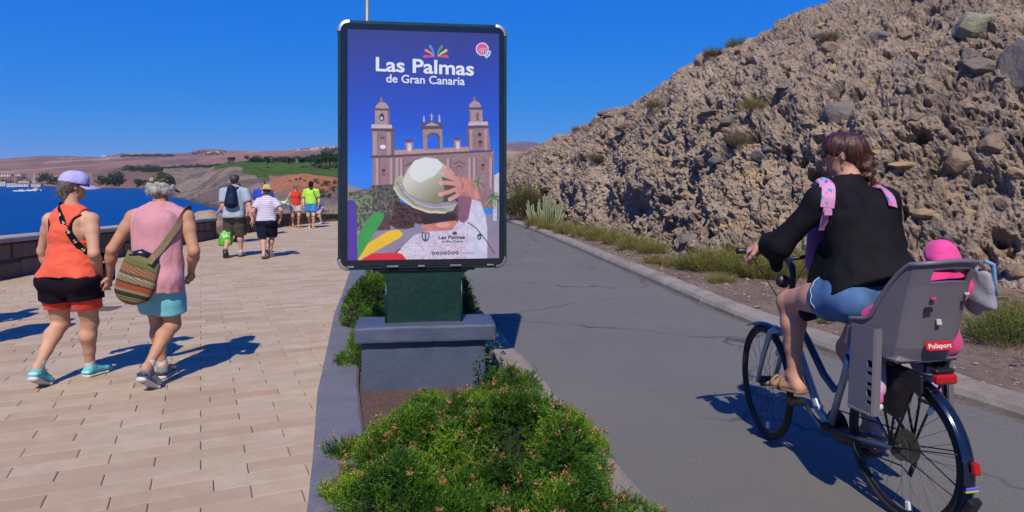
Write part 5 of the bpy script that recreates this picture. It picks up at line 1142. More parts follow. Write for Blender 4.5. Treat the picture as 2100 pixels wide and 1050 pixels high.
def shoes(b, P, up_mat, sole_mat, vox=.008, sock=None, sockh=.05, accent=None):
    for i in (0, 1):
        he, ba, an = b.heel[i], b.ball[i], b.ank[i]; h = b.H; fd = unit(ba - he); lt = unit(np.cross(fd, V3(0, 0, 1))); upv = np.cross(lt, fd); toe = ba + fd * .042 * h
        f = Fld(); f.econe(he + fd * .02 + upv * .028, ba + upv * .020, (.024 * h, .032), (.030 * h, .026), lt, .02); f.econe(ba + upv * .018, toe + upv * .012, (.030 * h, .026), (.022 * h, .018), lt, .02); f.econe(he + fd * .03 + upv * .03, an + upv * .012, (.023 * h, .034), (.0245 * h, .030), lt, .02); f.econe(an + fd * .03, ba + upv * .03, (.021 * h, .022), (.022 * h, .018), lt, .03)
        f.cut(he + upv * .0, -upv); sh = fobj('shoe', f, vox, up_mat, P, 1)
        g = Fld(); g.econe(he + fd * .012 - upv * .008, ba - upv * .010, (.026 * h, .020), (.033 * h, .015), lt, .01); g.econe(ba - upv * .010, toe - upv * .004, (.033 * h, .015), (.024 * h, .012), lt, .01); g.cut(he + upv * .012, upv); fobj('sole', g, vox * .8, sole_mat, sh, 1)
        if accent is not None:
            a = Fld(); a.econe(he + fd * .000 + upv * .026, he + fd * .045 + upv * .030, (.0255 * h, .018), (.0265 * h, .014), lt, .01); fobj('heel_patch', a, vox * .8, accent, sh, 1)
        if sock is not None:
            k = Fld(); k.cone(an - V3(0, 0, .01), an + unit(b.kn[i] - an) * sockh, .0225 * h, .0225 * h, .01); fobj('sock', k, vox * .8, sock, P, 1)
def sandals(b, P, strap, sole, vox=.008):
    for i in (0, 1):
        he, ba = b.heel[i], b.ball[i]; h = b.H; fd = unit(ba - he); lt = unit(np.cross(fd, V3(0, 0, 1))); upv = np.cross(lt, fd); toe = ba + fd * .045 * h
        g = Fld(); g.econe(he - fd * .01 - upv * .016, ba - upv * .016, (.026 * h, .012), (.034 * h, .011), lt, .01); g.econe(ba - upv * .016, toe - upv * .014, (.034 * h, .011), (.026 * h, .01), lt, .01); so = fobj('sandal', g, vox, sole, P, 1)
        for t in (.55, .95):
            c = he + (ba - he) * t + upv * .004; n = 10; pts = [c + lt * math.cos(R(a)) * .034 * h + upv * max(-.012, math.sin(R(a)) * .028 * h) for a in range(-10, 191, 20)]; MB().tube(pts, .006, 6, flat=(.6, 2.4)).build('strap', strap, so, True)
# ---------------- the couple in front ----------------
def to_local(p, loc, rz):
    d = np.asarray(p, float) - np.array((loc[0], loc[1], 0)); c, s = math.cos(-rz), math.sin(-rz); return V3(d[0] * c - d[1] * s, d[0] * s + d[1] * c, d[2])
SKA = skin_mat('tanned_skin', (.66, .38, .26)); SKB = skin_mat('tanned_skin_darker', (.58, .31, .20)); SKC = skin_mat('fair_skin', (.70, .45, .34)); SKD = skin_mat('rosy_skin', (.66, .37, .27))
SOLEW = simple('white_sole', (.62, .62, .64), .6, .06, 30); SOLED = simple('dark_sole', (.03, .03, .035), .7, .2, 30); SOCK = cloth_mat('white_sock', (.62, .62, .68))
RZ = R(-7)
# --- woman in orange
WL = (-3.53, 5.44); lw = lambda px, py, Y: to_local(W(px, py, Y), WL, RZ)
b = Body(H=1.66, neck=.022, g=1.09, fem=True, hipw=1.22, feet=((-.155, -.06, 28, .0), (.035, .33, 0, 0)), head_yaw=-42, head_pitch=-4, toe=(8, -6), sh_w=1.02, drop=.0,
         wr=[lw(108, 566, 5.66), lw(206, 563, 5.50)], el_pole=(V3(-1, -.6, 0), V3(.6, -1, 0)), lean=.03)
P = person(WL, RZ, 'woman in orange tank top and lilac cap walking away hand in hand', 'people walking along the promenade')
body_mesh(b, P, SKA, .009, hands={1: (V3(.03, .06, -1), V3(1, .3, 0), .55), 0: (V3(.1, .9, -.35), V3(1, 0, -.2), .5)})
h = b.H; u = b.up
ORG = cloth_mat('orange_tank', (.90, .115, .055), .06, .8); NAVY = cloth_mat('dark_purple_shorts', (.012, .006, .016), .2); REDI = cloth_mat('red_orange_inner_shorts', (.86, .055, .028), .06); BLK = cloth_mat('black_cloth', (.008, .008, .010), .2)
f = Fld(); f.take(b.torso(), .014); f.econe(b.waist - V3(0, .0, .02), b.pel + V3(0, -.012, .03), (.148 * 1.0, .118), (.180, .142), V3(1, 0, 0), .05)
f.cut(b.pel + V3(0, 0, .005), (0, 0, -1)); f.sph(b.nb + V3(0, .02, .075), .082, 0, 's')
def racer(f, d):
    for i, sg in ((0, -1), (1, 1)):
        c = b.sho[i]; f.econe(c + V3(sg * (.0 + d), -.16, -.05), c + V3(sg * (-.005 + d), .06, -.05), (.088, .115), (.085, .115), V3(1, 0, 0), 0, 's'); f.cone(c + V3(sg * (.03 + d), 0, .04), c + V3(sg * (.06 + d), 0, -.17), .095, .065, 0, 's')
racer(f, .0)
f.wrinkle(.013, (8, 8, 17), 3); fobj('tank_top', f, .008, ORG, P, 1)
f = Fld(); f.take(b.torso(), .005); f.cut(b.chest + V3(0, 0, -.05), (0, 0, -1)); f.cut(b.nb + V3(0, -.02, -.035), (0, .25, 1))     # dark bra back behind the arm holes
racer(f, .016)
fobj('sports_bra', f, .008, BLK, P, 1)
def shorts(b, P, mat, top, bot, inf, flare, vox=.009, name='shorts', gap=True, wr=(.004, (6, 6, 10))):
    f = Fld(); f.take(b.torso(), inf)
    for i in (0, 1):
        a, k_ = b.hip[i], b.kn[i]; f.cone(a, a + (k_ - a) * .42, .058 * b.H * b.g + inf, .056 * b.H * b.g + inf + flare, .02); e = a + (k_ - a) * .42; f.cone(e, e + (k_ - a) * .6, .056 * b.H * b.g + inf + flare, .054 * b.H * b.g + inf + flare * 1.5, .02)
    f.cut(V3(0, 0, top), (0, 0, 1)); f.cut(V3(0, 0, bot), (0, 0, -1))
    if wr: f.wrinkle(wr[0], wr[1], 5)
    return fobj(name, f, vox, mat, P, 1)
shorts(b, P, REDI, .80, .585, .004, .002, name='inner_shorts')
f = Fld(); f.take(b.torso(), .012)
for i in (0, 1):
    a, k_ = b.hip[i], b.kn[i]; f.cone(a, a + (k_ - a) * .5, .060 * h * b.g + .016, .062 * h * b.g + .020, .02)
f.cut(V3(0, 0, .86), (0, 0, 1)); f.cut(V3(-.10, 0, .640), (.10, 0, -1)); f.cut(V3(.06, 0, .615), (-.16, 0, -1)); f.wrinkle(.005, (6, 6, 10), 6); fobj('shorts', f, .009, NAVY, P, 1)
TEAL = cloth_mat('turquoise_mesh', (.10, .52, .54), .15); PNKT = simple('pink_trim', (.75, .28, .42), .7)
shoes(b, P, TEAL, SOLEW, .007, SOCK, .06, simple('pale_teal', (.35, .68, .66), .6))
# hair bun, cap, sunglasses
HAIRG = Mat('grey_brown_hair'); _n = HAIRG.noise(30, 6, .7); _mp = HAIRG.n('Mapping'); _mp.inputs['Scale'].default_value = (60, 60, 9); HAIRG.t.links.new(HAIRG.obj(), _mp.inputs['Vector']); _s = HAIRG.noise(1, 4, .7, _mp.outputs[0]); HAIRG.out(HAIRG.ramp(_s, [(.35, (.035, .024, .018)), (.6, (.20, .165, .14)), (.75, (.34, .30, .27))]), .6, HAIRG.bump(_s, .6, .01)); HAIRG = HAIRG.m
def headpt(b, x, y, z): return b.hc + b.hr * x * b.H + b.hf * y * b.H + b.hu * z * b.H
f = Fld(); f.econe(headpt(b, 0, -.018, .012), headpt(b, 0, -.005, .014), (.050 * h, .050 * h), (.049 * h, .049 * h), b.hr, .02); f.sph(headpt(b, 0, -.048, -.020), .026 * h, .02); f.sph(headpt(b, -.004, -.052, -.038), .018 * h, .02); f.cone(headpt(b, 0, -.03, -.025), headpt(b, 0, -.028, -.05), .034 * h, .026 * h, .02)
f.cut(headpt(b, 0, .012, -.01), b.hf * .9 + b.hu * .1); f.wrinkle(.004, (30, 30, 60), 7); HOB1 = fobj('hair', f, .007, HAIRG, P, 1)
LIL = cloth_mat('lilac_cap_cloth', (.50, .47, .88), .05, .8)
def cap(b, P, mat, r=.0535, tilt=0.0, vox=.007, brim=True, name='cap', bl=.062):
    f = Fld(); f.econe(headpt(b, 0, -.014, .016), headpt(b, 0, .010, .018), (r * b.H, (r + .004) * b.H), ((r - .002) * b.H, (r + .002) * b.H), b.hr, .02); f.cut(headpt(b, 0, 0, .012), -b.hu - b.hf * .12); f.wrinkle(.002, (20, 20, 20), 8)
    c = fobj(name, f, vox, mat, P, 1)
    if brim:
        V = []; n = 13
        for t, y in ((0, .034), (1, .034 + bl)):
            for k in range(n):
                a = R(-72 + 144 * k / (n - 1)); x = math.sin(a) * (.050 + .004 * t); yy_ = (.052 * math.cos(a)) + t * bl * math.cos(a * .9) ; V.append(headpt(b, x, yy_, .014 - t * .016 - .012 * abs(math.sin(a)) ** 2))
        m = MB(); off = -b.hu * .006; Vb = [v + off for v in V]; Fc = [(k, k + 1, n + k + 1, n + k) for k in range(n - 1)]; N = 2 * n
        Fc += [(N + n + k, N + n + k + 1, N + k + 1, N + k) for k in range(n - 1)] + [(n + k, n + k + 1, N + n + k + 1, N + n + k) for k in range(n - 1)] + [(0, n, N + n, N), (n - 1, N + n - 1, N + 2 * n - 1, 2 * n - 1)]
        m.add(V + Vb, Fc).build('brim', mat, c, True)
    return c
cap(b, P, LIL, .0555)
def strands(ob, n, L, w, mat, parent, b, down=.8, out=.35, amp=.45, name='strands'):
    me = ob.data; k = len(me.vertices); V = np.zeros(k * 3, np.float32); N = np.zeros(k * 3, np.float32); me.vertices.foreach_get('co', V); me.vertex_normals.foreach_get('vector', N); V = V.reshape(-1, 3).astype(float); N = N.reshape(-1, 3).astype(float)
    i = nrg.integers(0, k, n); P = V[i]; nn = N[i]; t = np.array((0, 0, -1.0)) * down; t = t - nn * (nn @ t)[:, None] * .8; D = t + nn * out + nrg.normal(0, amp, P.shape) * .6; q = leaves(P - nn * .002, D, L * nrg.uniform(.5, 1.3, n), w, nrg.random(n), .25); o = leaf_obj(name, [q], mat, ob); tag(o, kind='stuff'); return o
GLS = simple('dark_lens', (.01, .01, .012), .12, .0)
def sunglasses(b, P, name='sunglasses'):
    m = MB()
    for sg in (-1, 1): m.tube([headpt(b, sg * .046, .0, .006), headpt(b, sg * .042, .046, .006)], .003, 6)
    for sg in (-1, 1): m.tube([headpt(b, sg * .006, .060, .003), headpt(b, sg * .022, .060, .003), headpt(b, sg * .040, .050, .003)], .012, 8, flat=(1, .35))
    return m.build(name, GLS, P, True)
sunglasses(b, P)
STG1 = m_leaf('grey_strands', (.06, .045, .035), (.20, .17, .15), (.40, .37, .34), .5, .1); strands(HOB1, 700, .03, .0016, STG1, P, b)
# ear-ring / bracelets on both holding wrists
m = MB(); c = b.wr[1] + V3(0, 0, .018); m.tube([c + V3(math.cos(t) * .034, math.sin(t) * .032, .004 * math.sin(2 * t)) for t in np.linspace(0, 2 * math.pi, 18, endpoint=False)], .006, 6, closed=True); m.build('bracelet', simple('brown_bracelet', (.18, .05, .03), .5), P, True)
# crossbody strap with anchors (bag itself hangs in front)
st = empty('crossbody_bag', (WL[0], WL[1], 0), RZ); tag(st, 'black crossbody strap printed with white anchors across the orange top', 'bag strap')
def ribbon(pts, w, thick, nrm_c, name, mat, parent, n=28):
    """flat band along pts (smoothed), lying on a surface away from axis point nrm_c(p)"""
    P_ = np.array(pts); t = np.r_[0, np.cumsum(np.linalg.norm(np.diff(P_, axis=0), axis=1))]; ts = np.linspace(0, t[-1], n); Q = np.stack([np.interp(ts, t, P_[:, i]) for i in range(3)], 1)
    for _ in range(3): Q[1:-1] = (Q[:-2] + 2 * Q[1:-1] + Q[2:]) / 4
    V = []; fr_ = []
    for i in range(n):
        d = unit(Q[min(i + 1, n - 1)] - Q[max(i - 1, 0)]); nn = nrm_c(Q[i]); nn = unit(nn - d * (nn @ d)); sd_ = np.cross(d, nn); fr_.append((Q[i], d, nn, sd_))
        for a, bq in ((-1, 0), (1, 0), (1, 1), (-1, 1)): V.append(Q[i] + sd_ * a * w / 2 + nn * bq * thick)
    Fc = [(i * 4 + k, i * 4 + (k + 1) % 4, i * 4 + 4 + (k + 1) % 4, i * 4 + 4 + k) for i in range(n - 1) for k in range(4)] + [(3, 2, 1, 0), tuple((n - 1) * 4 + k for k in range(4))]
    return link(name, mesh_py(name, V, Fc), mat, parent), fr_
ctr = lambda p: V3(p[0] * .35, p[1] - .03, 0)
# the band is traced on her back: points found by casting onto the top
def back_pt(px, py, out=.006):
    o = V3(*to_local((0, 0, CH), WL, RZ)); d = unit(lw(px, py, 5.4) - o); return o, d
dgv = bpy.context.evaluated_depsgraph_get
def surf_hit(objs, o, d, loc, rz):
    best = None
    for ob in objs:
        bv = BVHTree.FromPolygons([v.co[:] for v in ob.data.vertices], [p.vertices[:] for p in ob.data.polygons]); h_ = bv.ray_cast(Vector(o), Vector(d))
        if h_[0] is not None and (best is None or h_[3] < best[1]): best = (np.array(h_[0]), h_[3], np.array(h_[1]))
    return best
kids = [o for o in P.children if o.name.split('.')[0] in ('tank_top', 'body', 'sports_bra')]
bvs = [BVHTree.FromPolygons([v.co[:] for v in ob.data.vertices], [p.vertices[:] for p in ob.data.polygons]) for ob in kids]
def trace(pix, loc, rz, bvs, depth, out=.006):
    o = to_local((0, 0, CH), loc, rz); res = []
    for px, py in pix:
        d = unit(to_local(W(px, py, depth), loc, rz) - o); best = None
        for bv in bvs:
            h_ = bv.ray_cast(Vector(o), Vector(d))
            if h_[0] is not None and (best is None or h_[3] < best[1]): best = (np.array(h_[0]), h_[3], np.array(h_[1]))
        if best is not None: res.append(best[0] + best[2] * out * (1 if best[2] @ d < 0 else -1))
    return res
pts = trace([(119, 424), (124, 440), (130, 455), (139, 473), (150, 490), (160, 503), (170, 513), (178, 518)], WL, RZ, bvs, 5.4)
pts = [pts[0] + V3(.0, .06, .012), pts[0] + V3(0, .02, .012)] + pts + [pts[-1] + V3(.035, .05, -.02), pts[-1] + V3(.05, .12, -.04)]
sb, frs = ribbon(pts, .048, .003, ctr, 'strap', BLK, st, 40)
ANC = simple('white_print_anchor', (.62, .60, .58), .7, .05)
for k in range(7):     # printed anchors: ring, shank, stock and arms
    q, d, nn, sd_ = frs[5 + k * 5 - 1 if 5 + k * 5 - 1 < 40 else 39]; Mx = frame(q + nn * .0036, sd_, -d, nn); m = MB(); t = .0028
    m.prism([(-t, -.015), (t, -.015), (t, .013), (-t, .013)], 0, .0006, Mx); m.prism([(-.009, .006), (-t - .0002, .006), (-t - .0002, .0095), (-.009, .0095)], 0, .0006, Mx); m.prism([(t + .0002, .006), (.009, .006), (.009, .0095), (t + .0002, .0095)], 0, .0006, Mx)
    arc = [(math.sin(a) * .015, -.003 - math.cos(a) * .0145) for a in np.linspace(-1.25, 1.25, 9)]; inn = [(math.sin(a) * .0105, -.003 - math.cos(a) * .0095) for a in np.linspace(1.25, -1.25, 9)]; m.prism(arc + inn, .0002, .0008, Mx); m.build('anchor_print', ANC, sb)
bgm = MB().box((-.11, .0, -.075), (.11, .07, .075), None, .02); bg_ = bgm.build('pouch', BLK, st); bg_.location = (.10, .20, .86)
# --- man in pink
RZ = R(4)
ML = (-2.83, 5.44); lm = lambda px, py, Y: to_local(W(px, py, Y), ML, RZ)
b = Body(H=1.69, g=1.0, feet=((-.03, .30, 0, 0), (.03, -.12, 34, 0)), head_yaw=-14, head_pitch=-10, toe=(2, -14), sh_w=1.03, lean=.05, stoop=.012, wr=[lm(224, 566, 5.50), lm(392, 555, 5.60)], el_pole=(V3(-.4, -1, 0), V3(.7, -1, 0)))
P2_ = person(ML, RZ, 'man in pink sleeveless shirt and camouflage cap walking away hand in hand', 'people walking along the promenade')
body_mesh(b, P2_, SKB, .009, hands={0: (V3(-.10, .06, -1), V3(-1, .3, .1), .65, -1), 1: (V3(-.05, .5, -.8), V3(-1, .2, 0), .8)})
h = b.H; PNK = cloth_mat('pink_jersey', (.66, .295, .345), .05, .85); AQ = cloth_mat('aqua_shorts', (.165, .56, .64), .06, .8)
f = Fld(); f.take(b.torso(), .016); f.econe(b.chest + V3(0, -.015, .02), b.pel + V3(.01, -.01, -.16), (.172, .122), (.198, .148), V3(1, 0, 0), .05)
f.cut(V3(0, 0, .735), (0, 0, -1)); f.sph(b.nb + V3(0, .02, .085), .085, 0, 's')
for i, sg in ((0, -1), (1, 1)): f.econe(b.sho[i] + V3(sg * .055, -.12, -.02), b.sho[i] + V3(sg * .055, .08, -.02), (.062, .14), (.062, .14), V3(1, 0, 0), 0, 's'); f.cone(b.sho[i] + V3(sg * .05, 0, .0), b.sho[i] + V3(sg * .09, .0, -.22), .07, .055, 0, 's')
f.wrinkle(.015, (12, 9, 5), 12); fobj('sleeveless_shirt', f, .008, PNK, P2_, 1)
f = Fld(); f.take(b.torso(), .010)
for i in (0, 1):
    a, k_ = b.hip[i], b.kn[i]; f.cone(a, a + (k_ - a) * .5, .058 * h + .008, .058 * h + .014, .012); f.cone(a + (k_ - a) * .5, a + (k_ - a) * .95, .058 * h + .014, .054 * h + .022, .012)
f.cut(V3(0, 0, .84), (0, 0, 1)); f.cut(V3(0, 0, .545), (0, .12, -1)); f.wrinkle(.006, (10, 10, 4), 13); fobj('shorts', f, .009, AQ, P2_, 1)
shoes(b, P2_, cloth_mat('grey_mesh', (.16, .17, .18), .25), SOLEW, .007, SOCK, .06, simple('dark_blue_grey', (.03, .04, .055), .6))
HAIRW = Mat('white_hair'); _s = HAIRW.noise(55, 6, .75); HAIRW.out(HAIRW.ramp(_s, [(.3, (.26, .24, .23)), (.55, (.60, .58, .56)), (.75, (.78, .77, .76))]), .7, HAIRW.bump(_s, .9, .02)); HAIRW = HAIRW.m
f = Fld(); rr = random.Random(4)
for k in range(46):
    a = R(rr.uniform(70, 290)); f.sph(headpt(b, math.sin(a) * .050, math.cos(a) * .052 - .004, rr.uniform(-.030, .006)), rr.uniform(.010, .016) * h, .008)
f.econe(headpt(b, 0, -.020, -.01), headpt(b, 0, -.005, -.008), (.052 * h, .026 * h), (.052 * h, .026 * h), b.hr, .02); f.wrinkle(.006, (60, 60, 60), 14); HOB2 = fobj('hair', f, .006, HAIRW, P2_, 0); strands(HOB2, 1500, .024, .0018, m_leaf('white_strands', (.30, .28, .27), (.58, .56, .55), (.80, .79, .78), .5, .2), P2_, b, .5, .6, .9)
CAMO = Mat('camouflage_cloth'); _v = CAMO.noise(26, 3, .5, None, .6); CAMO.out(CAMO.ramp(_v, [(.0, (.010, .012, .008)), (.44, (.045, .05, .022)), (.52, (.20, .17, .07)), (.58, (.035, .042, .018)), (.66, (.30, .29, .22))], 'CONSTANT'), .85, CAMO.bump(CAMO.noise(300, 2), .2, .003)); CAMO = CAMO.m
cp = cap(b, P2_, CAMO, .0540)
f = Fld(); f.econe(headpt(b, -.018, -.066, .026), headpt(b, .0, -.067, .026), (.012 * h, .003 * h), (.012 * h, .003 * h), b.hu, .004); fobj('rear_patch', f, .006, simple('grey_patch', (.34, .34, .33), .8), cp, 1)
m = MB(); c = b.wr[0] + V3(0, 0, .01); m.tube([c + V3(math.cos(t) * .033, math.sin(t) * .031, .003) for t in np.linspace(0, 2 * math.pi, 18, endpoint=False)], .005, 6, closed=True); m.build('bracelet', simple('silver_bracelet', (.4, .4, .42), .35, metallic=.7), P2_, True)
# --- woven shoulder bag
def m_woven():
    m = Mat('woven_stripes'); co = m.n('TexCoord').outputs['UV']; sx = m.n('SeparateXYZ'); m.t.links.new(co, sx.inputs[0])
    v = m.math('FRACT', m.math('MULTIPLY', sx.outputs[1], 1.0)); u = sx.outputs[0]
    col = m.ramp(v, [(0, (.20, .085, .035)), (.07, (.24, .17, .07)), (.12, (.012, .010, .008)), (.135, (.30, .25, .13)), (.15, (.012, .010, .008)), (.24, (.26, .20, .10)), (.29, (.30, .06, .022)), (.40, (.06, .02, .012)), (.43, (.30, .24, .13)), (.52, (.42, .36, .24)), (.56, (.10, .075, .035)), (.61, (.36, .16, .08)), (.76, (.10, .12, .035)), (.80, (.16, .17, .05)), (.90, (.22, .20, .09))], 'CONSTANT')
    mp = m.n('Mapping'); mp.inputs['Scale'].default_value = (34, 46, 1); m.t.links.new(co, mp.inputs['Vector']); ch = m.n('TexChecker'); ch.inputs['Scale'].default_value = 1.0; m.t.links.new(mp.outputs[0], ch.inputs['Vector'])
    zig = m.math('PINGPONG', m.math('ADD', m.math('MULTIPLY', u, 22.0), m.math('MULTIPLY', v, 34.0)), 1.0); msk = m.math('MULTIPLY', m.mrange(zig, .55, .75), m.ramp(v, [(0, (0,) * 3), (.15, (1,) * 3), (.24, (0,) * 3), (.43, (1,) * 3), (.56, (0,) * 3), (.61, (1,) * 3), (.76, (0,) * 3)], 'CONSTANT'))
    col = m.mix(m.math('MULTIPLY', msk, .7), col, (.05, .035, .022)); w = m.noise(300, 2); col = m.mix(m.mrange(w, .45, .7, 0, .35), col, (.05, .03, .02)); return m.out(col, .95, m.bump(w, .5, .006))
WOV = m_woven(); bag = empty('woven_bag', (ML[0], ML[1], 0), RZ); tag(bag, 'brown striped woven shoulder bag at the hip of the man in pink', 'bag')
cA = lm(281, 575, 5.26); n = 32; V = []; UV = []; rows_ = 22
for j in range(rows_):
    t = j / (rows_ - 1); z = .185 - .37 * t; wd = .125 * (1 + .12 * math.sin(t * math.pi)) * (1 if t < .72 else math.sqrt(max(.02, 1 - ((t - .72) / .29) ** 2))) ; dp = .055 * (.55 + .6 * t) * (1 if t < .8 else math.sqrt(max(.03, 1 - ((t - .8) / .205) ** 2)))
    for k in range(n):
        a = 2 * math.pi * k / n; sg = lambda q: math.copysign(abs(q) ** .6, q); V.append((sg(math.cos(a)) * wd, sg(math.sin(a)) * dp, z - .03 * (math.cos(a)) * (1 - t))); UV.append((k / n * 2, 1 - t))
Fc = [(j * n + k, (j + 1) * n + k, (j + 1) * n + (k + 1) % n, j * n + (k + 1) % n) for j in range(rows_ - 1) for k in range(n)] + [tuple((rows_ - 1) * n + k for k in range(n))[::-1]]
me = mesh_py('pouch', V, Fc, True); uvl = me.uv_layers.new(name='UVMap')
for lp_ in me.loops: uvl.data[lp_.index].uv = UV[lp_.vertex_index]
bo_ = link('pouch', me, WOV, bag, cA, (R(-6), R(15), R(8)))
MB().tube([(-.1, 0, .17), (-.03, -.0, .205), (.06, 0, .19)], [.03, .036, .028], 10).build('dark_contents', simple('dark_bottle', (.01, .01, .025), .3), bag, True, cA, (R(-6), R(15), R(8)))
kids = [o for o in P2_.children if o.name.split('.')[0] in ('sleeveless_shirt', 'body')]; bvs = [BVHTree.FromPolygons([v.co[:] for v in ob.data.vertices], [p.vertices[:] for p in ob.data.polygons]) for ob in kids]
pts = trace([(381, 432), (372, 448), (362, 465), (350, 482), (338, 500), (328, 513), (318, 524)], ML, RZ, bvs, 5.36, .008)
pts = [pts[0] + V3(.01, .08, .01), pts[0] + V3(.004, .03, .016)] + pts + [lm(311, 532, 5.24), lm(305, 540, 5.24)]
MSTR = Mat('woven_strap'); _n = MSTR.noise(130, 3, .6); MSTR.out(MSTR.ramp(_n, [(.3, (.07, .055, .03)), (.5, (.26, .19, .10)), (.7, (.32, .26, .17))]), .95, MSTR.bump(_n, .5, .005)); ribbon(pts, .050, .005, ctr, 'strap', MSTR.m, bag, 40)
# ---------------- people further along the promenade ----------------
def tee(b, P, mat, hem, sleeve=.55, inf=.014, vox=.011, name='t_shirt', loose=.0, wr=(.006, (8, 8, 6))):
    f = Fld(); f.take(b.torso(), inf); f.econe(b.chest, V3(b.pel[0], b.pel[1], hem - .08), (.098 * b.H * (1 + (b.g - 1) * .6) + loose, .068 * b.H + loose), (.094 * b.H * b.g + loose + .01, .072 * b.H * b.g + loose + .01), V3(1, 0, 0), .04)
    for i in (0, 1):
        if sleeve > 0:
            a, e = b.sho[i], b.el[i]; f.cone(a, a + (e - a) * sleeve, .037 * b.H + inf, .034 * b.H + inf + .012, .03)
        else: f.cone(b.sho[i] + V3((-.05, .05)[i], 0, 0), b.sho[i] + V3((-.08, .08)[i], 0, -.2), .065, .055, 0, 's')
    f.sph(b.nb + V3(0, .025, .08), .078, 0, 's')
    if sleeve > 0:
        for i in (0, 1): a, e = b.sho[i], b.el[i]; q = a + (e - a) * sleeve; f.cone(q + unit(e - a) * .10, q + unit(e - a) * .13, .085, .085, 0, 's')
    f.cut(V3(0, 0, hem), (0, 0, -1)); f.wrinkle(wr[0], wr[1], 21); return fobj(name, f, vox, mat, P, 1)
def hair(b, P, mat, vox=.01, r=.050, back=-.02, low=-.035, name='hair'):
    f = Fld(); h = b.H; f.econe(headpt(b, 0, -.016, .014), headpt(b, 0, .012, .020), (r * h, r * h), ((r - .003) * h, (r - .002) * h), b.hr, .02); f.cone(headpt(b, 0, -.022, -.005), headpt(b, 0, back, low), .040 * h, .030 * h, .02)
    f.econe(headpt(b, 0, .085, -.022), headpt(b, 0, .030, -.030), (.06 * h, .048 * h), (.050 * h, .044 * h), b.hr, 0, 's'); f.wrinkle(.005, (40, 40, 40), 9); return fobj(name, f, vox, mat, P, 1)
HBLK = simple('dark_hair', (.014, .012, .012), .55, .4, 60, .4, 90); HBRN = simple('brown_hair', (.10, .05, .028), .6, .4, 60, .4, 90); HGRY = simple('grey_hair', (.16, .14, .13), .6, .4, 60, .4, 90)
SANB = simple('brown_leather', (.10, .055, .03), .6, .2, 20); SANT = simple('tan_leather', (.34, .24, .15), .6, .2, 20)
GRP = 'people walking along the promenade'
# man with backpack
L = (-5.95, 14.6); rz = R(6); l_ = lambda px, py, Y: to_local(W(px, py, Y), L, rz)
b = Body(H=1.80, g=1.05, feet=((-.13, -.10, 58, .01), (.10, .32, 0, 0)), head_yaw=-12, toe=(4, -4), lean=.04, sh_w=1.06, wr=[l_(467, 446, 14.6), l_(518, 450, 14.55)], el_pole=(V3(-.6, -1, 0), V3(.5, -1, 0)))
P = person(L, rz, 'tall man with navy backpack and olive shorts carrying a green bag', GRP); body_mesh(b, P, SKD, .012, hvox=.005); hair(b, P, simple('greying_dark_hair', (.045, .043, .045), .6, .5, 60), .010)
LB = cloth_mat('pale_blue_shirt', (.37, .44, .56), .06); tee(b, P, LB, .86, .62, .018, .011, 'shirt', .025); OLV = cloth_mat('olive_cargo', (.095, .092, .075), .15)
def long_shorts(b, P, mat, top, bot, fl=.03, vox=.011, name='shorts'):
    f = Fld(); f.take(b.torso(), .012)
    for i in (0, 1):
        a, k_ = b.hip[i], b.kn[i]; f.cone(a, a + (k_ - a) * .55, .060 * b.H * b.g + .012, .052 * b.H * b.g + fl, .02); f.cone(a + (k_ - a) * .55, k_ + (b.ank[i] - k_) * .12, .052 * b.H * b.g + fl, .046 * b.H * b.g + fl, .02)
    f.cut(V3(0, 0, top), (0, 0, 1)); f.cut(V3(0, 0, bot), (0, 0, -1)); f.wrinkle(.008, (9, 9, 9), 31); return fobj(name, f, vox, mat, P, 1)
sh_ = long_shorts(b, P, OLV, .95, .47, .034)
shoes(b, P, cloth_mat('grey_trainer', (.20, .22, .25), .2), SOLED, .009, SOCK, .10)
bp_ = empty('backpack', (L[0], L[1], 0), rz); tag(bp_, 'navy blue backpack on the back of the tall man in pale blue', 'backpack'); NVY = cloth_mat('navy_nylon', (.008, .016, .055), .2, .6)
f = Fld(); c = b.chest + V3(0, -.20, .0); f.econe(c + V3(0, .0, .17), c + V3(.0, -.01, -.16), (.085, .07), (.145, .095), V3(1, 0, 0), .03); f.econe(c + V3(0, -.06, -.02), c + V3(0, -.07, -.15), (.09, .05), (.105, .06), V3(1, 0, 0), .02); f.wrinkle(.006, (10, 10, 8), 4); fobj('pack_body', f, .011, NVY, bp_, 1)
for sg in (-1, 1): MB().tube([c + V3(sg * .05, .02, .20), b.nb + V3(sg * .09, -.05, .02), b.sho[0 if sg < 0 else 1] * .75 + b.nb * .25 + V3(0, .03, .055), b.sho[0 if sg < 0 else 1] + V3(-sg * .05, .12, -.05)], .022, 8, flat=(.3, 1.3)).build('shoulder_strap', NVY, bp_, True)
MB().tube([c + V3(-.03, 0, .22), c + V3(0, -.01, .255), c + V3(.03, 0, .22)], .008, 6).build('grab_handle', NVY, bp_, True)
gb = empty('shopping_bag', (L[0], L[1], 0), rz); tag(gb, 'bright green plastic carrier bag with white handles held low by the backpack man', 'bag')
w_ = b.wr[0] + V3(-.02, .02, -.10); V = []
for j, (z, wx, wy) in enumerate(((-.17, .02, .012), (-.20, .075, .02), (-.25, .105, .05), (-.33, .118, .07), (-.42, .125, .08), (-.485, .122, .078), (-.50, .10, .06))):
    for (sx, sy) in ((-1, -1), (-.4, -1.12), (.4, -.95), (1, -1), (1.05, 0), (1, 1), (.3, 1.1), (-.4, .95), (-1, 1), (-1.05, 0)): V.append(w_ + V3(sx * wx * (1 + rng.uniform(-.1, .1)) - .04 * j / 6, sy * wy * (1 + rng.uniform(-.2, .2)), z + rng.uniform(-.012, .012)))
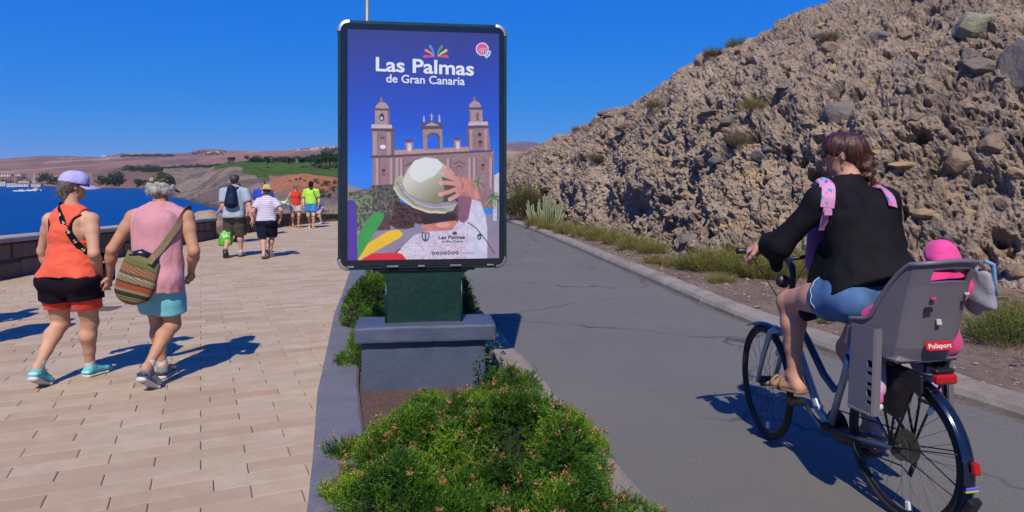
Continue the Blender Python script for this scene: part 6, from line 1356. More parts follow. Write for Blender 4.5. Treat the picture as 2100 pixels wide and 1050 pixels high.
bagm = mesh_py('bag_body', V, [(j * 10 + k, (j + 1) * 10 + k, (j + 1) * 10 + (k + 1) % 10, j * 10 + (k + 1) % 10) for j in range(6) for k in range(10)] + [tuple(range(60, 70)), tuple(range(10))[::-1]])
GRB = Mat('green_plastic'); _n = GRB.noise(9, 5, .7); GRB.out(GRB.ramp(_n, [(.3, (.05, .30, .015)), (.6, (.12, .46, .03)), (.72, (.30, .62, .14))]), .3, GRB.bump(_n, .6, .03)); link('bag_body', bagm, GRB.m, gb)
for sg in (-1, 1): MB().tube([w_ + V3(sg * .012, 0, .02), w_ + V3(sg * .03, .01, -.10), w_ + V3(sg * .045, .0, -.22)], .012, 6, flat=(.5, 1.4)).build('handle', simple('white_handle', (.6, .62, .66), .5), gb, True)
# woman with straw hat
L = (-5.22, 14.5); rz = R(8); l_ = lambda px, py, Y: to_local(W(px, py, Y), L, rz)
b = Body(H=1.54, g=1.1, fem=True, hipw=1.1, feet=((-.01, -.16, 26, 0), (.07, .26, 0, 0)), head_yaw=-10, head_pitch=-8, toe=(6, -12), lean=.05, wr=[l_(524, 452, 14.5), l_(576, 448, 14.6)], el_pole=(V3(-.5, -1, 0), V3(.8, -1, 0)))
P = person(L, rz, 'woman in striped top, navy shorts and straw hat holding the tall man by the hand', GRP); body_mesh(b, P, SKD, .012, True, hvox=.005); hair(b, P, HBRN, .01)
def m_stripe(name, c1, c2, per, duty):
    m = Mat(name); sx = m.n('SeparateXYZ'); m.t.links.new(m.obj(), sx.inputs[0]); fr = m.math('FRACT', m.math('MULTIPLY', m.math('ADD', sx.outputs[2], m.math('MULTIPLY', m.noise(5, 2), .02)), 1 / per)); return m.out(m.ramp(fr, [(0, c1), (duty, c2)], 'CONSTANT'), .85, m.bump(m.noise(8, 4), .3, .02))
tee(b, P, m_stripe('white_lilac_stripes', (.66, .65, .80), (.46, .34, .52), .042, .68), .80, .55, .016, .011, 't_shirt', .02); long_shorts(b, P, cloth_mat('navy_shorts', (.010, .011, .030), .2), .86, .44, .030)
sandals(b, P, SANT, simple('pale_sole', (.40, .36, .32), .7), .009)
def brim_hat(b, P, mat, band, rb=.105, rc=.056, hh=.062, vox=.01, name='straw_hat'):
    h = b.H; M = frame(headpt(b, 0, 0, .022), b.hr, b.hf, b.hu); m = MB(); m.lathe([(rb * h, -.010), (rb * h, -.004), (rc * h * 1.25, .006), (rc * h * 1.06, .012), (rc * h, hh * h * .8), (rc * h * .8, hh * h * 1.06), (rc * h * .35, hh * h * 1.12), (.003, hh * h * 1.05)], 28, M, False); m.lathe([(rc * h * .9, -.004), (rb * h, -.010)], 28, M, False)
    o = m.build(name, mat, P, True); m = MB(); m.lathe([(rc * h * 1.09, .012), (rc * h * 1.07, .034), (rc * h * 1.0, .036)], 28, M, False).build('band', band, o, True) if band else None; return o
STRAW = simple('straw', (.58, .44, .19), .85, .2, 60, .4, 200); brim_hat(b, P, STRAW, None, .098)
def facing(L, rz, label, H, cat_kw, vox=.013): return None
# man in blue coming towards the camera
L = (-7.62, 20.9); rz = R(180 + 14)
b = Body(H=1.70, g=1.1, feet=((-.12, .22, 0, 0), (.10, -.14, 25, 0)), toe=(10, -10), belly=.07, head_pitch=-6)
P = person(L, rz, 'man in bright blue polo shirt walking towards the camera behind the striped woman', GRP); body_mesh(b, P, SKB, .013, True, hvox=.006); hair(b, P, simple('red_brown_hair', (.11, .05, .035), .6, .3, 60), .011, .048); tee(b, P, cloth_mat('royal_blue_polo', (.012, .06, .50), .1), .84, .6, .016, .012, 'polo_shirt', .03); long_shorts(b, P, cloth_mat('dark_blue_shorts', (.012, .016, .06), .2), .92, .50, .03, .012); sandals(b, P, SANB, SOLED, .01)
MB().box((-.012, 0, -.05), (.012, .004, .05), None, .001).build('placket', SOCK, P, False, b.chest + V3(0, .125 + .02, .08))
# person half hidden behind the backpack man
L = (-7.35, 18.3); rz = R(180 + 10); 
b = Body(H=1.62, g=1.05, fem=True, feet=((-.10, .25, 0, 0), (.10, -.15, 25, 0)), wr=[V3(-.25, .1, .80), V3(.46, .14, .84)])
P = person(L, rz, 'sunburnt person with arm swung out, mostly hidden behind the backpack man', GRP); body_mesh(b, P, SKD, .013, hvox=.006); hair(b, P, HBRN, .011); tee(b, P, cloth_mat('white_top', (.62, .60, .64)), .82, 0, .014, .012, 'top', .01); long_shorts(b, P, cloth_mat('mauve_shorts', (.16, .12, .20)), .90, .55, .02, .012); shoes(b, P, BLK, SOLED, .01, None)
# woman in red
L = (-7.70, 24.3); rz = R(180 + 22)
b = Body(H=1.55, g=1.02, fem=True, feet=((-.10, .20, 0, 0), (.08, -.16, 20, 0)), head_yaw=24, wr=[V3(-.20, .05, .74), V3(.24, .20, .92)], toe=(6, -6))
P = person(L, rz, 'woman in red tank top and white shorts walking beside the lime shirt man', GRP); body_mesh(b, P, SKB, .013, True, hvox=.006); hair(b, P, HGRY, .011); tee(b, P, cloth_mat('red_tank', (.68, .030, .022), .08), .80, 0, .012, .012, 'tank_top', .004); shorts(b, P, cloth_mat('pale_shorts', (.46, .42, .48)), .84, .60, .012, .016, .012); sandals(b, P, SANB, SANB, .01); sunglasses(b, P)
td = empty('rolled_towel', (L[0], L[1], 0), rz); tag(td, 'white and green bundle tucked under the arm of the woman in red', 'bundle'); c = V3(.30, .20, .90); f = Fld(); f.econe(c + V3(.30, -.05, .02), c + V3(-.06, .05, -.02), (.06, .05), (.075, .06), V3(0, 0, 1), .03); f.wrinkle(.03, (9, 9, 9), 3); TW = Mat('green_white_cloth'); _n = TW.noise(7, 3); TW.out(TW.ramp(_n, [(.46, (.62, .66, .66)), (.52, (.03, .30, .09))], 'CONSTANT'), .85); fobj('cloth_roll', f, .012, TW.m, td, 1)
# man in lime
L = (-7.12, 24.2); rz = R(180 + 8)
b = Body(H=1.66, g=1.06, feet=((-.10, .16, 0, 0), (.09, -.16, 22, 0)), head_pitch=-28, toe=(6, -6), sh_w=1.05)
P = person(L, rz, 'man in lime yellow t-shirt and bright blue shorts looking down', GRP); body_mesh(b, P, SKC, .013, True, hvox=.006); hair(b, P, HBLK, .011); cap(b, P, cloth_mat('navy_cap', (.010, .010, .022)), .054, 0, .011); tee(b, P, cloth_mat('lime_jersey', (.46, .86, .07), .06), .86, .6, .015, .012, 't_shirt', .015)
f = Fld(); f.take(b.torso(), .012)
for i in (0, 1): a, k_ = b.hip[i], b.kn[i]; f.cone(a, a + (k_ - a) * .8, .062 * b.H + .012, .06 * b.H + .03, .02)
f.cut(V3(0, 0, .90), (0, 0, 1)); f.cut(V3(0, 0, .60), (0, 0, -1)); f.wrinkle(.006, (9, 9, 5), 3); fobj('shorts', f, .012, cloth_mat('azure_shorts', (.010, .22, .62), .08), P, 1); sandals(b, P, SANB, SOLED, .01)
sl = empty('shoulder_bag', (L[0], L[1], 0), rz); tag(sl, 'thin dark shoulder strap bag worn by the lime shirt man', 'bag'); MB().tube([b.sho[0] + V3(.07, .02, .075), b.chest + V3(-.10, .135, .06), b.waist + V3(-.19, .06, -.02), b.pel + V3(-.22, -.02, .03)], .012, 6, flat=(.4, 1.2)).build('strap', NVY, sl, True); MB().box((-.05, -.07, -.09), (.03, .07, .09), None, .02).build('pouch', NVY, sl, False, b.pel + V3(-.24, -.02, -.04))
# child beyond them
L = (-7.42, 26.4); rz = R(150)
b = Body(H=1.12, g=1.0, feet=((-.09, .10, 0, 0), (.08, -.12, 25, 0)), lean=.22, head_pitch=-20)
P = person(L, rz, 'child in blue top half hidden behind the man in lime', GRP); body_mesh(b, P, SKC, .013, hvox=.006); hair(b, P, HBRN, .011); tee(b, P, cloth_mat('child_blue', (.08, .10, .52)), .56, .6, .012, .012, 't_shirt', .01); shorts(b, P, cloth_mat('child_stripe', (.52, .40, .46)), .60, .40, .010, .012, .012); shoes(b, P, SOCK, SOLEW, .01, None)
# two walkers just outside the left edge, whose shadows fall into view
for k, (L, H_, c, lab) in enumerate((((-5.28, 6.45), 1.66, (.20, .22, .30), 'walker in slate shirt just left of the woman in orange'), ((-6.15, 7.05), 1.70, (.55, .52, .45), 'walker in cream shirt nearest the sea wall at the left'))):
    b = Body(H=H_, g=1.05, feet=((-.10, -.12, 25, 0), (.09, .24, 0, 0))); P = person(L, R(8), lab, GRP); body_mesh(b, P, SKA, .014, hvox=.006); hair(b, P, HBLK, .012); tee(b, P, cloth_mat('walker_shirt_%d' % k, c), .84, .6, .015, .014, 't_shirt', .015); long_shorts(b, P, OLV, .92, .48, .03, .014); shoes(b, P, BLK, SOLEW, .011, SOCK, .06)
# ================= BICYCLE, RIDER AND CHILD =================
BO = (1.856, 3.24, 0.0); BRZ = R(13.25)
bike = empty('bicycle', BO, BRZ); tag(bike, 'silver blue step-through city bicycle with grey child seat riding away', 'bicycle')
BLUE = simple('blue_grey_paint', (.055, .085, .16), .28, .08, 6, metallic=.35); SILP = simple('silver_paint', (.42, .47, .55), .28, .06, 6, metallic=.45); BLKP = simple('black_plastic', (.012, .012, .014), .45, .2, 20); RUB = simple('tyre_rubber', (.014, .014, .016), .75, .2, 40, .3, 300); CHR = simple('chrome_spoke', (.22, .22, .24), .3, .1, 20, metallic=.9); NAVG = simple('navy_gloss', (.006, .012, .035), .18, .1, 8, Coat_Weight=.5)
REDL = simple('red_reflector', (.45, .012, .012), .2, .1, 30); WHR = simple('white_reflector', (.7, .7, .7), .4, .05)
def wheel(y, steer=0.0, rear=False):
    w = empty('wheel', (0, y, .35), 0); w.parent = bike; w.rotation_euler = (0, 0, steer)
    def ring(r, tube, name, mat, sec=10, fl=None, n=56): return MB().tube([(0, math.cos(a) * r, math.sin(a) * r) for a in np.linspace(0, 2 * math.pi, n, endpoint=False)], tube, sec, closed=True, flat=fl).build(name, mat, w, True)
    ring(.332, .0195, 'tyre', RUB); ring(.309, .012, 'rim', simple('black_rim', (.025, .026, .03), .35, .1, metallic=.5), 8, (1, .9)); ring(.313, .0125, 'rim_stripe', simple('pale_rim_wall', (.30, .31, .33), .35, .1, metallic=.6), 8, (.35, 1.03))
    hub = MB(); hub.tube([(-.05, 0, 0), (-.034, 0, 0), (-.033, 0, 0), (.033, 0, 0), (.034, 0, 0), (.05, 0, 0)], [.012, .012, .032, .032, .012, .012] if not rear else [.012, .012, .024, .024, .012, .012], 14).build('hub', BLKP, w, True)
    sp = MB()
    for k in range(32):
        a = 2 * math.pi * k / 32; sg = 1 if k % 2 else -1; a2 = a + (.55 if (k // 2) % 2 else -.55); sp.tube([(sg * .028, math.cos(a2) * .03, math.sin(a2) * .03), (0, math.cos(a) * .305, math.sin(a) * .305)], .0011, 4, cap=False)
    o = sp.build('spokes', CHR, w); tag(o, kind='stuff')
    for a in (2.2, 4.6): MB().box((-.008, -.02, -.012), (.008, .02, .012), None, .003).build('spoke_reflector', WHR, w, False, (0, math.cos(a) * .27, math.sin(a) * .27), (a, 0, 0))
    return w
fwheel = wheel(1.10, R(-10)); rwheel = wheel(0.0, 0, True)
def tube(name, pts, r, mat, parent=bike, n=10, **k): return MB().tube(pts, r, n, **k).build(name, mat, parent, True)
BBp = (0, .505, .27); HL = (0, .865, .735); HT = (0, .815, .90)
tube('head_tube', [HL, HT], .024, BLUE); tube('down_tube', [(0, .855, .765), (0, .74, .56), (0, .60, .33), BBp], [.023, .024, .024, .022], SILP); tube('step_tube', [(0, .835, .83), (0, .70, .70), (0, .56, .54), (0, .47, .48), (0, .435, .50)], [.019, .021, .021, .02, .017], BLUE); tube('seat_tube', [BBp, (0, .40, .56), (0, .33, .77)], .019, SILP); tube('seat_post', [(0, .335, .76), (0, .285, .90)], .014, CHR)
tube('bottom_bracket', [(-.045, BBp[1], BBp[2]), (.045, BBp[1], BBp[2])], .024, BLKP, n=14)
for sg in (-1, 1): tube('chain_stay', [(sg * .03, .46, .275), (sg * .055, .20, .31), (sg * .062, .0, .35)], .011, BLUE); tube('seat_stay', [(sg * .02, .355, .70), (sg * .05, .15, .50), (sg * .062, .0, .35)], .009, BLUE)
c_, s_ = math.cos(R(-10)), math.sin(R(-10))
fork = empty('fork', (0, 1.10, 0)); fork.parent = bike; fork.rotation_euler = (0, 0, R(-10))
for sg in (-1, 1): MB().tube([(sg * .055, 0, .35), (sg * .057, -.10, .55), (sg * .055, -.19, .70), (sg * .03, -.225, .735)], [.013, .016, .018, .016], 10).build('fork_blade', SILP, fork, True)
MB().tube([(-.055, -.21, .715), (.055, -.21, .715)], .02, 10).build('fork_crown', SILP, fork, True)
def fender(name, y, r, a0, a1, w, mat, parent, n=22, z=.35):
    V = []; m = 7
    for k in range(n):
        a = R(a0 + (a1 - a0) * k / (n - 1))
        for j in range(m):
            t = R(-80 + 160 * j / (m - 1)); rr_ = r - .016 * (1 - math.cos(t)); V.append((math.sin(t) * w, y + math.cos(a) * rr_, z + math.sin(a) * rr_))
    V2 = [(x * .93, yy_ + 0, zz_) for x, yy_, zz_ in V]; V2 = [(x, y + (q - y) * .992, z + (zz_ - z) * .992) for x, q, zz_ in V2]
    Fc = [(k * m + j, k * m + j + 1, (k + 1) * m + j + 1, (k + 1) * m + j) for k in range(n - 1) for j in range(m - 1)]; N = len(V); Fc += [tuple(N + i for i in f[::-1]) for f in Fc]
    rim = [k * m for k in range(n)] + [(n - 1) * m + j for j in range(1, m)] + [k * m + m - 1 for k in range(n - 2, -1, -1)] + [j for j in range(m - 2, 0, -1)]
    Fc += [(rim[i], rim[i - 1], N + rim[i - 1], N + rim[i]) for i in range(len(rim))]
    return MB().add(V + V2, Fc).build(name, mat, parent, True)
fender('rear_mudguard', 0, .372, 65, 212, .031, NAVG, bike, 30); fender('front_mudguard', 1.10, .370, 62, 118, .028, NAVG, bike, 12)
MB().box((-.016, -.012, -.025), (.016, .012, .025), None, .005).build('rear_reflector', REDL, bike, False, (0, -.388, .40), (R(-10), 0, 0)); MB().box((-.032, -.004, -.012), (.032, .004, .0), None, .001).build('sticker', simple('violet_sticker', (.16, .14, .6), .5), bike, False, (0, -.374, .315), (R(12), 0, 0)); MB().box((-.032, -.004, -.022), (.032, .004, -.0125), None, .001).build('sticker', simple('lime_sticker', (.55, .65, .08), .5), bike, False, (0, -.374, .315), (R(12), 0, 0)); MB().box((-.03, -.02, -.06), (.03, .012, .04), None, .008).build('mud_flap', BLKP, bike, False, (0, -.365, .235), (R(28), 0, 0))
for sg in (-1, 1): tube('mudguard_stay', [(sg * .06, 0, .35), (sg * .033, -.30, .255)], .003, BLKP); tube('mudguard_stay', [(sg * .06, 0, .35), (sg * .034, -.33, .44)], .003, BLKP)
# rack
for sg in (-1, 1): tube('rack_leg', [(sg * .065, .01, .36), (sg * .07, -.06, .745)], .006, BLKP); tube('rack_leg', [(sg * .065, .0, .36), (sg * .07, -.17, .74)], .006, BLKP); tube('rack_leg', [(sg * .065, .0, .36), (sg * .07, .10, .74)], .006, BLKP)
tube('rack_top', [(-.07, .22, .75), (-.075, -.19, .75), (-.06, -.215, .75), (.06, -.215, .75), (.075, -.19, .75), (.07, .22, .75)], .007, BLKP)
m_ = MB().box((-.09, -.20, .66), (-.075, .14, .745), None, .005).build('side_bag_panel', BLKP, bike); f = Fld(); f.econe((-.085, -.03, .70), (-.088, -.02, .52), (.012, .13), (.01, .07), V3(1, 0, 0), .02); fobj('skirt_guard', f, .008, BLKP, bike, 1)
MB().box((-.055, -.03, -.022), (.055, .01, .022), None, .01).build('tail_lamp', REDL, bike, False, (0, -.225, .735)); MB().box((-.05, -.02, .0), (.05, .02, .02), None, .006).build('tail_lamp_bracket', BLKP, bike, False, (0, -.222, .758))
# drivetrain
def disc(name, x, y, z, r, t, mat, teeth=0, parent=bike): 
    pts = []; n = teeth * 2 if teeth else 28
    for k in range(n): a = 2 * math.pi * k / n; rr_ = r * (1.04 if teeth and k % 2 else 1); pts.append((math.cos(a) * rr_, math.sin(a) * rr_))
    return MB().prism(pts, -t / 2, t / 2, frame((x, y, z), (0, 1, 0), (0, 0, 1), (1, 0, 0))).build(name, mat, parent)
OILY = simple('oily_steel', (.09, .085, .075), .4, .3, 50, metallic=.8)
disc('chainring', .045, BBp[1], BBp[2], .085, .004, OILY, 40)
for k, r_ in enumerate((.050, .045, .040, .034, .028, .023)): disc('sprocket', .030 + .005 * k, 0, .35, r_ + .008, .002, OILY, 24)
disc('spoke_guard', -.028, 0, .35, .062, .002, simple('smoked_disc', (.10, .09, .07), .35, .3, 40)); disc('spoke_guard', .024, 0, .35, .078, .002, simple('smoked_disc', (.10, .09, .07), .35))
tube('chain', [(.045, BBp[1], BBp[2] + .086), (.045, 0, .405)], .004, OILY, n=6); tube('chain', [(.045, BBp[1], BBp[2] - .086), (.045, .06, .23), (.045, .0, .20), (.045, -.03, .28), (.045, -.02, .32)], .004, OILY, n=6)
tube('derailleur', [(.055, -.01, .33), (.065, .0, .26), (.055, .02, .20)], .012, BLKP)
cv = np.array((0, .14, .11)); cv = cv / np.linalg.norm(cv) * .17; PL = np.array(BBp) + cv; PR = np.array(BBp) - cv
tube('crank', [(-.06, BBp[1], BBp[2]), (-.075, *PL[1:])], .011, CHR); tube('crank', [(.06, BBp[1], BBp[2]), (.075, *PR[1:])], .011, CHR)
for sg, p in ((-1, PL), (1, PR)): MB().box((-.05, -.045, -.012), (.05, .045, .012), None, .004).build('pedal', BLKP, bike, False, (sg * .13, p[1], p[2]))
# handlebar (turned with the wheel)
hb = empty('handlebar', (0, .845, .90)); hb.parent = bike; hb.rotation_euler = (0, 0, R(-8))
MB().tube([(0, 0, 0), (0, -.02, .15), (0, -.01, .20), (0, .05, .235)], [.018, .018, .02, .018], 12).build('stem', BLKP, hb, True); MB().tube([(-.35, -.07, .305), (-.20, -.02, .295), (-.09, .045, .25), (0, .055, .24), (.09, .045, .25), (.20, -.02, .295), (.35, -.07, .305)], .0125, 10).build('bar', BLKP, hb, True)
for sg in (-1, 1): MB().tube([(sg * .365, -.075, .306), (sg * .235, -.033, .298)], [.017, .016], 10).build('grip', BLKP, hb, True); MB().tube([(sg * .20, -.01, .285), (sg * .23, .025, .265), (sg * .32, .0, .262)], [.01, .006, .005], 8).build('brake_lever', CHR, hb, True); MB().tube([(sg * .20, .0, .28), (sg * .17, .12, .22), (sg * .06, .11, .05), (sg * .02, .06, -.05)], .003, 6).build('cable', BLKP, hb, True)
MB().tube([(0, .09, .10), (0, .12, .10)], .04, 12).build('head_lamp', BLKP, hb, True)
f = Fld(); f.econe((0, .10, .93), (0, .22, .935), (.095, .035), (.08, .03), V3(1, 0, 0), .03); f.econe((0, .22, .935), (0, .40, .945), (.06, .03), (.022, .022), V3(1, 0, 0), .03); fobj('saddle', f, .01, BLKP, bike, 1)
# ---- child seat ----
MAU = simple('mauve_grey_plastic', (.185, .165, .195), .42, .06, 5, .05, 200); MAD = simple('dark_seat_lining', (.022, .021, .026), .6, .2, 20)
def grid_shell(fn, nu, nv, th, name, mat, parent, hole=None):
    """fn(u,v) -> point; thickened along its normal; hole(u,v) removes cells"""
    P_ = np.array([[fn(u, v) for u in np.linspace(0, 1, nu)] for v in np.linspace(0, 1, nv)]); du_ = np.gradient(P_, axis=1); dv_ = np.gradient(P_, axis=0); N = np.cross(du_, dv_); N /= np.maximum(np.linalg.norm(N, axis=-1, keepdims=True), 1e-9); Q = P_ + N * th
    V = np.concatenate([P_.reshape(-1, 3), Q.reshape(-1, 3)]); n0 = nu * nv; Fc = []; keep = np.ones((nv - 1, nu - 1), bool)
    if hole:
        for j in range(nv - 1):
            for i in range(nu - 1): keep[j, i] = not hole((i + .5) / (nu - 1), (j + .5) / (nv - 1))
    for j in range(nv - 1):
        for i in range(nu - 1):
            if not keep[j, i]: continue
            a, b_, c, d = j * nu + i, j * nu + i + 1, (j + 1) * nu + i + 1, (j + 1) * nu + i; Fc += [(d, c, b_, a), (n0 + a, n0 + b_, n0 + c, n0 + d)]
            for (dj, di, e0, e1) in ((-1, 0, a, b_), (1, 0, c, d), (0, -1, d, a), (0, 1, b_, c)):
                J, I_ = j + dj, i + di
                if J < 0 or I_ < 0 or J >= nv - 1 or I_ >= nu - 1 or not keep[J, I_]: Fc.append((e0, e1, n0 + e1, n0 + e0))
    return link(name, mesh_py(name, V, Fc, False), mat, parent)
yb = lambda z: np.interp(z, [.78, .86, 1.0, 1.15, 1.27], [-.150, -.185, -.215, -.255, -.300])
def back_fn(u, v):      # wraps from the left wing round the back to the right wing
    s_ = (u - .5) * 2; z0_ = .79 + .03 * abs(s_) ** 3
    if abs(s_) < .55: top = 1.262 - .02 * (s_ / .55) ** 2
    else: q = (abs(s_) - .55) / .45; top = np.interp(q, [0, .12, .25, .40, .48, .58, .75, 1], [1.24, 1.20, 1.14, 1.06, .985, .962, .955, .945])
    z = z0_ + (top - z0_) * v
    if abs(s_) < .5: x = s_ / .5 * .165; y = float(yb(z)) + .05 * (s_ / .5) ** 4
    else: q = (abs(s_) - .5) / .5; x = math.copysign(.165 + .028 * math.sin(q * 1.57) + .01 * q, s_); y = float(yb(z)) + .05 + q * (.27 - .0 * v) - (.05 if False else 0)
    return np.array((x, y, z))
seat = grid_shell(back_fn, 61, 41, -.010, 'child_seat', MAU, bike, hole=lambda u, v: (abs(u - .5) < .145 and .80 < v < .93) or (abs(u - .5) < .02 and .70 < v < .74 and False))
o_ = grid_shell(lambda u, v: back_fn(u, .03 + .955 * v) * np.array((.965, 1, 1)) + np.array((0, .012 if .28 < u < .72 else .004, .0)), 61, 30, -.004, 'lining', MAD, seat, hole=lambda u, v: abs(u - .5) < .15 and .79 < v < .94)
bm_ = MB(); rimp = [back_fn(u, 1.0) for u in np.linspace(0, 1, 61)]; MB().tube(rimp, .011, 8).build('rim', MAU, seat, True); MB().box((-.175, -.16, .785), (.175, .10, .82), None, .02).build('base', MAU, seat)
for sg in (-1, 1):     # footrests: tall troughs with strap slots
    def ff(u, v, sg=sg): 
        z = .93 - .40 * v; y = np.interp(u, [0, .25, .75, 1], [.075, .085, -.055, -.065]) * (1 - .15 * v) + .02 * v - (.03 * v if u > .5 else 0) ; x = sg * (.205 - (.030 if u < .12 or u > .88 else 0) + .018 * v); return np.array((x, y, z))
    ft = grid_shell(ff, 17, 25, (-.008 if sg < 0 else .008), 'footrest', MAU, seat, hole=lambda u, v: .60 < u < .78 and any(abs(v - q) < .025 for q in (.42, .53, .64, .75, .86))); MB().box((sg * .165 if sg > 0 else -.235, -.05, .525), (sg * .235 if sg > 0 else -.165, .09, .54), None, .004).build('toe_plate', MAU, ft)
    MB().box((-.004, -.055, -.20), (.004, -.02, .02), None, .001).build('slot_backing', MAD, ft, False, (sg * .196, .02, .75))
for (x, z, w, hh_, mt, nm) in ((-.085, 1.045, .018, .011, BLKP, 'buckle'), (-.075, 1.095, .012, .006, simple('red_button', (.7, .05, .06), .4), 'button'), (-.02, .985, .012, .013, simple('pale_clip', (.5, .48, .5), .5), 'clip'), (.10, 1.07, .014, .008, BLKP, 'buckle'), (.105, 1.11, .012, .006, simple('pale_clip', (.5, .48, .5), .5), 'clip')): MB().box((-w, -.002, -hh_), (w, .008, hh_), None, .002).build(nm, mt, seat, False, (x, float(yb(z)) - .014 + .05 * (x / .165) ** 4, z), (R(-13), 0, 0))
zc = .875; bd = empty('badge', (-.0, float(yb(zc)) - .016, zc)); bd.parent = seat; bd.rotation_euler = (R(-12), 0, 0)
q_ = [(-.075 + .02 + .02 * math.cos(a), .02 * math.sin(a)) for a in np.linspace(math.pi / 2, 3 * math.pi / 2, 8)] + [(.075 - .02 + .02 * math.cos(a), .02 * math.sin(a)) for a in np.linspace(-math.pi / 2, math.pi / 2, 8)]
mm = MB(); n = len(q_); mm.add([(x, 0, z) for x, z in q_] + [(x, -.003, z) for x, z in q_], [tuple(range(n, 2 * n))] + [(i, (i + 1) % n, n + (i + 1) % n, n + i) for i in range(n)]); COLb = bd
mm.build('badge', simple('red_badge', (.62, .02, .02), .35), seat, False, bd.location, bd.rotation_euler); lettering('Polisport', -.060, .062, -.010, .010, simple('white_badge', (.8, .8, .8), .5), .015, seat, yoff=-.0045, conv=(lambda q: q, lambda q: q)).matrix_local = Matrix.Translation(bd.location) @ Matrix.Rotation(R(-12), 4, 'X'); bpy.data.objects.remove(bd)
# towel hanging off the right side of the seat
tw = empty('towel', BO, BRZ); tag(tw, 'pale towel with blue edge draped over the back of the child seat', 'towel'); TWM = cloth_mat('pale_grey_towel', (.34, .33, .38), .2); TWB = cloth_mat('blue_towel_edge', (.18, .34, .60), .1)
f = Fld(); f.econe((.20, -.23, 1.20), (.225, -.19, 1.08), (.022, .045), (.032, .075), V3(1, 0, 0), .03); f.econe((.225, -.19, 1.08), (.235, -.16, 1.03), (.032, .075), (.03, .045), V3(1, 0, 0), .03); f.wrinkle(.016, (14, 14, 8), 4); fobj('towel_cloth', f, .008, TWM, tw, 1)
MB().tube([(.175, -.27, 1.255), (.205, -.285, 1.24), (.23, -.27, 1.16), (.262, -.25, 1.10), (.27, -.21, 1.085), (.25, -.18, 1.10)], .010, 8).build('towel_edge', TWB, tw, True)
# ---- rider ----
b = Body(H=1.77, g=1.06, fem=True, hipw=1.12, pelvis=(0, .245, 1.035), lean=.17, feet=((-.115, .80, 6, .405), (.115, .44, 14, .185)), toe=(4, -4), wr=[(-.262, .745, 1.245), (.30, .70, 1.245)], head_yaw=44, head_pitch=-6, el_pole=(V3(-.75, -.3, -.9), V3(.75, -.3, -.9)), sh_w=1.06)
RD = person(BO, BRZ, 'woman in black shirt and denim shorts riding a bicycle with a child seat', None); SKR = skin_mat('rider_skin', (.62, .34, .25))
body_mesh(b, RD, SKR, .009, True, hands={0: (V3(-.35, .75, -.35), V3(.3, .25, -1), .75), 1: (V3(.35, .75, -.35), V3(-.3, .25, -1), .75)})
h = b.H; SHB = cloth_mat('black_linen', (.0085, .0085, .012), .25, .8)
f = Fld(); f.take(b.torso(), .016); f.econe(b.chest + V3(0, -.03, -.02), b.pel + V3(.02, -.06, .03), (.170, .12), (.200, .150), V3(1, 0, 0), .06); f.econe(b.pel + V3(.04, -.06, .10), b.pel + V3(.15, -.23, .05), (.14, .11), (.13, .09), V3(1, 0, 0), .06)
f.econe(b.waist + V3(-.10, .10, .03), b.pel + V3(-.18, .20, -.15), (.06, .10), (.03, .08), V3(1, 0, 0), .04)
for i in (0, 1):
    a, e, w_ = b.sho[i], b.el[i], b.wr[i]; f.cone(a, e, .034 * h + .012, .030 * h + .016, .04); q = e + (w_ - e) * .45; f.cone(e, q, .030 * h + .015, .027 * h + .020, .03); f.cone(q + unit(w_ - e) * .06, q + unit(w_ - e) * .12, .075, .075, 0, 's')
f.cone(b.el[0] + (b.wr[0] - b.el[0]) * .28, b.el[0] + (b.wr[0] - b.el[0]) * .30 + V3(0, -.02, -.11), .05, .025, .03)
f.sph(b.nb + V3(0, .035, .085), .080, 0, 's'); f.cut(b.pel + V3(0, 0, -.03), (0, -.7, -1)); f.wrinkle(.016, (7, 7, 6), 41); fobj('shirt', f, .009, SHB, RD, 1)
DEN = Mat('denim'); _n = DEN.noise(12, 5, .6); _w = DEN.noise(500, 2); DEN.out(DEN.mix(DEN.mrange(_w, .45, .7, 0, .35), DEN.ramp(_n, [(.3, (.035, .10, .26)), (.7, (.075, .19, .42))]), (.16, .28, .48)), .85, DEN.bump(_w, .3, .003)); DEN = DEN.m
f = Fld(); f.take(b.torso(), .010)
for i in (0, 1): a, k_ = b.hip[i], b.kn[i]; f.cone(a, a + (k_ - a) * .24, .060 * h * b.g + .006, .058 * h * b.g + .010, .02); e = a + (k_ - a) * .24; f.cone(e + unit(k_ - a) * .125, e + unit(k_ - a) * .25, .13, .12, 0, 's')
f.cut(b.waist, (0, 0, 1)); f.wrinkle(.004, (9, 9, 9), 5); fobj('denim_shorts', f, .009, DEN, RD, 1)
FRAY = simple('white_fray', (.62, .66, .72), .9)
for i in (0, 1):
    a, k_ = b.hip[i], b.kn[i]; d = unit(k_ - a); c = a + d * np.linalg.norm(k_ - a) * .245; lt = V3(1, 0, 0); up2 = unit(np.cross(d, lt)); lt = np.cross(up2, d); r_ = .0585 * h * b.g + .010; MB().tube([c + (lt * math.cos(t) + up2 * math.sin(t)) * (r_ + .002 * math.sin(9 * t)) + d * .006 * math.sin(13 * t) for t in np.linspace(0, 2 * math.pi, 60, endpoint=False)], .0018, 5, closed=True).build('frayed_hem', FRAY, RD, True)
sandals(b, RD, simple('tan_suede', (.30, .19, .075), .8, .15, 30), simple('cork_sole', (.22, .12, .06), .8, .2, 60), .007)
RHA = Mat('auburn_hair'); _mp = RHA.n('Mapping'); _mp.inputs['Scale'].default_value = (70, 70, 14); RHA.t.links.new(RHA.obj(), _mp.inputs['Vector']); _s = RHA.noise(1, 5, .7, _mp.outputs[0]); RHA.out(RHA.ramp(_s, [(.35, (.014, .006, .005)), (.55, (.085, .024, .012)), (.75, (.26, .08, .03))]), .38, RHA.bump(_s, .6, .01)); RHA = RHA.m
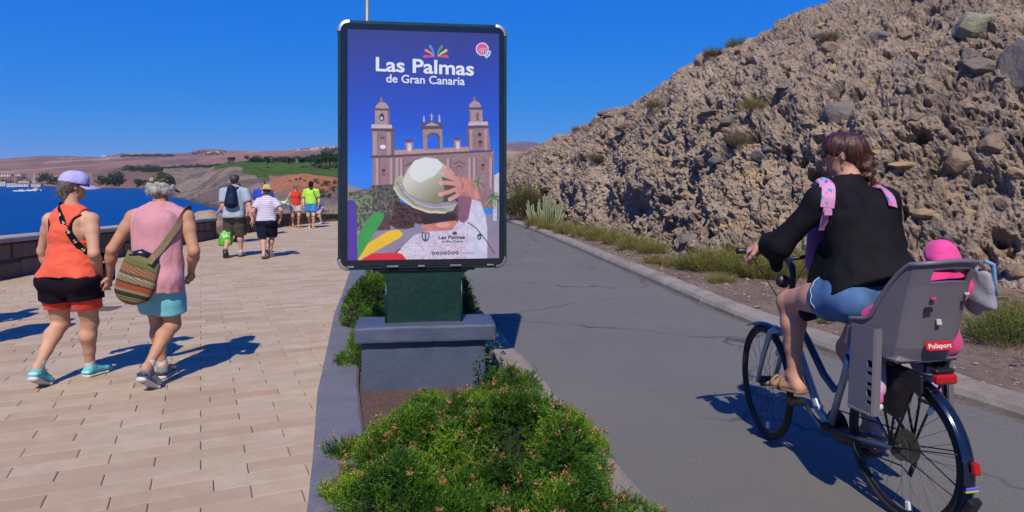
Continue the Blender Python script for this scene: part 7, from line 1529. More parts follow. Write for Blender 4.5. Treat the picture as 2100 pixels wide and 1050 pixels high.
f = Fld(); f.econe(headpt(b, 0, -.018, .016), headpt(b, 0, .014, .024), (.049 * h, .052 * h), (.046 * h, .049 * h), b.hr, .02); f.cone(headpt(b, 0, -.030, .0), headpt(b, 0, -.034, -.035), .042 * h, .026 * h, .02); f.econe(headpt(b, 0, .088, -.020), headpt(b, 0, .036, -.026), (.06 * h, .046 * h), (.050 * h, .042 * h), b.hr, 0, 's'); f.wrinkle(.004, (40, 40, 20), 3)
pb = headpt(b, 0, -.055, .0)
for k in range(9):
    t = k / 8; q = pb + V3(.012 * (1 if k % 2 else -1), -.012 - .03 * math.sin(t * 3), -.03 - .19 * t) + b.hr * .012 * t; f.sph(q, (.026 - .010 * t), .012)
f.cone(pb + V3(.01, -.02, -.21), pb + V3(.045, -.015, -.29), .017, .006, .01); HOB3 = fobj('hair', f, .007, RHA, RD, 1); strands(HOB3, 1500, .045, .0016, m_leaf('auburn_strands', (.014, .006, .005), (.06, .018, .010), (.17, .055, .022), .45, .1), RD, b, .9, .12, .35); sunglasses(b, RD); MB().tube([headpt(b, -.047, -.004, -.022) + V3(0, math.cos(t) * .011, math.sin(t) * .011 - .008) for t in np.linspace(0, 6.283, 16, endpoint=False)], .0016, 5, closed=True).build('earring', simple('gold', (.75, .5, .18), .3, metallic=.9), RD, True)
# small backpack worn on the front: straps over the shoulders
pk = empty('pink_backpack', BO, BRZ); tag(pk, 'pink child backpack with patterned straps worn on the front by the cyclist', 'backpack')
PKS = Mat('pink_pattern_strap'); _v = PKS.n('TexVoronoi'); _v.inputs['Scale'].default_value = 34; PKS.t.links.new(PKS.obj(), _v.inputs['Vector']); _sp = PKS.n('SeparateColor'); PKS.t.links.new(_v.outputs['Color'], _sp.inputs[0]); PKS.out(PKS.mix(PKS.math('MULTIPLY', PKS.mrange(_v.outputs['Distance'], .50, .42), PKS.mrange(_sp.outputs[0], .40, .45)), (.68, .28, .52), PKS.ramp(_sp.outputs[1], [(0, (.05, .30, .55)), (.5, (.12, .12, .42)), (.75, (.70, .12, .45))], 'CONSTANT')), .7); PKP = cloth_mat('pink_webbing', (.66, .27, .50), .06); PURP = cloth_mat('purple_pink_bag', (.36, .12, .36), .15)
f = Fld(); c = b.chest + b.fw * .20 + V3(0, .0, -.06); f.econe(c + V3(0, .01, .13), c + V3(0, .02, -.16), (.115, .07), (.13, .085), V3(1, 0, 0), .04); fobj('pack_body', f, .011, PURP, pk, 1)
kids = [o for o in RD.children if o.name.split('.')[0] in ('shirt', 'body')]; bvs = [BVHTree.FromPolygons([v.co[:] for v in ob.data.vertices], [p.vertices[:] for p in ob.data.polygons]) for ob in kids]
pts = trace([(1700, 364), (1698, 385), (1697, 405), (1695, 425)], BO, BRZ, bvs, 3.5, .007); pts = [pts[0] + V3(.005, .10, -.01), pts[0] + V3(.0, .04, .02)] + pts; nrm = lambda p: V3(p[0] - .0, -.6, .25) if True else None
nrmc = lambda p: V3(-.35, -.9, .15); o1, _ = ribbon(pts, .066, .006, nrmc, 'shoulder_strap', PKS.m, pk, 30)
pts2 = trace([(1695, 422), (1693, 440), (1691, 455), (1689, 470), (1688, 482)], BO, BRZ, bvs, 3.5, .009); ribbon(pts2, .034, .005, nrmc, 'strap_webbing', PKP, pk, 20); MB().box((-.022, -.005, -.018), (.022, .005, .018), None, .003).build('strap_buckle', PKP, pk, False, pts2[0] + V3(0, -.008, -.03))
pts3 = trace([(1796, 384), (1808, 389), (1818, 398), (1825, 412), (1828, 425)], BO, BRZ, bvs, 3.5, .008)
if len(pts3) > 2: ribbon([pts3[0] + V3(-.02, .05, .0)] + pts3, .06, .006, lambda p: V3(.3, -.5, .8), 'shoulder_strap', PKS.m, pk, 20)
# ---- child in the seat ----
cb = Body(H=.92, g=1.1, pelvis=(0.07, -.09, .885), lean=-.22, feet=((-.175, .055, 0, .545), (.175, .055, 0, .545)), wr=[(-.13, .09, .95), (.15, .09, .95)], head_yaw=-10, head_pitch=-14)
CD = person(BO, BRZ, 'small child in pink hat and jacket sitting in the bicycle child seat', None); body_mesh(cb, CD, SKC, .009, hvox=.005)
HOT = cloth_mat('hot_pink_jacket', (.78, .035, .22), .08); f = Fld(); f.take(cb.torso(), .014)
for i in (0, 1): f.cone(cb.sho[i], cb.el[i], .05, .044, .02); f.cone(cb.el[i], cb.el[i] + (cb.wr[i] - cb.el[i]) * .9, .042, .036, .02)
f.wrinkle(.006, (14, 14, 14), 3); fobj('jacket', f, .009, HOT, CD, 1)
f = Fld(); PKH = cloth_mat('pink_sun_hat', (.86, .07, .33), .05); f.econe(headpt(cb, 0, -.012, .02), headpt(cb, 0, .012, .024), (.064 * .98, .064 * .98), (.062 * .98, .062 * .98), cb.hr, .02); f.econe(headpt(cb, 0, -.05, -.03), headpt(cb, 0, .0, .0), (.062, .03), (.07, .03), cb.hr, .03); f.wrinkle(.004, (16, 16, 16), 6); f.cut(headpt(cb, 0, .05, 0), cb.hf); fobj('sun_hat', f, .007, PKH, CD, 1)
f = Fld()
for i in (0, 1): f.cone(cb.hip[i], cb.kn[i], .062, .05, .02); f.cone(cb.kn[i], cb.kn[i] + (cb.ank[i] - cb.kn[i]) * .85, .05, .042, .02)
fobj('trousers', f, .009, cloth_mat('lilac_trousers', (.52, .34, .55), .1), CD, 1); shoes(cb, CD, cloth_mat('pink_shoe', (.62, .12, .36)), SOLEW, .007, None)
# ================= FAR COAST =================
def interp_rows(rows, nu, nv, pxs):
    """rows: list of [(px, py, Y), ...]; returns grid (nv*?, nu, 3) resampled"""
    G_ = []
    for r in rows:
        a = np.array(r, float); G_.append(np.stack([pxs, np.interp(pxs, a[:, 0], a[:, 1]), np.interp(pxs, a[:, 0], a[:, 2])], 1))
    G_ = np.array(G_); v0 = np.arange(len(rows)); vv = np.concatenate([np.linspace(i, i + 1, nv, endpoint=False) for i in range(len(rows) - 1)] + [[len(rows) - 1]]); out = np.zeros((len(vv), len(pxs), 3)); Wd = np.stack([(G_[..., 0] - 1050) / F * G_[..., 2], G_[..., 2], CH - (G_[..., 1] - HZ) / F * G_[..., 2]], -1)
    for i in range(len(pxs)):
        for k in range(3): out[:, i, k] = np.interp(vv, v0, Wd[:, i, k])
    return out, vv
def terrain(name, rows, px0, px1, nu, nv, amp, freq, mat, colf=None, seed=1, noise_y=.6):
    pxs = np.linspace(px0, px1, nu); Pg, vv = interp_rows(rows, nu, nv, pxs); sh = Pg.shape[:2]; P = Pg.reshape(-1, 3); n = fbm(P * freq, 5, seed, .55); n2_ = fbm(P * freq + 40, 4, seed + 3, .55); edge = np.repeat(np.clip(np.minimum(vv * 2, 1), 0, 1), nu)
    Q = P.copy(); Q[:, 2] += amp * n * edge; Q[:, 1] += amp * noise_y * n2_ * edge * 2
    ii = (np.arange(sh[0] - 1)[:, None] * nu + np.arange(nu - 1)[None]).ravel(); Fq = np.stack([ii, ii + 1, ii + nu + 1, ii + nu], 1); me = mesh_np(name, Q, Fq, True)
    if colf is not None:
        C_ = colf(np.repeat(vv, nu), np.tile(pxs, len(vv)), P); ca = me.color_attributes.new('cover', 'FLOAT_COLOR', 'POINT'); ca.data.foreach_set('color', np.concatenate([C_, np.ones((len(C_), 1))], 1).astype(np.float32).ravel())
    o = link(name, me, mat); tag(o, kind='structure'); return o, BVHTree.FromPolygons([tuple(v) for v in Q], Fq.tolist())
def m_cover(name, sc, bump=.6, bd=1.0):
    m = Mat(name); c = m.n('Attribute', attribute_name='cover').outputs['Color']; pos = m.n('NewGeometry').outputs['Position']; a = m.noise(sc, 6, .7, pos, .3); b_ = m.noise(sc * 6, 5, .7, pos); col = m.mix(m.mrange(a, .35, .7, 0, .55), c, m.mix(1.0, c, (.50, .48, .48), 'MULTIPLY')); col = m.mix(m.mrange(b_, .5, .75, 0, .5), col, m.mix(1.0, c, (.45, .45, .42), 'MULTIPLY')); return m.out(col, .95, m.bump(a, bump, bd, m.bump(b_, bump, bd * .2)), Specular_IOR_Level=.1)
sk = [(-600, 322, 3300), (-300, 328, 3300), (0, 327, 3300), (68, 321, 3300), (120, 318, 3300), (206, 322, 3300), (257, 316, 3200), (353, 315, 3200), (384, 313, 3200), (405, 306.5, 3200), (439, 305, 3200), (480, 309, 3200), (548, 311, 3100), (617, 304, 3000), (651, 302.6, 3000), (690, 300, 3000), (900, 300, 3000), (1200, 306, 3000), (1600, 320, 3000)]
shore = [(-600, 383.4, 1430), (100, 383.4, 1430), (300, 384, 1340), (420, 384.5, 1270), (1600, 384.5, 1270)]
off = lambda rows, dy, Y: [(a, b_ + dy, Y) for a, b_, c in rows]
def col_far(v, px, P):
    n = fbm(P * .004, 4, 3); n2_ = fbm(P * np.array([.012, .004, .02]), 4, 5); c = np.where(n[:, None] > 0, c8(158, 120, 106), c8(134, 106, 98)); c = c * (1 + .35 * n2_)[:, None]; pale = (n2_ > .28)[:, None]; c = np.where(pale, c8(176, 146, 128), c); c = np.where((v < .35)[:, None], c8(72, 62, 60), c); return np.clip(c, .01, 1)
far, fb = terrain('far_hills', [shore, [(a, b_ - 3, c + 15) for a, b_, c in shore], [(-600, 362, 1900), (200, 358, 1900), (500, 350, 1900), (1600, 350, 1900)], [(-600, 345, 2500), (100, 342, 2500), (300, 336, 2500), (600, 325, 2500), (1600, 330, 2500)], sk, [(-600, 340, 4200), (1600, 330, 4200)]], -600, 1600, 420, 16, 7, .006, m_cover('far_hill_cover', .012, .5, 6), col_far, 3)
def col_const(c, k=.2):
    return lambda v, px, P: np.clip(c8(*c)[None] * (1 + k * fbm(P * .003, 3, 9))[:, None], .005, 1)
mt, _ = terrain('far_mountains', [[(600, 320, 8000), (1600, 330, 8000)], [(600, 320, 9000), (900, 300, 9000), (1040, 293, 9000), (1075, 289, 9000), (1105, 293, 9000), (1200, 310, 9000), (1600, 330, 9000)], [(600, 330, 11000), (1600, 335, 11000)]], 600, 1600, 120, 10, 25, .001, m_cover('mountain_cover', .003, .4, 20), col_const((128, 104, 110)), 5)
# promontory with the tree belt
def col_prom(v, px, P):
    n = fbm(P * .012, 4, 13); c = np.where((n > .1)[:, None], c8(150, 108, 92), c8(126, 98, 88)); c = np.where(((v > 1.5) & (n > -.1))[:, None], c8(92, 104, 62), c); c = np.where((v > 2.0)[:, None], c8(132, 104, 92) * (1 + .4 * n)[:, None], c); return np.clip(c, .01, 1)
prom2, pb2 = terrain('promontory', [[(190, 385.5, 1180), (300, 386.5, 1100), (380, 387.5, 1020), (460, 390, 960), (700, 392, 900)], [(190, 376, 1210), (300, 363, 1130), (380, 361, 1050), (460, 362, 1000), (700, 365, 950)], [(190, 362, 1260), (300, 353, 1240), (380, 351, 1200), (460, 344, 1150), (700, 340, 1100)], [(190, 354, 1500), (300, 346, 1500), (380, 344, 1450), (460, 335, 1400), (700, 332, 1350)], [(190, 362, 1750), (700, 350, 1700)]], 190, 700, 180, 12, 3.0, .03, m_cover('promontory_cover', .06, .6, 2), col_prom, 7)
# headland with the golf course
r0 = [(335, 403, 430), (400, 416, 294), (430, 425, 241), (460, 431, 215), (520, 437, 194), (600, 440, 185), (740, 442, 180)]
r1 = [(350, 399, 450), (405, 407, 320), (440, 414, 262), (480, 418, 232), (520, 424, 212), (600, 430, 200), (740, 432, 195)]
r2 = [(372, 390, 470), (420, 385, 400), (455, 390, 340), (500, 394, 310), (560, 394, 280), (600, 396, 255), (740, 400, 235)]
r3 = [(405, 362, 500), (432, 352, 480), (450, 346, 455), (480, 344, 430), (520, 352, 410), (548, 364, 370), (590, 361, 330), (620, 357, 312), (650, 361, 300), (740, 378, 285), (1090, 384, 280)]
r4 = [(420, 352, 540), (450, 340, 560), (480, 337, 560), (520, 342, 540), (548, 351, 500), (590, 352, 470), (620, 350, 450), (740, 362, 420), (1000, 372, 400), (1090, 378, 390)]
r5 = [(430, 346, 640), (470, 336, 640), (510, 331.5, 660), (560, 329.5, 670), (600, 329, 670), (640, 327, 660), (740, 322, 640), (1000, 336, 620), (1090, 350, 600)]
r6 = [(430, 352, 820), (740, 335, 820), (1090, 360, 820)]
def col_head(v, px, P):
    n = fbm(P * .035, 5, 23); n2_ = fbm(P * np.array((.02, .02, .25)), 4, 29); c = np.where((n > 0)[:, None], c8(150, 132, 118), c8(124, 110, 102)); c = c * (1 + .25 * n2_)[:, None]; mound_ = (px > 556) & (v > 1.9) & (v < 3.2); c = np.where((mound_ & (n > -.25))[:, None], c8(176, 118, 88) * (1 + .25 * n2_)[:, None], c)
    g = ((v > 3.15) & (px > 440) & (n2_ + (v - 3.15) * 1.2 > -.05)) | ((px > 498) & (px < 552) & (v > 2.75) & (n > -.3)); c = np.where(g[:, None], c8(80, 106, 50) * (1 + .35 * n)[:, None], c); c = np.where((v < .5)[:, None], c8(98, 88, 82), c); return np.clip(c, .01, 1)
head_, hb_ = terrain('headland', [r0, r1, r2, r3, r4, r5, r6], 335, 1090, 640, 34, 3.2, .06, m_cover('headland_cover', .22, 1.0, 1.5), col_head, 17, .4)
def on_terrain(bv, px, py):
    d = Vector(((px - 1050) / F, 1, -(py - HZ) / F)); L = d.length; h_ = bv.ray_cast(Vector((0, 0, CH)), d.normalized()); return h_[0]
# ---- palms ----
PTR = simple('palm_trunk', (.16, .12, .085), .9, .25, 2); PFR = m_leaf('palm_frond', (.020, .045, .012), (.045, .085, .022), (.09, .14, .04), .6, .2)
def frond_mesh(seed, n=26, drop=.5):
    g = np.random.default_rng(seed); lst = []
    for k in range(n):
        a = g.uniform(0, 6.283); el = g.uniform(-.3, 1.2); L = g.uniform(1.5, 2.1); prev = np.zeros(3)
        for s_ in range(7):
            e = el - s_ * .26; d = np.array((math.cos(a) * math.cos(e), math.sin(a) * math.cos(e), math.sin(e))); nx_ = prev + d * L / 7; side = np.array((-math.sin(a), math.cos(a), 0)); w = .62 * math.sin((s_ + 1.2) / 8.2 * math.pi)
            for sg in (-1, 1):
                for q in range(2): p0 = prev + (nx_ - prev) * q * .5; lst.append((p0, side * sg * w + d * .35 + np.array((0, 0, -.28)) + g.normal(0, .06, 3)))
            prev = nx_
    P = np.array([a for a, b_ in lst]); D = np.array([b_ for a, b_ in lst]); L = np.linalg.norm(D, axis=1); V, Fq, t = leaves(P, D, L, .17, g.random(len(P)) * .8); me = mesh_np('fronds', V, Fq); at = me.attributes.new('tint', 'FLOAT', 'POINT'); at.data.foreach_set('value', t.astype(np.float32)); me.materials.append(PFR); return me
fm = [frond_mesh(k) for k in range(3)]; tkm = mesh_py('trunk', *(lambda m: (m.V, m.F))(MB().tube([(0, 0, -.5), (.05, 0, 1.5), (.0, .05, 3.2), (0, 0, 4.6)], [.32, .24, .20, .22], 8)), True); tkm.materials.append(PTR)
def palm(px, py, hpx, bv, label, group, sq=1.0):
    p = on_terrain(bv, px, py)
    if p is None: return
    H_ = hpx / F * p.y; T = empty('palm_tree', tuple(p), rng.uniform(0, 6)); tag(T, label, 'palm tree', group); s_ = H_ / 6.0; t = link('trunk', tkm, None, T); t.scale = (s_, s_, s_); f_ = link('fronds', fm[rng.randrange(3)], None, T); f_.location = (0, 0, 4.55 * s_); f_.scale = (s_ * sq,) * 3
GP = 'palms on the green headland'
for k, (px, py, hp, lab) in enumerate([(548, 345, 27, 'lone palm on the open green above the man in lime, leftmost of three'), (597, 347, 27, 'lone palm on the open green, middle of three'), (619, 344, 24, 'lone palm on the open green, right of three'), (471, 337, 16, 'left of two palms at the left end of the green'), (477, 337, 17, 'right of two palms at the left end of the green'), (506, 333, 15, 'small palm on the skyline between the pair and the lone palms')]): palm(px, py, hp, hb_, lab, GP, 1.25)
for k in range(13): palm(640 + k * 4.2 + rng.uniform(-2, 2), 344 + rng.uniform(-6, 4), rng.uniform(22, 32), hb_, 'palm in the dense grove at the right of the green, %s from the left' % 'first second third fourth fifth sixth seventh eighth ninth tenth eleventh twelfth thirteenth'.split()[k], 'palm grove at the right end of the green', 1.3)
# ---- far trees ----
FTL = m_leaf('far_foliage', (.014, .028, .012), (.030, .055, .022), (.055, .085, .032), .8, .1)
def tree_mesh(seed, n=260):
    g = np.random.default_rng(seed); d = g.normal(size=(n, 3)); d /= np.linalg.norm(d, axis=1, keepdims=True); c = g.normal(0, .42, (9, 3)) * np.array((1, 1, .7)); P = c[g.integers(0, 9, n)] + d * g.uniform(.25, .55, n)[:, None]; P[:, 2] += 1.25; V, Fq, t = leaves(P, d + g.normal(0, .5, d.shape), .34, .26, np.clip(.45 + .35 * d[:, 2] + g.normal(0, .15, n), 0, 1)); me = mesh_np('crown', V, Fq); at = me.attributes.new('tint', 'FLOAT', 'POINT'); at.data.foreach_set('value', t.astype(np.float32)); me.materials.append(FTL); return me
tm = [tree_mesh(k) for k in range(3)]; ttm = mesh_py('trunk', *(lambda m: (m.V, m.F))(MB().tube([(0, 0, -.3), (.03, 0, .6), (0, .02, 1.2)], [.10, .08, .05], 6)), True); ttm.materials.append(PTR)
def tree(px, py, hpx, wpx, bv, label, group):
    p = on_terrain(bv, px, py)
    if p is None: return
    T = empty('far_tree', tuple(p), rng.uniform(0, 6)); tag(T, label, 'tree', group); s_ = hpx / F * p.y / 2.0; w = wpx / F * p.y / 1.9; o = link('trunk', ttm, None, T); o.scale = (w, w, s_); o = link('crown', tm[rng.randrange(3)], None, T); o.scale = (w, w, s_)
TG = 'dark trees by the far shore'
for px, py, hp, wp, lab in [(237, 379, 30, 20, 'tall dark tree by the far shore, right of the lilac cap'), (246, 380, 26, 18, 'tall dark tree by the shore next to the tallest one'), (229, 379, 24, 16, 'dark tree left of the tallest shore tree'), (207, 380, 18, 20, 'rounded dark tree just right of the lilac cap'), (219, 380, 16, 18, 'low dark tree between the rounded and the tall shore trees'), (115, 379, 16, 18, 'dark round tree left of the lilac cap'), (102, 377, 20, 14, 'dark tree behind the catamaran mast'), (88, 376, 20, 12, 'slim dark tree behind the town, left of the mast'), (95, 372, 20, 10, 'thin palm-like tree above the town'), (285, 381, 14, 18, 'low tree right of the tall shore trees'), (300, 381, 12, 16, 'low tree left of the camouflage cap')]: tree(px, py, hp, wp, pb2 if px > 200 else fb, lab, TG)
def tree_belt(name, label, pts, bv):
    """belt of far trees that reads as one mass"""
    Vs = []; Fs = []; Ts = []; n = 0
    for px, py, hp in pts:
        p = on_terrain(bv, px, py)
        if p is None: continue
        me = tm[rng.randrange(3)]; v = np.zeros(len(me.vertices) * 3, np.float32); me.vertices.foreach_get('co', v); v = v.reshape(-1, 3)[:480]; s_ = hp / F * p.y / 1.9; a = rng.uniform(0, 6.28); c_, q_ = math.cos(a), math.sin(a); v = np.stack([v[:, 0] * c_ - v[:, 1] * q_, v[:, 0] * q_ + v[:, 1] * c_, v[:, 2] - .5], 1) * s_ * np.array((1.25, 1.25, 1)) * 1.0 + np.array(p); Vs.append(v); Fs.append(np.arange(len(v)).reshape(-1, 4) + n); n += len(v); Ts.append(nrg.random(len(v) // 4).repeat(4))
    me = mesh_np(name, np.concatenate(Vs), np.concatenate(Fs)); at = me.attributes.new('tint', 'FLOAT', 'POINT'); at.data.foreach_set('value', np.concatenate(Ts).astype(np.float32)); o = link(name, me, FTL); tag(o, label, 'trees', kind='stuff')
tree_belt('tree_belt', 'long belt of dark trees across the promontory', [(px, np.interp(px, [195, 260, 330, 420, 490], [343, 347, 351, 347, 338]) + rng.uniform(-3, 4), rng.uniform(6, 12)) for px in np.linspace(200, 490, 150)] , pb2)
tree_belt('tree_row', 'dark row of trees behind the green headland', [(px, 330 + rng.uniform(-1, 3), rng.uniform(7, 13)) for px in list(np.linspace(515, 545, 14)) + list(np.linspace(556, 592, 20)) + list(np.linspace(598, 632, 22))], hb_)
tree_belt('ridge_trees', 'dark trees along the far ridge', [(px, 320 + rng.uniform(-1, 2.0), rng.uniform(3, 6)) for px in np.linspace(248, 356, 60)] + [(px, rng.uniform(311, 318), rng.uniform(3, 5)) for px in np.linspace(395, 460, 20)] + [(px, rng.uniform(303, 318), rng.uniform(4, 8)) for px in np.linspace(660, 694, 18)], fb)
tree_belt('town_greenery', 'dark greenery between the houses of the far town', [(rng.uniform(-40, 130), rng.uniform(366, 380), rng.uniform(4, 9)) for k in range(70)] + [(rng.uniform(180, 330), rng.uniform(378, 382), rng.uniform(3, 7)) for k in range(30)], fb)
tree_belt('headland_scrub', 'dark scrub on the slope of the headland', [(rng.uniform(645, 692), rng.uniform(372, 410), rng.uniform(5, 9)) for k in range(22)] + [(rng.uniform(400, 470), rng.uniform(370, 400), rng.uniform(2, 3)) for k in range(16)] + [(rng.uniform(590, 625), rng.uniform(366, 372), rng.uniform(3, 5)) for k in range(8)], hb_)
# ---- houses of the far town ----
WHW = simple('white_render_wall', (.66, .62, .60), .8, .1, .2); TER = simple('terracotta_roof', (.42, .14, .075), .85, .2, .3); WIN = simple('far_window', (.05, .06, .08), .3, .1)
def house(px, py, wpx, hpx, red, label, bv=None, grp='houses of the far town'):
    p = on_terrain(bv or fb, px, py)
    if p is None: return
    w = wpx / F * p.y; h_ = hpx / F * p.y; d = w * .6; T = empty('house', (p.x, p.y, p.z - 1), rng.uniform(-.3, .3)); tag(T, label, 'house', grp); MB().box((-w / 2, -d / 2, -2), (w / 2, d / 2, h_ * .72 + 1)).build('wall', WHW, T); z = h_ * .72 + 1
    if red: MB().add([(-w * .54, -d * .56, z), (w * .54, -d * .56, z), (w * .54, d * .56, z), (-w * .54, d * .56, z), (-w * .3, 0, z + h_ * .32), (w * .3, 0, z + h_ * .32)], [(0, 1, 5, 4), (1, 2, 5), (2, 3, 4, 5), (3, 0, 4), (3, 2, 1, 0)]).build('roof', TER, T)
    else: MB().box((-w * .52, -d * .53, z), (w * .52, d * .53, z + h_ * .1)).build('roof', WHW, T)
    for fl in (0, 1):
        for k in range(4): x = -w * .36 + w * .24 * k; q = MB().box((x - w * .05, -d / 2 - .25, z * (.18 + .42 * fl)), (x + w * .05, -d / 2 + .1, z * (.42 + .42 * fl))); q.build('window', WIN, T)
for k, (px, py, w, h_, red) in enumerate([(6, 380, 20, 9, 0), (26, 381, 18, 6, 0), (10, 372, 16, 7, 1), (30, 373, 22, 7, 1), (50, 380, 24, 5, 1), (14, 362, 22, 7, 1), (40, 361, 18, 6, 1), (52, 377, 20, 7, 0), (76, 380, 18, 5, 1), (82, 370, 14, 6, 1), (116, 371, 20, 11, 1), (126, 376, 16, 8, 0), (-14, 378, 20, 9, 0), (196, 376, 8, 9, 0), (70, 374, 12, 5, 1), (-20, 366, 18, 8, 1)]):
    house(px, py, w, h_, red, ('white house with terracotta roof' if red else 'white flat-roofed house') + ' in the far town, ' + ['at the waterline at the left edge', 'low by the water left of the boats', 'second row at the left edge', 'second row above the small yacht', 'long and low behind the yacht', 'topmost at the left', 'topmost right of the first', 'just behind the yachts', 'low, right of the mast', 'above the mast foot', 'beside the lilac cap', 'in front of the one beside the cap', 'beyond the left edge by the water', 'small, right of the lilac cap', 'left of the mast', 'beyond the left edge, upper'][k])
for k, (px, py, w) in enumerate([(217, 321, 12), (430, 314, 9), (447, 313, 7), (640, 306, 7), (650, 305, 9), (664, 304, 6), (676, 303, 7), (686, 302, 6), (612, 308, 6), (1060, 303, 8), (1050, 304, 8)]):
    house(px, py, w, 3.2, 0, 'tiny white house on the far ridge, %s' % ['left of the long tree row', 'below the round hilltop', 'right of the hilltop one', 'first of the row at the right', 'second of the row at the right', 'third of the row at the right', 'fourth of the row at the right', 'last of the row before the panel', 'alone left of the row', 'right of the panel, second', 'right of the panel, first'][k], fb, 'houses on the far ridge')
house(606, 331, 28, 6, 0, 'long white clubhouse among the trees behind the green', hb_, None) if on_terrain(hb_, 606, 331) else None
# ---- boats ----
BW = simple('white_hull', (.78, .78, .80), .35, .04, 2)
def hull(L, Wd, H_, name, parent, x=0.0):
    V = []; n = 9; prof = [(-.5, 1.0), (-.8, .55), (-.62, .0), (0, -.12), (.62, 0), (.8, .55), (.5, 1.0)]; prof = [(-1, 1.0), (-.92, .5), (-.6, .05), (0, -.1), (.6, .05), (.92, .5), (1, 1.0)]
    for i in range(n):
        t = i / (n - 1); y = (t - .45) * L; w = Wd / 2 * (1 if t < .5 else math.sqrt(max(.004, 1 - ((t - .5) / .5) ** 2))) * (.85 + .15 * min(1, t * 4)); sh = H_ * (1 + .25 * t * t)
        for a, z in prof: V.append((x + a * w, y, z * sh))
    Fc = [(i * 7 + k, (i + 1) * 7 + k, (i + 1) * 7 + k + 1, i * 7 + k + 1) for i in range(n - 1) for k in range(6)] + [(i * 7, i * 7 + 6, (i + 1) * 7 + 6, (i + 1) * 7) for i in range(n - 1)] + [tuple(range(7))]
    return MB().add(V, Fc).build(name, BW, parent, True)
def boat_at(px, py): Y = (CH - SEA_Z) * F / (py - HZ); return ((px - 1050) / F * Y, Y, SEA_Z)
bt = empty('catamaran', boat_at(71, 392.5), R(75)); tag(bt, 'white sailing catamaran with bare mast anchored off the far town', 'boat'); hull(13, 1.9, 1.5, 'hull', bt, -2.6); hull(13, 1.9, 1.5, 'hull', bt, 2.6); MB().box((-2.6, -5.2, 1.0), (2.6, 3.0, 1.7), None, .2).build('deck', BW, bt); MB().box((-2.2, -4, 1.7), (2.2, 1.2, 2.9), None, .5).build('cabin', BW, bt); MB().tube([(0, .8, 1.7), (0, .8, 17.5)], [.26, .17], 8).build('mast', BW, bt, True); MB().tube([(0, .6, 3.6), (0, -5.2, 3.7)], .34, 8).build('furled_sail', simple('sail_cover', (.50, .40, .22), .8), bt, True); MB().box((-2.23, -3.4, 2.2), (2.23, 1.0, 2.6)).build('window', WIN, bt)
bt = empty('motor_yacht', boat_at(41, 394), R(82)); tag(bt, 'low white motor yacht left of the catamaran', 'boat'); hull(13, 3.4, 1.3, 'hull', bt); MB().box((-1.2, -3.5, 1.3), (1.2, 1.2, 2.4), None, .4).build('cabin', BW, bt); MB().box((-1.23, -2.8, 1.7), (1.23, .8, 2.05)).build('window', WIN, bt)
bt = empty('sailing_boat', boat_at(60, 393), R(80)); tag(bt, 'small sailing boat between the motor yacht and the catamaran', 'boat'); hull(9, 2.8, 1.2, 'hull', bt); MB().box((-.9, -2, 1.2), (.9, 1.4, 1.8), None, .25).build('cabin', BW, bt); MB().tube([(0, .6, 1.5), (0, .6, 11)], [.14, .08], 8).build('mast', BW, bt, True)
# rocks just beyond the far end of the sea wall
for k, (px, py, w, h_) in enumerate(((667, 432, 22, 14), (682, 434, 20, 10), (655, 434, 14, 8))):
    Y = 33.0 + k; p = W(px, py, Y); o = link('boulder', rocks[k + 2].copy()); o.data.materials.clear(); o.data.materials.append(STB); o.location = p; o.scale = (w / 2 / F * Y, .3, h_ / 2 / F * Y * 1.6); tag(o, ['pale rock beyond the far wall, nearest the child', 'pale rock beyond the far wall, nearest the panel', 'small pale rock beyond the far wall'][k], 'rock')
tag(link('far_bank', mesh_py('far_bank', [(-8.2, 33.2, -.15), (-3, 33.8, -.1), (0, 60, -1.5), (-15, 60, -1.5)], [(0, 1, 2, 3)]), EARTH), kind='structure')
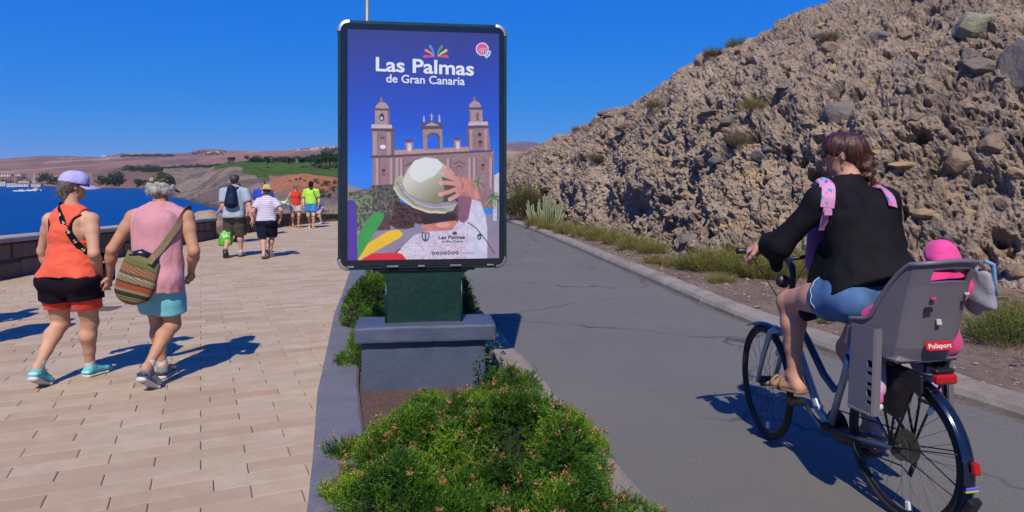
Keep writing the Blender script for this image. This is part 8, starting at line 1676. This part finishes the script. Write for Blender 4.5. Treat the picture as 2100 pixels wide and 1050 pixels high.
# ================= AIR =================
hz = MB().box((-9000, -60, SEA_Z - 1.0), (9000, 13500, 420)).build('haze', None); tag(hz, 'thin blue sea haze over the whole bay', 'haze', kind='stuff')
hm = bpy.data.materials.new('haze'); hm.use_nodes = True; hn = hm.node_tree; hn.nodes.clear(); ho = hn.nodes.new('ShaderNodeOutputMaterial'); hv = hn.nodes.new('ShaderNodeVolumePrincipled'); hv.inputs['Color'].default_value = (.80, .88, 1.0, 1); hv.inputs['Density'].default_value = 4.0e-5; hv.inputs['Anisotropy'].default_value = .2; hn.links.new(hv.outputs[0], ho.inputs['Volume']); hz.data.materials.append(hm)

# albedo trim: bright sun, so surfaces carry their real, darker base colours
TRIM = {'tan_paver': (.72, .755, .73), 'asphalt': (1.3, 1.29, 1.22), 'grey_plinth': (.62, .72, .88), 'conglomerate_rock': (1.0, .985, .975), 'dry_earth': (.72, .72, .72), 'shrub_leaf': 1.0, 'grey_painted_kerb': 1.08, 'mauve_grey': .68, 'sea_water': (.6, .70, .70), 'poster_print': .86, 'olive_scrub_leaf': 1.0, 'green_scrub_leaf': 1.0, 'far_hill_cover': .85, 'headland_cover': .85, 'promontory_cover': .85, 'white_print': .9, 'kerb_stone': .78, 'rough_concrete': .72}
for m_ in bpy.data.materials:
    if not m_.use_nodes: continue
    t_ = m_.node_tree; p_ = next((n for n in t_.nodes if n.type == 'BSDF_PRINCIPLED'), None)
    if p_ is None: continue
    k_ = next((v for q, v in TRIM.items() if m_.name.startswith(q)), .78)
    k_ = (k_, k_, k_) if np.isscalar(k_) else k_
    i_ = p_.inputs['Base Color']
    if i_.is_linked:
        src = i_.links[0].from_socket; x_ = t_.nodes.new('ShaderNodeMix'); x_.data_type = 'RGBA'; x_.blend_type = 'MULTIPLY'; x_.inputs[0].default_value = 1.0; x_.inputs[7].default_value = (*k_, 1); t_.links.new(src, x_.inputs[6]); t_.links.new(x_.outputs[2], i_)
    else: i_.default_value = tuple(c * q for c, q in zip(i_.default_value[:3], k_)) + (1,)
